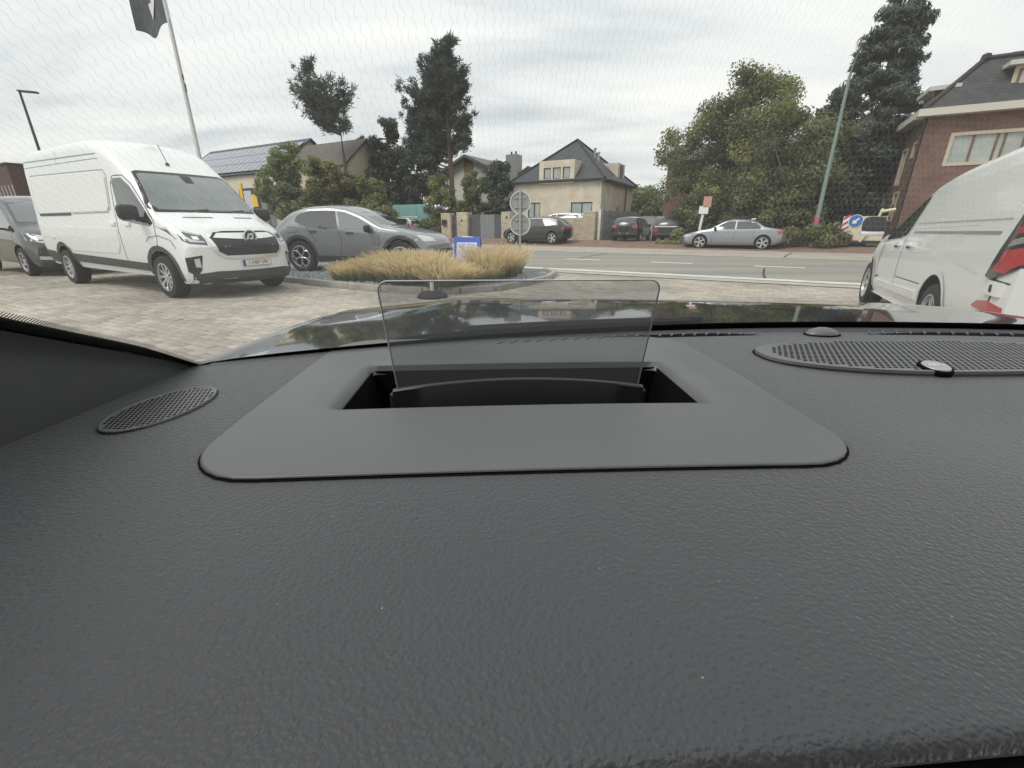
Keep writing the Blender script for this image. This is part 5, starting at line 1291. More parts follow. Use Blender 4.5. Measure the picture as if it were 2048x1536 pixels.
RT = 32.0
plant('leafy_tree', 'big broad leafy tree with yellowish shoots behind the silver saloon', 'tree', None,
      [(1480, 410, 115, 60, RT - 1.8, 60), (1560, 420, 70, 60, RT - 1.5, 30), (1500, 330, 140, 130, RT - .3, 110), (1500, 215, 78, 68, RT, 36), (1375, 385, 62, 60, RT - 1, 26), (1600, 270, 70, 55, RT, 26), (1410, 300, 70, 75, RT, 26), (1600, 370, 70, 80, RT - .5, 30), (1490, 440, 130, 40, RT - 1.5, 30), (1345, 300, 26, 34, RT + .5, 7), (1520, 165, 26, 22, RT, 6), (1655, 280, 35, 26, RT, 7)],
      [(1500, 470, RT), (1500, 400, RT), (1505, 300, RT), (1500, 200, RT)], g_leaf, 95000, .092, .7, 3, tr=.3, limbs=40, shoots=26, fill=.35)
plant('columnar_conifer', 'tall dark conifer with its top out of the photo, beside the red brick house', 'tree', None,
      [(1795, 30, 36, 70, 35, 24), (1775, 130, 48, 70, 35, 34), (1750, 220, 62, 70, 35, 40), (1735, 310, 70, 70, 35, 44), (1730, 400, 80, 60, 35, 44), (1805, -60, 26, 60, 35, 12), (1765, 330, 40, 120, 35, 34), (1825, 45, 24, 12, 35, 7), (1705, 175, 22, 10, 35, 6), (1835, 80, 14, 8, 35, 4), (1815, 150, 18, 10, 35, 5), (1690, 210, 26, 12, 35, 6), (1808, 215, 16, 10, 35, 5), (1755, 75, 16, 10, 35, 4)],
      [(1745, 470, 35), (1755, 300, 35), (1785, 100, 35), (1800, -80, 35)], g_con, 46000, .085, .5, 4, elong=2.0, fill=.3, limbs=20, tr=.28, tintvar=.18, flat=.55)
plant('dark_shrub_tree', 'dark rounded evergreen leaning against the tall conifer, behind the lamp post', 'tree', None,
      [(1675, 225, 30, 34, 34, 16), (1680, 330, 45, 80, 34, 34), (1665, 420, 60, 50, 33.5, 30), (1730, 440, 60, 40, 33.5, 24)], [(1685, 470, 34), (1680, 300, 34)], g_dark, 17000, .12, .6, 5, fill=.25, tr=.16)

# pines with clumped needles
def pine(name, label, trunk, lobes, r, m, per, ln, seed, tr, sparse, barkm, w_=.02, up=.5, tuft=.35):
    """trunk, real side branches, needle tufts along the outer half of each branch"""
    rng = np.random.default_rng(seed); tp = [D(px, py, r) for px, py in trunk]
    b0 = Vector((tp[0].x, tp[0].y, GZ(r) - .1)); o = empty(name, b0); tag(o, label, 'tree')
    pts = [Vector((0, 0, 0))] + [p - b0 for p in tp[1:]]
    mb = MB().tube(pts, [tr * (1 - .85 * i / (len(pts) - 1)) for i in range(len(pts))], 10); bm2 = MB(); T = []
    zs = np.array([p.z for p in pts]); xs = np.array([p.x for p in pts]); ys = np.array([p.y for p in pts])
    def on_trunk(z): return Vector((float(np.interp(z, zs, xs)), float(np.interp(z, zs, ys)), z))
    for (px, py, rpx, rpy, nb) in lobes:
        c = D(px, py, r) - b0; f = fdist(c + b0); rx, rz = rpx * f / 864, rpy * f / 864
        for _ in range(nb):
            d = rng.normal(size=3); d /= np.linalg.norm(d); q = rng.random() ** .4
            e = c + Vector((d[0] * rx * q, d[1] * rx * q, d[2] * rz * q))
            z0 = min(max(e.z - .35 * (e - on_trunk(e.z)).length + rng.normal(0, .2), zs[1] * .3), zs[-1]); s = on_trunk(z0)
            mid = s.lerp(e, .55) - Vector((0, 0, .05 * (e - s).length)); L_ = (e - s).length
            bm2.tube([s, mid, e], [.03 + .012 * L_, .025 + .006 * L_, .01], 5)
            dd = (e - mid).normalized(); tn = float(np.clip(rng.normal(.4, .15), 0, 1))
            n_ = max(4, int(L_ * 2.7)) if not sparse else max(2, int(L_ * 1.7))
            for k in range(n_):
                u = rng.uniform(.35 if not sparse else .5, 1.05); p = mid.lerp(e, (u - .5) * 2) if u > .5 else s.lerp(mid, u * 2)
                p = p + Vector(rng.normal(0, .12 + .05 * L_, 3).tolist())
                T.append((p.x, p.y, p.z, dd.x, dd.y, dd.z * .6 + .2, tuft, tn))
    mb.build('trunk', barkm, o, smooth=60); bm2.build('branches', barkm, o, kind='stuff')
    V, F, t = needles(T, per, ln, w_, rng, up); link_mesh('crown', np_mesh('crown', V, F, m, t), o)
    return o
pine('pine_tree', 'tall pine with a dense top and bare lower branches, left of the beige house', [(908, 430), (900, 300), (893, 200), (884, 84)],
     [(882, 105, 34, 26, 26), (885, 150, 50, 35, 44), (862, 195, 56, 32, 44), (918, 170, 26, 40, 18), (835, 228, 30, 18, 16), (870, 240, 55, 26, 26), (925, 235, 24, 40, 10), (850, 282, 50, 20, 18), (925, 285, 22, 24, 8), (835, 300, 40, 24, 14)], 38, g_pine, 44, .30, 11, .3, False, bark_red, w_=.085, tuft=.30)
pine('pine_tree', 'bare-trunked tree with a ragged one-sided dark crown, in front of the brown-roofed house', [(693, 400), (690, 330), (678, 240), (660, 200), (640, 165), (612, 115)],
     [(612, 135, 20, 26, 14), (630, 175, 44, 26, 26), (615, 190, 34, 20, 16), (650, 215, 50, 26, 30), (680, 190, 28, 30, 16), (690, 240, 14, 24, 8), (645, 240, 34, 18, 14)], 32, g_pine, 25, .36, 12, .2, True, bark, w_=.07, up=.2, tuft=.28)
GT = 'trees behind the gates'
plant('spruce_tree', 'dark spruce with a pointed top, left of the tall pine', 'tree', GT, [(775, 262, 14, 26, 37, 10), (775, 305, 34, 34, 37, 20), (780, 350, 55, 40, 37, 34), (785, 395, 62, 30, 37, 26), (735, 330, 22, 50, 37, 16)],
      [(778, 425, 37), (776, 330, 37), (775, 245, 37)], g_con, 17000, .14, .6, 13, elong=1.2, fill=.25, tr=.22, tintvar=.15)
plant('dark_evergreen', 'mass of dark evergreen below the tall pine, above the turquoise screen', 'tree', GT, [(830, 330, 45, 45, 36.5, 26), (835, 380, 55, 34, 36.5, 26), (800, 400, 40, 22, 36, 16), (870, 350, 30, 40, 37, 14)],
      [(835, 425, 36.5), (835, 340, 36.5)], g_dark, 14000, .14, .6, 14, fill=.2, tr=.18)
plant('round_bush', 'rounded green bush beside the left gate pillar', 'bush', GT, [(878, 405, 38, 38, 30.5, 26), (880, 375, 22, 20, 30.5, 9), (880, 450, 34, 26, 30.2, 16)], [(880, 470, 30.5), (880, 400, 30.5)], g_bush, 11000, .10, .45, 15, fill=.2, tr=.08)
plant('green_bush', 'fresh green bush between the pine trunk and the dark bush', 'bush', GT, [(945, 375, 26, 34, 34, 18), (935, 410, 30, 26, 34, 16)], [(945, 440, 34), (945, 380, 34)], g_fresh, 7000, .11, .45, 16, fill=.2, tr=.07)
plant('dark_bush', 'dense dark bush rising beside the beige house', 'bush', GT, [(995, 365, 36, 34, 33.5, 26), (995, 410, 38, 34, 33.5, 24), (1000, 335, 20, 16, 33.5, 8)], [(995, 440, 33.5), (995, 380, 33.5)], g_dark, 12000, .11, .5, 17, fill=.2, tr=.08)
GS = 'shrubs behind the grey crossover'
plant('tall_shrub', 'tallest pale green feathery shrub, beside the notice board', 'bush', GS, [(572, 320, 26, 30, 25, 20), (565, 370, 48, 44, 25, 40), (590, 405, 60, 26, 25, 26), (545, 400, 28, 26, 25, 12)], [(570, 430, 25), (570, 330, 25)], g_fresh, 14000, .13, .5, 21, elong=1.1, fill=.2, tr=.09)
plant('yellow_shrub', 'yellow green shrub between the tall shrub and the brown-roofed house', 'bush', GS, [(640, 350, 28, 34, 26, 20), (645, 395, 48, 30, 26, 28)], [(640, 430, 26), (640, 350, 26)], g_bush, 10000, .12, .5, 22, fill=.2, tr=.08)
plant('brown_shrub', 'brownish green shrub at the foot of the bare-trunked tree', 'bush', GS, [(690, 375, 34, 34, 26.5, 22), (695, 410, 50, 22, 26.5, 20)], [(690, 430, 26.5), (690, 380, 26.5)], leaf_mat('leaf_brown', (.075, .07, .042), (.18, .17, .09), (.26, .24, .12)), 9000, .12, .5, 23, fill=.2, tr=.08)
plant('olive_shrub', 'olive shrub over the roof of the grey crossover', 'bush', GS, [(745, 385, 32, 34, 27, 20), (750, 415, 36, 26, 26.5, 18)], [(745, 440, 27), (745, 390, 27)], g_bush, 8000, .12, .45, 24, fill=.2, tr=.07)
plant('low_shrub', 'low light green shrub behind the windscreen of the grey crossover', 'bush', GS, [(735, 430, 40, 20, 24, 16), (775, 428, 18, 14, 24, 8)], [(740, 450, 24), (740, 430, 24)], g_fresh, 6000, .11, .4, 25, fill=.2, tr=.05)
plant('garden_tree', 'pale green trees beyond the plank fence, right of the beige house', 'tree', None, [(1290, 400, 34, 26, 48, 20), (1310, 425, 40, 22, 48, 16)], [(1300, 450, 48), (1300, 410, 48)], g_fresh, 8000, .17, .8, 26, fill=.2, tr=.15)
GL = 'low planting along the far pavement'
plant('climbing_shrub', 'pale climbing shrub at the foot of the leafy tree, beside the leaning sign', 'bush', GL, [(1375, 440, 26, 34, 31, 18), (1362, 476, 14, 8, 28.5, 8), (1400, 465, 26, 18, 29, 10)], [(1370, 475, 30), (1370, 440, 30)], g_fresh, 8000, .11, .4, 27, fill=.2, tr=.05)
plant('low_hedge', 'low hedge between the silver saloon and the striped trailer', 'hedge', GL, [(1610, 472, 34, 16, 27.6, 18), (1655, 472, 30, 18, 27.6, 16), (1580, 478, 20, 12, 27.6, 8)], [(1620, 490, 27.6), (1620, 475, 27.6)], g_bush, 9000, .10, .35, 28, fill=.2, tr=.04)
plant('low_hedge', 'dark undergrowth hedge behind the silver saloon', 'hedge', GL, [(1480, 450, 100, 22, 28.8, 34), (1570, 440, 60, 26, 29.5, 22)], [(1500, 470, 28.8), (1500, 455, 28.8)], g_leaf, 11000, .11, .4, 29, fill=.2, tr=.04)
rng = np.random.default_rng(40); cl = []
for k in range(90):
    s = rng.uniform(-5.6, -2.8); r = rng.uniform(27.6, 28.4); cl.append((*tuple(RF(s, r, .2 + rng.random() * .08)), .2, .1, .6))
V, F, t = leaves(cl, 5000, .08, 1.2, rng); o = link_mesh('weeds', np_mesh('weeds', V, F, g_fresh, t)); tag(o, 'rough weeds growing in front of the brown car', 'weeds', kind='stuff')
# far belt of trees closing the view behind the houses
rng = np.random.default_rng(41); cl = []
for k in range(420):
    s = rng.uniform(-190, 90); r = rng.uniform(85, 110); h = rng.uniform(.5, 4.6) ** 1.0
    cl.append((*tuple(RF(s, r, h)), 2.2, 1.5, float(np.clip(rng.normal(.5, .18), 0, 1))))
V, F, t = leaves(cl, 26000, .5, .9, rng); o = link_mesh('treeline', np_mesh('treeline', V, F, g_bush, t)); tag(o, 'far belt of trees beyond the houses', 'trees', kind='stuff')

# ornamental grass on the island
gr_m = bpy.data.materials.new('dry_grass'); gr_m.use_nodes = True
def grass_mat():
    t = gr_m.node_tree; b = t.nodes['Principled BSDF']; a = t.nodes.new('ShaderNodeAttribute'); a.attribute_name = 'tint'
    r = t.nodes.new('ShaderNodeValToRGB'); e = r.color_ramp.elements
    e[0].position = 0; e[0].color = (.12, .145, .06, 1); e[1].position = 1; e[1].color = (.78, .66, .44, 1)
    k = e.new(.3); k.color = (.30, .29, .12, 1); k = e.new(.6); k.color = (.66, .53, .29, 1)
    t.links.new(a.outputs['Fac'], r.inputs[0]); t.links.new(r.outputs[0], b.inputs['Base Color']); b.inputs['Roughness'].default_value = .7
    tl = t.nodes.new('ShaderNodeBsdfTranslucent'); t.links.new(r.outputs[0], tl.inputs[0]); mx_ = t.nodes.new('ShaderNodeMixShader'); mx_.inputs[0].default_value = .5
    t.links.new(b.outputs[0], mx_.inputs[1]); t.links.new(tl.outputs[0], mx_.inputs[2]); t.links.new(mx_.outputs[0], t.nodes['Material Output'].inputs[0])
grass_mat()
rng = np.random.default_rng(50); gv, gf, gt = [], [], []
tufts = []
for k in range(64):
    for _ in range(30):
        s, r = rng.uniform(-8.7, -5.15), rng.uniform(6.72, 9.9)
        if r > 8.3 + (s + 8.75) * .7 or (s < -6.6 and r > 8.5): continue
        if inside(ISLE2, s, r): break
    tufts.append((s, r, rng.uniform(.82, 1.06) * float(np.interp(s / r, [-1.2, -1.137, -1.008, -.87, -.835, -.748, -.698, -.655, -.627, -.57, -.53], [.3, .36, .5, .6, .62, .36, .25, .36, .68, .66, .46])), rng.uniform(-.12, .12)))
for (s, r, h, tn) in tufts:
    for _ in range(460):
        a = rng.uniform(0, 6.283); ra = rng.random() ** .5 * .3; sp_ = rng.random() ** 1.0 * .62 * (h / .7)
        p0 = np.array(tuple(RF(s, r, .08))) + np.array([math.cos(a) * ra, math.sin(a) * ra, 0])
        a2 = a + rng.normal(0, .5); hh = h * rng.uniform(.55, 1.12); dr = np.array([math.cos(a2) * sp_, math.sin(a2) * sp_, 0])
        p1 = p0 + dr * .35 + np.array([0, 0, hh * .62]); p2 = p0 + dr * 1.0 + np.array([0, 0, hh])
        sd_ = np.array([-math.sin(a2 + .8), math.cos(a2 + .8), 0]); w0 = .0045
        tip = rng.random() < .3; w2 = .010 if tip else .0015
        b = len(gv); gv += [p0 - sd_ * w0, p0 + sd_ * w0, p1 + sd_ * w0, p1 - sd_ * w0, p2 + sd_ * w2, p2 - sd_ * w2]
        gf += [(b, b + 1, b + 2, b + 3), (b + 3, b + 2, b + 4, b + 5)]; v = tn + rng.normal(0, .1)
        gt += [max(0, v), max(0, v), .45 + v, .45 + v, min(1, .82 + v), min(1, .82 + v)]
go = link_mesh('ornamental_grass', np_mesh('ornamental_grass', gv, gf, gr_m, gt)); tag(go, 'dry tan and green ornamental grass filling the kerbed island', 'grass', kind='stuff')

# ================================================================== street furniture
galv = mat('galvanised', (.42, .43, .43), .45, metal=.6)
sign_back = mat('sign_back', (.36, .37, .36), .55, metal=.3); sign_rim = mat('sign_rim', (.62, .63, .60), .5)
p = D(1040, 449, 11.15); o = empty('traffic_sign', Vector((p.x, p.y, .07)), ROT + R(20)); tag(o, 'grey back of two round traffic signs on one post, above the grass', 'sign')
zA, zB = D(1040, 405, 11.15).z - .07, p.z - .07; zT = D(1040, 378, 11.15).z - .07
MB().tube([(0, 0, -.1), (0, 0, zT)], .032, 10).lathe([(.032, zT), (.001, zT + .02)], 10).build('post', galv, o, smooth=40)
for z_, q in ((zA, .29), (zB, .285)):
    Mx = Matrix.Translation((0, .05, z_)) @ Matrix.Rotation(R(90), 4, 'X')
    pl_ = MB().lathe([(.001, .0), (q - .03, 0), (q - .03, -.004), (.001, -.004)], 32, 0, Mx).build('sign_plate', sign_back, o)
    MB().lathe([(q - .03, .022), (q, .022), (q, -.012), (q - .03, -.012), (q - .03, .022)], 32, 0, Mx).build('rim', sign_rim, pl_)
    for dz in (-.12, .12): MB().box((0, .035, z_ + dz), (.34, .025, .035)).build('bracket', galv, o)
# blue pavement board
pL, pR = D(913, 473, 10.75), D(958, 473, 10.75); wd = (pR - pL).length; o = empty('pavement_board', Vector(((pL.x + pR.x) / 2, (pL.y + pR.y) / 2, .075)), ROT + R(14)); tag(o, 'blue and white pavement board standing behind the dry grass', 'sign')
blue = mat('board_blue', (.055, .13, .62), .45); bh = pL.z - .075
for sg in (-1, 1):
    Mx = Matrix.Rotation(R(11) * sg, 3, 'X'); c = Vector((0, sg * .11, bh / 2))
    b_ = MB().box(c, (wd, .025, bh), 0, Mx, .008).build('panel', blue, o)
    if sg < 0:
        MB().box(c + Mx @ Vector((0, -.0155, -.03)), (wd - .16, .004, bh - .24), 0, Mx).build('poster', mat('poster_white', (.72, .74, .80), .5), b_)
        for k, tx in enumerate(('WE ZIJN', 'OPEN')):
            Mt = Matrix.Translation(c) @ Mx.to_4x4() @ Matrix.Translation((0, -.0195, bh * .5 - .26 - k * .24)) @ Matrix.Rotation(R(90), 4, 'X')
            text_mesh('lettering', tx, .17, mat('letter_grey', (.30, .33, .42), .5), b_, Mt, .001, 1.0, .82)
MB().box((0, 0, bh - .01), (wd * .4, .12, .03), 0, None, .01).build('handle', white_paint, o)
# small white post with a black rubber foot at the kerb
o = empty('kerb_post', RF(-5.05, 6.16, 0)); tag(o, 'thin white post in a black rubber foot, in front of the grass island', 'post')
MB().lathe([(.27, 0), (.27, .04), (.2, .09), (.07, .12), (.001, .12)], 24).build('rubber_foot', tyre_rubber, o, smooth=40)
MB().tube([(0, 0, .1), (0, 0, .30)], .035, 10).build('post', mat('post_white', (.72, .70, .66), .5), o, smooth=40)
# right lamp post
green = mat('post_green', (.20, .27, .25), .5); rl = 27.4
b = D(1627, 470, rl); t1 = D(1711, 150, rl); o = empty('street_lamp', Vector((b.x, b.y, .2)), ROT); tag(o, 'grey green lamp post with a pink sticker, in front of the dark evergreens', 'street lamp')
hz = t1.z - .2
MB().tube([(0, 0, 0), (0, 0, 1.2), (0, 0, hz)], [.11, .1, .06], 12).build('pole', green, o, smooth=40)
MB().tube([(0, 0, hz), (.03, -.06, hz + .35), (.1, -.3, hz + .75), (.12, -.6, hz + .9)], .035, 8).build('arm', green, o, smooth=40)
MB().box((.13, -.85, hz + .92), (.16, .55, .09), 0, None, .035).build('lamp_head', galv, o)
MB().tube([(0, 0, D(1633, 446, rl).z - .2), (0, 0, D(1633, 434, rl).z - .2)], .105, 12).build('sticker', mat('pink_sticker', (.55, .10, .16), .5), o)
# left lamp post
dkm = mat('lamp_dark', (.05, .055, .06), .5); b = D(72, 281, 14); t1 = D(34, 184, 14)
o = empty('street_lamp', Vector((b.x, b.y, 0)), R(10)); tag(o, 'dark street lamp with a flat head, far behind the vans', 'street lamp'); hz = t1.z
MB().tube([(0, 0, 0), (0, 0, hz)], [.12, .07], 10).build('pole', dkm, o, smooth=40)
MB().box((.5, 0, hz - .02), (1.15, .3, .12), 0, Matrix.Rotation(R(3), 3, 'Y'), .04).build('lamp_head', dkm, o)
# flagpole and flag
b = D(398, 310, 7.6); o = empty('flagpole', Vector((b.x, b.y, .06))); tag(o, 'white flagpole rising behind the white high-roof van', 'flagpole')
wp = mat('pole_white', (.66, .66, .64), .4)
MB().tube([(0, 0, 0), (0, 0, 3), (0, 0, 8.4)], [.062, .056, .04], 14).build('pole', wp, o, smooth=40)
zf = D(325, 50, 7.6).z
MB().tube([(.05, -.03, 1.2), (.055, -.04, zf - 1.3), (.05, -.03, zf)], .006, 5).build('halyard', mat('rope', (.2, .2, .2), .8), o)
MB().box((.07, -.05, zf - 1.25), (.03, .03, .12), 0, None, .01).box((.09, -.06, zf - 1.5), (.025, .025, .2), 0, None, .01).build('rope_weight', black_plastic, o)
fo = empty('flag', Vector((b.x, b.y, zf))); tag(fo, 'dark grey flag with a white angular mark, hanging from the flagpole', 'flag')
dirf = (D(250, 10, 7.6) - D(325, 50, 7.6)); dirf.z = 0; dirf.normalize(); rows = []
for j in range(15):
    v = j / 14; row = []
    for i in range(25):
        u = i / 24; wv_ = math.sin(u * 7 + v * 3) * .09 * u + math.sin(u * 13 - v * 2) * .03 * u
        row.append(dirf * (.05 + 1.5 * u * (1 - .12 * v)) + Vector((-dirf.y, dirf.x, 0)) * wv_ + Vector((0, 0, v * 2.2 + .30 * u - .32 * math.sin(u * 2.2) * (1 - v) + .06 * math.sin(u * 9))))
    rows.append(row)
MB().grid(rows).build('cloth', mat('flag_cloth', (.065, .07, .08), .75, noise=.3, nscale=5), fo, smooth=60)
mk = []
for (u, v) in ((.18, .30), (.46, .20), (.56, .30), (.42, .34), (.62, .50), (.50, .56), (.30, .38), (.20, .42)):
    i, j = int(u * 24), int(v * 14); mk.append(rows[j][i] - Vector((-dirf.y, dirf.x, 0)) * -.012)
off_ = Vector((-dirf.y, dirf.x, 0)) * .016
mkm = MB(); mkf = [(0, 1, 3, 7), (1, 2, 3), (3, 4, 5, 6), (3, 6, 7)]
for sg in (-1, 1): mkm.add([p + off_ * sg for p in mk], mkf)
mkm.build('flag_mark', mat('flag_white', (.66, .67, .66), .7), fo)
# leaning no-parking sign behind the saloon
b = D(1394, 476, 27.4); t1 = D(1411, 406, 27.4); o = empty('parking_sign', Vector((b.x, b.y, .12))); tag(o, 'leaning white post with small red and white plates, behind the silver saloon', 'sign')
up_ = Vector(t1) - Vector(o.location)
MB().tube([(0, 0, 0), up_], .075, 8).build('post', white_paint, o)
ax = up_.normalized(); Mx = Matrix.Rotation(ROT, 3, 'Z')
MB().box(up_ * .84 - E2 * .1, (.48, .03, .4), 0, Mx, .01).build('lower_plate', white_paint, o)
MB().box(up_ * 1.02 - E2 * .1 + E1 * .1, (.42, .03, .55), 0, Mx, .01).build('upper_plate', mat('faded_red', (.52, .27, .23), .5), o)
# roadworks trailer
rt = 27.9; a = D(1688, 433, rt); c = D(1776, 433, rt); b2 = D(1684, 481, rt)
o = empty('roadworks_trailer', Vector((a.x, a.y, .15)), ROT); tag(o, 'cream roadworks trailer with red and white stripes and a blue arrow disc', 'trailer')
wd = (c - a).dot(E1); ht = a.z - .15; lb = b2.z - .15; creamp = mat('trailer_cream', (.66, .62, .46), .5)
MB().box((wd / 2, 0, (ht + lb) / 2), (wd, .12, ht - lb), 0, None, .015).build('panel', creamp, o)
MB().box((.14, -.065, (ht + lb) / 2), (.27, .012, ht - lb - .02)).build('stripe_ground', white_paint, o)
redm = mat('sign_red', (.45, .05, .05), .5)
n_ = 4
for k in range(n_):
    z = lb + .1 + k * (ht - lb) / n_; MB().prism([(.01, z), (.01, z + .12), (.27, z + .32), (.27, z + .2)], .006, 0, Matrix.Translation((0, -.072, 0)) @ Matrix.Rotation(R(90), 4, 'X')).build('red_stripe', redm, o)
for k in range(2):
    MB().prism([(wd - .28, ht - .02 - k * .3), (wd - .02, ht - .02 - k * .3), (wd - .28, ht - .3 - k * .3)], .006, 0, Matrix.Translation((0, -.066, 0)) @ Matrix.Rotation(R(90), 4, 'X')).build('red_stripe', redm, o)
dc = D(1711, 442, rt) - Vector((a.x, a.y, .15)); u_ = dc.dot(E1)
Mx = Matrix.Translation((u_, -.075, dc.z)) @ Matrix.Rotation(R(90), 4, 'X')
MB().lathe([(.001, .012), (.30, .012), (.30, 0)], 30, 0, Mx).build('disc_rim', white_paint, o)
dd_ = MB().lathe([(.001, .022), (.275, .022), (.275, .01)], 30, 0, Mx).build('arrow_disc', mat('arrow_blue', (.03, .17, .45), .45), o)
arr = [(-.04, .17), (.04, .17), (.04, -.02), (.12, -.02), (0, -.19), (-.12, -.02), (-.04, -.02)]
MB().prism(arr, .006, 0, Mx @ Matrix.Translation((0, 0, .022)) @ Matrix.Rotation(R(-42), 4, 'Z')).build('arrow', white_paint, o)
MB().box((wd / 2, .3, lb - .06), (wd, .9, .1)).build('chassis', black_plastic, o)
MB().box((wd / 2, .1, ht * .5), (wd * .9, .05, .08)).build('rear_rail', galv, o)
for k in (.4, .6): make_wheel(o, wd * k, .45, .2, .14, 'cap')
MB().tube([(.85, -.15, lb - .05), (1.3, -.12, ht * .8), (1.42, -.1, ht + .35)], .055, 8).build('stay', creamp, o, smooth=40)
MB().tube([(1.35, -.1, ht + .2), (1.9, -.1, ht + .3)], .07, 8).build('lamp_bar', creamp, o)
# ================================================================== our own car, seen from the driving seat
CX = 0.42
car = empty('parked_car', (CX, 0, 0)); tag(car, 'dark car we sit in: grey dashboard with a glass head-up display, black bonnet ahead', 'car', 'vehicles parked on the forecourt')
CL = Vector((CX, 0, 0))
def W(x, y, dz): return Vector((x - CX, y, EYE + dz))          # point given relative to the eye
def grain(name, col, scale, strength, rough, spec=.5, dust=0.0):
    m = bpy.data.materials.new(name); m.use_nodes = True; t = m.node_tree; b = t.nodes['Principled BSDF']
    c = t.nodes.new('ShaderNodeTexCoord'); mp_ = t.nodes.new('ShaderNodeMapping'); mp_.inputs['Scale'].default_value = (1, 1.15, 1); t.links.new(c.outputs['Object'], mp_.inputs[0])
    n0 = t.nodes.new('ShaderNodeTexNoise'); n0.inputs['Scale'].default_value = scale * .7; n0.inputs['Detail'].default_value = 2; t.links.new(mp_.outputs[0], n0.inputs['Vector'])
    ad = t.nodes.new('ShaderNodeMixRGB'); ad.inputs[0].default_value = .0016; ad.blend_type = 'ADD'
    t.links.new(mp_.outputs[0], ad.inputs[1]); t.links.new(n0.outputs['Color'], ad.inputs[2])
    v = t.nodes.new('ShaderNodeTexVoronoi'); v.feature = 'SMOOTH_F1'; v.inputs['Scale'].default_value = scale; v.inputs['Smoothness'].default_value = .35; t.links.new(ad.outputs[0], v.inputs['Vector'])
    v2 = t.nodes.new('ShaderNodeTexNoise'); v2.inputs['Scale'].default_value = scale * 1.1; v2.inputs['Detail'].default_value = 3; t.links.new(mp_.outputs[0], v2.inputs['Vector'])
    h = t.nodes.new('ShaderNodeMath'); h.operation = 'MULTIPLY_ADD'; h.inputs[1].default_value = -1.0; t.links.new(v.outputs['Distance'], h.inputs[0]); t.links.new(v2.outputs[0], h.inputs[2])
    bp = t.nodes.new('ShaderNodeBump'); bp.inputs['Strength'].default_value = strength; bp.inputs['Distance'].default_value = .0010; t.links.new(h.outputs[0], bp.inputs['Height']); t.links.new(bp.outputs[0], b.inputs['Normal'])
    b.inputs['Sheen Weight'].default_value = .32; b.inputs['Sheen Roughness'].default_value = .42; b.inputs['Base Color'].default_value = (*col, 1); b.inputs['Roughness'].default_value = rough; b.inputs['Specular IOR Level'].default_value = spec
    n = t.nodes.new('ShaderNodeTexNoise'); n.inputs['Scale'].default_value = 9; n.inputs['Detail'].default_value = 5; t.links.new(c.outputs['Object'], n.inputs['Vector'])
    r = t.nodes.new('ShaderNodeValToRGB'); r.color_ramp.elements[0].color = (*[x * .9 for x in col], 1); r.color_ramp.elements[1].color = (*[x * 1.1 for x in col], 1); t.links.new(n.outputs[0], r.inputs[0])
    last = r.outputs[0]
    if dust:
        vd = t.nodes.new('ShaderNodeTexVoronoi'); vd.inputs['Scale'].default_value = 140; vd.inputs['Randomness'].default_value = 1; t.links.new(c.outputs['Object'], vd.inputs['Vector'])
        lt = t.nodes.new('ShaderNodeMath'); lt.operation = 'LESS_THAN'; lt.inputs[1].default_value = .034; t.links.new(vd.outputs['Distance'], lt.inputs[0])
        sc_ = t.nodes.new('ShaderNodeSeparateColor'); t.links.new(vd.outputs['Color'], sc_.inputs[0]); gt_ = t.nodes.new('ShaderNodeMath'); gt_.operation = 'GREATER_THAN'; gt_.inputs[1].default_value = 1 - dust; t.links.new(sc_.outputs[0], gt_.inputs[0])
        mu = t.nodes.new('ShaderNodeMath'); mu.operation = 'MULTIPLY'; t.links.new(lt.outputs[0], mu.inputs[0]); t.links.new(gt_.outputs[0], mu.inputs[1])
        mx_ = t.nodes.new('ShaderNodeMixRGB'); t.links.new(mu.outputs[0], mx_.inputs[0]); t.links.new(r.outputs[0], mx_.inputs[1]); mx_.inputs[2].default_value = (.55, .54, .52, 1); last = mx_.outputs[0]
    t.links.new(last, b.inputs['Base Color'])
    MATS[name] = m; return m
dash_m = grain('dash_grain', (.050, .052, .058), 480, .66, .55, .5, .25)
bezel_m = mat('bezel_satin', (.095, .10, .101), .42, spec=.6, noise=.04, nscale=12)
deep_black = mat('recess_black', (.004, .004, .0045), .9, spec=.1)
def YW(x): return .547 - .30 * (x - CX) ** 2                     # foot of the windscreen
DZ = -.125
def dash_edge(x): return .0650 + .075 * (x - .034)
BZ = (.007, .322)                                                 # bezel centre
yaw = R(2.7)
def bz(x, y):                                                    # into bezel frame
    a, b = x - BZ[0], y - BZ[1]; return a * math.cos(yaw) + b * math.sin(yaw), -a * math.sin(yaw) + b * math.cos(yaw)
def bzi(a, b): return BZ[0] + a * math.cos(yaw) - b * math.sin(yaw), BZ[1] + a * math.sin(yaw) + b * math.cos(yaw)
HX, HY0, HY1 = .131, -.0405, .058                                 # opening in the bezel frame
def dash_z(x, y):
    z = 0.0
    e = y - dash_edge(x)
    if e < .005: z -= .005 - math.sqrt(max(0, .005 ** 2 - (.005 - max(e, 0)) ** 2))
    # gentle hollow to the right of the display and rise towards the glass
    z += .004 * math.exp(-((x - .02) / .25) ** 2 - ((y - .3) / .2) ** 2)
    z -= .006 * math.exp(-((x - .36) / .12) ** 2 - ((y - .27) / .07) ** 2)
    ex = (x + .30)
    return DZ + z
mb = MB(); xs = np.linspace(-.305, 1.145, 150); rows = []
for v in np.linspace(0, 1, 90):
    row = []
    for x in xs:
        y0, y1 = dash_edge(x), YW(x) + .012; y = y0 + (y1 - y0) * (v ** 1.3); row.append(W(x, y, dash_z(x, y)))
    rows.append(row)
low = [W(x, dash_edge(x) + .05, DZ - .12) for x in xs]
mb.grid([low] + rows)
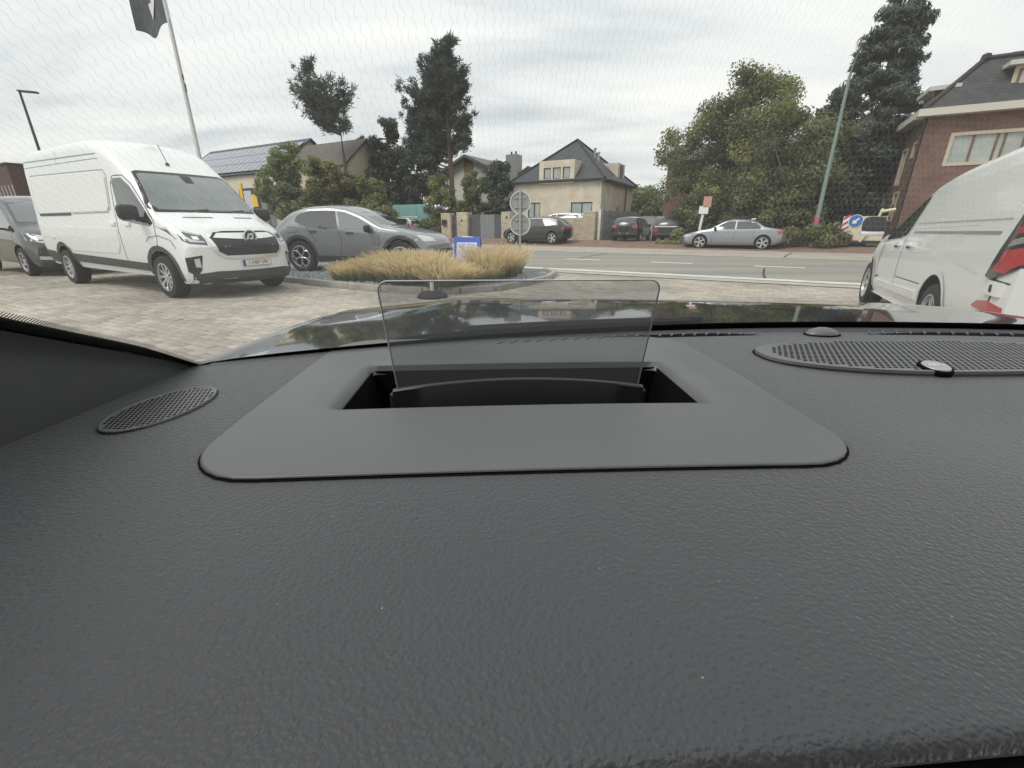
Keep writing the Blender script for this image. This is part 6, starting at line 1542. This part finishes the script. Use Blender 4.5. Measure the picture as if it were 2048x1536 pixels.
# leave the display opening free
keep = [];
for f, m in zip(mb.f, mb.m):
    c = sum((Vector(mb.v[i]) for i in f), Vector()) / 4; a, b = bz(c.x + CX, c.y)
    if abs(a) < HX + .006 and HY0 - .006 < b < HY1 + .006: continue
    keep.append(f)
mb.f = keep; mb.m = [0] * len(keep)
dash = mb.build('dashboard', dash_m, car, smooth=60)
MB().grid([[W(x, dash_edge(x) + .006, DZ - .012) for x in xs[::6]], [W(x, dash_edge(x) - .03, DZ - .05) for x in xs[::6]], [W(x, dash_edge(x) - .09, DZ - .25) for x in xs[::6]]]).build('under_dash_shade', deep_black, car)  # black sheet added to paint the dark below the dash edge
# head-up display: satin bezel with a rounded outline, bevelled mouth, black well, holder and glass
def rrect(x0, x1, y0, y1, r, n=8):
    pts = []
    for cx, cy, a0 in ((x1 - r, y0 + r, -90), (x1 - r, y1 - r, 0), (x0 + r, y1 - r, 90), (x0 + r, y0 + r, 180)):
        rr_ = r
        for k in range(n + 1):
            t = R(a0 + 90 * k / n); pts.append((cx + rr_ * math.cos(t), cy + rr_ * math.sin(t)))
    return pts
BX0, BX1, BY0, BY1 = -.190, .191, -.1255, .165
def dens(pts, n):
    P_ = [Vector((*p, 0)) for p in pts]; P_.append(P_[0]); L_ = [0]
    for a, b in zip(P_[:-1], P_[1:]): L_.append(L_[-1] + (b - a).length)
    o_ = []
    for k in range(n):
        d = L_[-1] * k / n; i = max(j for j in range(len(L_)) if L_[j] <= d); i = min(i, len(P_) - 2); t = (d - L_[i]) / max(1e-9, L_[i + 1] - L_[i]); o_.append(P_[i].lerp(P_[i + 1], t))
    return o_
NB = 160
def ring_by_angle(x0, x1, y0, y1, r, taper=0.0):
    """outline sampled at fixed directions from the mouth centre so that rings pair up"""
    poly = rrect(x0, x1, y0, y1, r, 14); cy = (HY0 + HY1) / 2; out_ = []
    for k in range(NB):
        t = 2 * math.pi * k / NB; d = (math.cos(t) * 1.9, math.sin(t)); best = None
        for (a, b), (c, e) in zip(poly, poly[1:] + poly[:1]):
            b_, e_ = b - cy, e - cy; den = d[0] * (e_ - b_) - d[1] * (c - a)
            if abs(den) < 1e-12: continue
            s_ = (a * (e_ - b_) - b_ * (c - a)) / den; q = (a * d[1] - b_ * d[0]) / den
            if s_ > 0 and -1e-6 <= q <= 1 + 1e-6: best = s_ if best is None else max(best, s_)
        best = best or 0; out_.append((d[0] * best, d[1] * best + cy))
    return out_
def bring(x0, x1, y0, y1, r, h, on=True):
    o_ = []
    for a, b in ring_by_angle(x0, x1, y0, y1, r):
        x, y = bzi(a, b); fade = 1 - max(0, min(1, (b - .04) / .10)); fade = fade * fade * (3 - 2 * fade)
        o_.append(W(x, y, dash_z(x, y) + (.0012 + h * fade if h > 0 else h)))
    return o_
rb = MB(); e = .0
rs = [bring(BX0, BX1, BY0, BY1, .042, .0001), bring(BX0 + .0002, BX1 - .0002, BY0 + .0002, BY1 - .0002, .042, .0008), bring(BX0 + .0008, BX1 - .0008, BY0 + .0008, BY1 - .0008, .0415, .0013), bring(BX0 + .0018, BX1 - .0018, BY0 + .0018, BY1 - .0018, .041, .0014), bring(BX0 + .004, BX1 - .004, BY0 + .004, BY1 - .004, .04, .00145),
      bring(BX0 + .03, BX1 - .03, BY0 + .03, BY1 - .03, .03, .0018), bring(-HX - .026, HX + .026, HY0 - .007, HY1 + .022, .03, .0022), bring(-HX - .022, HX + .022, HY0 - .005, HY1 + .018, .026, .0022), bring(-HX - .010, HX + .010, HY0 - .0025, HY1 + .009, .014, .0016), bring(-HX - .004, HX + .004, HY0 - .001, HY1 + .003, .008, .0005), bring(-HX, HX, HY0, HY1, .005, -.006)]
for a, b in zip(rs[:-1], rs[1:]):
    k = len(rb.v); rb.v += [tuple(p) for p in a] + [tuple(p) for p in b]
    for i in range(NB): j = (i + 1) % NB; rb.f.append((k + i, k + j, k + NB + j, k + NB + i)); rb.m.append(0)
bm_ = rb.mesh('head_up_display', bezel_m, 50)
q_ = bmesh.new(); q_.from_mesh(bm_); bmesh.ops.remove_doubles(q_, verts=q_.verts[:], dist=1e-6); bmesh.ops.recalc_face_normals(q_, faces=q_.faces[:]); q_.to_mesh(bm_); q_.free()
bm_.polygons.foreach_set('use_smooth', [True] * len(bm_.polygons)); bm_.set_sharp_from_angle(angle=R(55))
hud = link_mesh('head_up_display', bm_, car)
gapm = MB(); a = bring(BX0 - .0010, BX1 + .0010, BY0 - .0013, BY1, .043, .0); b = bring(BX0 + .001, BX1 - .001, BY0 + .001, BY1 - .001, .042, .0)
k = 0; gapm.v += [tuple(p + Vector((0, 0, .0006))) for p in a] + [tuple(p + Vector((0, 0, .0006))) for p in b]
for i in range(NB):
    j = (i + 1) % NB
    if ring_by_angle(BX0, BX1, BY0, BY1, .05)[i][1] < .0: gapm.f.append((i, j, NB + j, NB + i)); gapm.m.append(0)
gapm.build('shadow_gap', deep_black, hud)
def BP(a, b, dz):
    x, y = bzi(a, b); return W(x, y, DZ + .003 + dz)
well = MB(); top_ = [BP(a, b, -.003) for a, b in ((-HX, HY0), (HX, HY0), (HX, HY1), (-HX, HY1))]; bot_ = [BP(a * .96, b, -.045) for a, b in ((-HX, HY0 + .002), (HX, HY0 + .002), (HX, HY1), (-HX, HY1))]
well.add(top_ + bot_, [(0, 1, 5, 4), (1, 2, 6, 5), (2, 3, 7, 6), (3, 0, 4, 7), (4, 5, 6, 7)]); well.build('well', deep_black, hud)
for sg in (-1, 1):
    MB().box(BP(sg * .105, .018, -.022), (.006, .006, .026), 0, None, .002).build('guide_pin', black_plastic, hud)
gw_ = .1012; gy = .0165; hold = MB(); nn = 24; fr_, tp_, bk_ = [], [], []
for i in range(nn + 1):
    u = -1 + 2 * i / nn; a = u * (gw_ + .003); arc_ = -.0050 + .0080 * (1 - u * u)
    fr_.append((BP(a, gy - .004, -.05), BP(a, gy - .004, arc_ - .0012))); tp_.append(BP(a, gy - .003, arc_)); bk_.append((BP(a, gy + .0005, arc_), BP(a, gy + .0005, -.05)))
hold.grid([[f[0] for f in fr_], [f[1] for f in fr_], tp_, [f[0] for f in bk_], [f[1] for f in bk_]]); hold.build('glass_holder', mat('holder_black', (.018, .018, .019), .35), hud, smooth=40)
# glass: rounded slab leaning back towards the driver
gt_, gh0, gh1 = .0026, -.009, .083
gl_out = [(-gw_, gh0), (gw_, gh0)] + [(gw_ - .008 + .008 * math.cos(t) + .001, gh1 - .008 + .008 * math.sin(t)) for t in np.linspace(0, math.pi / 2, 7)] + [(-gw_ + .008 - .008 * math.cos(t) - .001, gh1 - .008 + .008 * math.sin(t)) for t in np.linspace(math.pi / 2, 0, 7)]
def GP(a, z, d): return BP(a * (1 + .05 * (z - gh0) / (gh1 - gh0)), gy + .0022 + d - .12 * (z - gh0), z)
hud_glass = thin_glass('display_glass', (.64, .655, .665), .9, 0.0, .06)
n_ = len(gl_out)
fr_ = [GP(a, z, 0) for a, z in gl_out]
glass = MB().add(fr_, [tuple(range(n_))]).build('combiner_glass', hud_glass, hud)
bk_ = [GP(a, z, gt_) for a, z in gl_out]
MB().tube([(p + q) / 2 for p, q in zip(fr_[1:] + fr_[:1], bk_[1:] + bk_[:1])], .00065, 8).build('glass_edge', mat('glass_edge', (.50, .51, .55), .3, spec=.7), hud, smooth=40)  # pale colour paints the light gathered by the cut edge
# perforated speaker covers
def speaker(name, cx, cy, ax, ay, rot, pitch, hole, inner, m, lift=0.0, tilt=0.0, pw=2.0):
    """plate of hexagonal cells with real holes inside a raised rim over a black sheet; black hole walls paint the shade inside"""
    mb = MB(); ca, sa = math.cos(rot), math.sin(rot)
    def P(u, v, dz):
        x = cx + u * ca - v * sa; y = cy + u * sa + v * ca; return W(x, y, dash_z(x, y) + lift + tilt * v + dz)
    hx, hy = pitch, pitch * math.sqrt(3) / 2
    inn = lambda u, v, k: abs(u / (ax * k)) ** pw + abs(v / (ay * k)) ** pw < 1
    for j in range(-int(ay / hy) - 1, int(ay / hy) + 2):
        for i in range(-int(ax / hx) - 1, int(ax / hx) + 2):
            u, v = (i + .5 * (j % 2)) * hx, j * hy
            if not inn(u, v, .985): continue
            k = len(mb.v); R6 = pitch / math.sqrt(3); rr_ = hole if inn(u, v, inner) else 0
            out6 = [P(u + R6 * math.cos(t), v + R6 * math.sin(t), 0) for t in (math.pi / 6 + q * math.pi / 3 for q in range(6))]
            if rr_:
                in6 = [P(u + rr_ * math.cos(t), v + rr_ * math.sin(t), 0) for t in (math.pi / 6 + q * math.pi / 3 for q in range(6))]; dn6 = [p - Vector((0, 0, lift * .8)) for p in in6]
                mb.add(out6 + in6 + dn6, [(q, (q + 1) % 6, 6 + (q + 1) % 6, 6 + q) for q in range(6)]); mb.add(in6 + dn6, [(q, (q + 1) % 6, 6 + (q + 1) % 6, 6 + q) for q in range(6)], 1)
            else: mb.add(out6, [tuple(range(6))])
    o_ = mb.build(name, [m, deep_black], car)
    rim = MB(); prof = [(1.022, -lift - .0005 - 0), (1.018, .0002), (1.0, .0006), (.965, .0003), (.96, -.002)]; M_ = 72; rows_ = []
    for k_, dz in prof:
        rows_.append([P(ax * k_ * math.copysign(abs(math.cos(t)) ** (2 / pw), math.cos(t)), ay * k_ * math.copysign(abs(math.sin(t)) ** (2 / pw), math.sin(t)), dz - (tilt * ay * k_ * math.sin(t) if dz < -.003 else 0)) for t in np.linspace(0, 2 * math.pi, M_ + 1)])
    rim.grid(rows_).build('rim', m, o_, smooth=50)
    g_ = MB(); g_.grid([[P(ax * k_ * math.copysign(abs(math.cos(t)) ** (2 / pw), math.cos(t)), ay * k_ * math.copysign(abs(math.sin(t)) ** (2 / pw), math.sin(t)), -lift + .0009) for t in np.linspace(0, 2 * math.pi, M_ + 1)] for k_ in (1.018, 1.034)]).build('shadow_gap', deep_black, o_)
    bx = MB(); bx.add([P(ax * .985 * math.copysign(abs(math.cos(t)) ** (2 / pw), math.cos(t)), ay * .985 * math.copysign(abs(math.sin(t)) ** (2 / pw), math.sin(t)), -lift + .0004 - tilt * ay * .985 * math.copysign(abs(math.sin(t)) ** (2 / pw), math.sin(t))) for t in np.linspace(0, 2 * math.pi, M_, endpoint=False)], [tuple(range(M_))]).build('dark_backing', deep_black, o_)  # flat black sheet painting the dark behind the holes
    return o_, P
plate_m = mat('speaker_plate', (.12, .12, .128), .42, spec=.7)
speaker('speaker_grille', -.250, .285, .0245, .040, R(-8), .0034, .00128, .93, plate_m, .0016)
sp2, P2 = speaker('speaker_grille', .430, .418, .178, .057, R(1), .0058, .0022, .93, plate_m, .0036, -.02, 2.5)
bd = MB(); Pb = P2(-.050, -.0475, .0012); Mx = Matrix.Translation(Pb) @ Matrix.Rotation(R(9), 4, 'X') @ Matrix.Diagonal((.84, .84, 1, 1))
bd.lathe([(.0155, -.004), (.0155, .0), (.0135, .0012), (.013, .0004)], 28, 1, Mx); bd.lathe([(.013, .0004), (.012, .0016), (.001, .0018)], 28, 0, Mx)
bo = bd.build('badge', [mat('badge_metal', (.36, .36, .365), .4, metal=.3), deep_black], sp2, smooth=40)
text_mesh('badge_letters', 'B&O', .0085, mat('badge_letter', (.75, .75, .75), .3, metal=.5), bo, Mx @ Matrix.Translation((0, 0, .0019)), .0003)
# sensor dome and defroster slots at the foot of the glass
MB().lathe([(.019, 0), (.018, .002), (.014, .005), (.007, .0075), (.001, .0083)], 24, 0, Matrix.Translation(W(.375, YW(.375) - .035, DZ + .0015)) @ Matrix.Diagonal((1.05, .6, 1, 1))).build('sensor_dome', plate_m, car, smooth=60)
MB().lathe([(.0205, 0), (.02, .0012), (.018, .0012)], 24, 0, Matrix.Translation(W(.375, YW(.375) - .035, DZ + .0008)) @ Matrix.Diagonal((1.05, .6, 1, 1))).build('dome_seat', deep_black, car)
def vent(x0, x1, n):
    s_ = MB(); rows_ = [[], []]
    for i in range(41):
        x = x0 + (x1 - x0) * i / 40; tp = min(1, 6 * i / 40, 6 * (40 - i) / 40)
        for q, d in ((0, .034), (1, .034 - .012 * tp)): y = YW(x) - d; rows_[q].append(W(x, y, dash_z(x, y) + .0008))
    s_.grid(rows_); o_ = s_.build('defroster_vent', deep_black, car)
    for i in range(n):
        x = x0 + (x1 - x0) * (i + .5) / n; y = YW(x) - .028
        MB().box(W(x, y, dash_z(x, y) + .0012), (.0018, .012, .002), 0, Matrix.Rotation(R(-35), 3, 'Z')).build('vent_rib', plate_m, o_)
vent(-.02, .30, 22); vent(.43, .92, 30)
# edge line of the dash top along the glass
el = MB(); rows_ = []
for d, h in ((.016, .0005), (.012, .0018), (.004, .002), (-.004, .0005)):
    rows_.append([W(x, YW(x) - d, DZ + .0 + h + (.0 * x)) for x in np.linspace(-.285, 1.125, 70)])
el.grid(rows_).build('dash_lip', dash_m, car, smooth=60)

# windscreen: ruled sheet from foot to header
def GL(u, v):
    x = -.305 + 1.45 * u; xh = CX + (x - CX) * .97
    foot = Vector((x, YW(x) + .012, -.132 + .012 * 0)); head = Vector((xh, -.12 - .15 * (x - CX) ** 2, .255 - .21 * (x - CX) ** 2))
    p = foot.lerp(head, v); p.z += .03 * math.sin(math.pi * v) * (1 - ((x - CX) / .73) ** 2) + .02 * (1 - math.exp(-(.726 - abs(x - CX)) / .02)) * min(1, v * 8); return W(p.x, p.y, p.z)
screen_glass = thin_glass('windscreen_glass', (.965, .975, .965), .8, 0.0, 0.028)  # haze also paints a veil of light that lifts the darks
ws_ = MB().grid([[GL(i / 40, j / 14) for i in range(41)] for j in range(15)]).build('windscreen', screen_glass, car, smooth=60)
# printed black border, with its row of fading dots on the left
frit = mat('frit_black', (.006, .006, .007), .45)
ins = lambda p: p + Vector((0, .0008, -.0016))
fb = MB(); fb.grid([[ins(GL(u, v)) for u in np.linspace(0, .0065, 5)] for v in np.linspace(0, 1, 60)]); fb.grid([[ins(GL(u, v)) for u in (.978, .989, 1)] for v in np.linspace(0, 1, 60)])
fb.grid([[ins(GL(u, v)) for u in np.linspace(0, 1, 80)] for v in (0, .015, .030)]); fb.grid([[ins(GL(u, v)) for u in np.linspace(0, 1, 40)] for v in (.95, 1)])
fb.build('printed_border', frit, ws_)
tb = MB()
for k in range(230):
    v = .032 + k * .0026
    if v > .8: break
    a, b = .0064, .0088; w_ = .00062
    tb.add([ins(GL(a, v - w_)), ins(GL(a, v + w_)), ins(GL(b, v + w_ * .8)), ins(GL(b, v - w_ * .8))], [(0, 1, 2, 3)])
tb.build('border_dots', frit, ws_, kind='stuff')
# heated screen: fine wavy wires laid in the glass
hw_ = MB(); rng = np.random.default_rng(60)
wire = mat('heating_wire', (.16, .155, .15), .5)
NW = 460
hv, hf = [], []
VS = np.concatenate([np.arange(.045, .50, .0017), np.linspace(.51, .93, 6)])
for k in range(NW):
    u0 = .012 + .976 * k / (NW - 1); ph = rng.uniform(0, 6.28); nseg = len(VS) - 1; base = len(hv)
    for j in range(nseg + 1):
        v = float(VS[j]); tri = 2 * abs(((v * 118 + ph) % 1) * 2 - 1) - 1; tri = max(-.75, min(.75, tri))
        du = .00052 * tri + .0003 * math.sin(v * 45 + ph)
        for q in (-1, 1): hv.append(tuple(GL(u0 + du + q * .0000135, v) + Vector((0, .0004, -.0008))))
    for j in range(nseg):
        hf.append((base + 2 * j, base + 2 * j + 1, base + 2 * j + 3, base + 2 * j + 2))
o_ = link_mesh('heating_wires', np_mesh('heating_wires', hv, hf, wire), ws_); o_['kind'] = 'stuff'

# left pillar trim in woven cloth
cloth = bpy.data.materials.new('pillar_cloth'); cloth.use_nodes = True
def cloth_mat():
    t = cloth.node_tree; b = t.nodes['Principled BSDF']; b.inputs['Base Color'].default_value = (.125, .13, .128, 1); b.inputs['Roughness'].default_value = .85; b.inputs['Specular IOR Level'].default_value = .25
    c = t.nodes.new('ShaderNodeTexCoord'); h = []
    for ax, sc_ in ((1, 3600), (2, 4200)):
        s_ = t.nodes.new('ShaderNodeSeparateXYZ'); t.links.new(c.outputs['Object'], s_.inputs[0]); m_ = t.nodes.new('ShaderNodeMath'); m_.operation = 'MULTIPLY'; m_.inputs[1].default_value = sc_; t.links.new(s_.outputs[ax], m_.inputs[0])
        q = t.nodes.new('ShaderNodeMath'); q.operation = 'SINE'; t.links.new(m_.outputs[0], q.inputs[0]); h.append(q)
    m_ = t.nodes.new('ShaderNodeMath'); m_.operation = 'MULTIPLY'; t.links.new(h[0].outputs[0], m_.inputs[0]); t.links.new(h[1].outputs[0], m_.inputs[1])
    bp = t.nodes.new('ShaderNodeBump'); bp.inputs['Strength'].default_value = .5; bp.inputs['Distance'].default_value = .0006; t.links.new(m_.outputs[0], bp.inputs['Height']); t.links.new(bp.outputs[0], b.inputs['Normal'])
cloth_mat()
pt = MB(); rows_ = []
for i in range(50):
    v = -.02 + .9 * i / 49; top = GL(0.0, max(0, v)) + Vector((CX, 0, -EYE)); y = top.y if v >= 0 else top.y + .02
    if v < 0: top = Vector((top.x, y, top.z))
    row = []
    base_z = -.16
    for j in range(17):
        k = j / 16; x = -.302 + .007 * math.sin(math.pi * min(1, k * 1.0)) * (.25 + .75 * k) * (1 if v > .05 else max(0, v) / .05) - .008 * (1 - k); z = base_z + (top.z - .003 - base_z) * k
        row.append(W(x if k < 1 else top.x + .004, y - .05 * (1 - k) * 0, z + (.0045 if k == 1 else .002 if k > .9 else 0)))
    rows_.append(row)
pt.grid(rows_).build('pillar_trim', cloth, car, smooth=70)
MB().grid([[p + Vector((2 * (CX - CX), 0, 0)) for p in row] for row in [[Vector((-q.x, q.y, q.z)) for q in r] for r in rows_]], flip=True).build('pillar_trim', cloth, car, smooth=70)

# outside: cowl, bonnet, wings, wiper
body_black = mat('bonnet_paint', (.014, .015, .017), .10, coat=1.0, spec=.6)
cz = lambda y: float(np.interp(y, [.3, .55, .69, .85, 1.0, 1.2, 1.4, 1.55, 1.68, 1.76], [1.085, 1.082, 1.078, 1.071, 1.060, 1.032, .985, .93, .83, .70]))
def bonnet_z(x, y):
    q = (x - CX) / .87; z = float(curve([(.3, 1.085), (.55, 1.082), (.69, 1.078), (.85, 1.071), (1.0, 1.060), (1.2, 1.032), (1.4, .985), (1.55, .93), (1.68, .83), (1.76, .70)], y)[0])
    z -= .036 * abs(q) ** 3.2
    for s_ in (-.62, .62): z += .007 * math.exp(-((q - s_) / .10) ** 2) * min(1, max(0, (1.45 - y) * 3))
    if x > .2: z -= .018 * (x - .2)
    return z
def edge_half(y): return float(np.interp(y, [.3, .8, 1.1, 1.4, 1.6, 1.76], [.87, .875, .87, .80, .70, .58]))
def hood_rear(x): return YW(x) + .125 - .02 * abs((x - CX) / .87)
mb = MB(); rows_ = []
for v in np.linspace(0, 1, 60):
    row = []
    for u in np.linspace(-1, 1, 90):
        xx = CX + .80 * u; y = hood_rear(xx) + (1.76 - .20 * abs(u) ** 3 - hood_rear(xx)) * v; x = CX + u * (edge_half(y) - .065); row.append(W(x, y, bonnet_z(x, y) - EYE))
    rows_.append(row)
rows_ = [[p + Vector((0, .003, -.02)) for p in rows_[0]]] + rows_
mb.grid(rows_).build('bonnet', body_black, car, smooth=60)
for sg in (-1, 1):
    rows_ = []
    for i in range(60):
        y = .28 + 1.40 * i / 59; row = []
        for k, (dx_, dz_) in enumerate(((.064, .0), (.05, .0), (.03, -.003), (.012, -.012), (.002, -.03), (0, -.07), (0, -.3))):
            x = CX + sg * (edge_half(y) - dx_); row.append(W(x, y, bonnet_z(x, y) + dz_ + (-.012 if k == 0 else 0) - EYE))
        rows_.append(row)
    MB().grid(rows_, flip=sg > 0).build('wing', body_black, car, smooth=60)
    pts = [W(CX + sg * (edge_half(y) - .062), y, bonnet_z(CX + sg * (edge_half(y) - .062), y) - EYE - .001) for y in np.linspace(.5, 1.5, 20)]
front_ = MB(); rows_ = [[W(CX + .75 * u, 1.74 - .16 * abs(u) ** 3, z - EYE) for u in np.linspace(-1, 1, 20)] for z in (.72, .55, .3)]
front_.grid(rows_).build('front_bumper', body_black, car, smooth=60)
cw_ = MB(); rows_ = []
for d, z in ((-.03, -.16), (.0, -.150), (.06, -.152), (.14, -.158), (.16, -.2)):
    rows_.append([W(x, YW(x) + d, z) for x in np.linspace(-.42, 1.27, 60)])
cw_.grid(rows_).build('cowl', mat('cowl_black', (.008, .0082, .009), .8, spec=.2), car, smooth=60)
wpm = MB()
pts = [W(x, YW(x) + .075, -.128 + (.0 if x < .3 else 0)) for x in np.linspace(-.06, .27, 12)]
wpm.tube(pts, [.0055] * 12, 6); o_ = wpm.build('wiper', mat('wiper_black', (.012, .012, .013), .75, spec=.2), car, smooth=40)
MB().box(W(.262, YW(.262) + .075, -.128), (.02, .012, .013), 0, None, .003).build('wiper_joint', MATS['wiper_black'], o_)
w2 = MB().tube([W(x, YW(x) + .09, -.142) for x in np.linspace(.35, 1.0, 12)], [.005] * 12, 6).build('wiper', MATS['wiper_black'], car, smooth=40)

# cabin behind the eye: headliner, doors, seats, floor - unseen, added to shade the dash
inner = mat('cabin_dark', (.05, .05, .052), .9); liner_m = mat('headliner', (.30, .30, .29), .95)
MB().grid([[W(CX + .70 * u, -.12 - .15 * (.7 * u) ** 2 - 2.1 * v, .257 - .21 * (.7 * u) ** 2 * (1 - v * .3) + .19 * math.sin(v * 2.2)) for u in np.linspace(-1, 1, 17)] for v in np.linspace(0, 1, 9)]).build('headliner', liner_m, car, smooth=60)
MB().grid([[W(CX + .74 * u, -.12 - .15 * (.7 * u) ** 2 - 2.15 * v + .02, .29 - .21 * (.7 * u) ** 2 * (1 - v * .3) + .19 * math.sin(v * 2.2)) for u in np.linspace(-1, 1, 17)] for v in np.linspace(0, 1, 9)], flip=True).build('roof', body_black, car, smooth=60)
for sg in (-1, 1):
    x = CX + sg * .76
    MB().box(W(x, -.75, -.43), (.09, 1.95, .56), 0, None, .03).build('door', inner, car, smooth=40)
    MB().tube([W(CX + sg * .70, -.95, -.16), W(CX + sg * .62, -.98, .30)], .05, 8).build('door_pillar', inner, car, smooth=40)
    MB().box(W(CX + sg * .38, -.75, -.35), (.52, .16, .75), 0, Matrix.Rotation(R(-14), 3, 'X'), .07).box(W(CX + sg * .38, -.45, -.68), (.52, .56, .18), 0, None, .06).box(W(CX + sg * .38, -.86, .12), (.28, .1, .2), 0, None, .05).build('seat', inner, car, smooth=40)
MB().box(W(CX, -.9, -.95), (1.5, 2.6, .08)).build('floor_pan', inner, car)
side_tint = thin_glass('side_glass', (.62, .64, .62), .9)  # panes added with a tint that cuts side light on the dash
for sg in (-1, 1):
    MB().add([W(CX + sg * .735, .33, -.13), W(CX + sg * .735, -1.75, -.13), W(CX + sg * .64, -1.75, .30), W(CX + sg * .66, -.22, .14)], [(0, 1, 2, 3)]).build('door_glass', side_tint, car)
MB().box(W(CX, -2.2, -.35), (1.4, .08, .9), 0, Matrix.Rotation(R(-15), 3, 'X')).build('rear_light_block', inner, car)  # unseen panel added to keep light out from behind
for sg, y in ((-1, 1.15), (1, 1.15), (-1, -1.5), (1, -1.5)): make_wheel(car, sg * .78, y, .34, .22, 'five').rotation_euler = (0, 0, R(90) if False else 0)
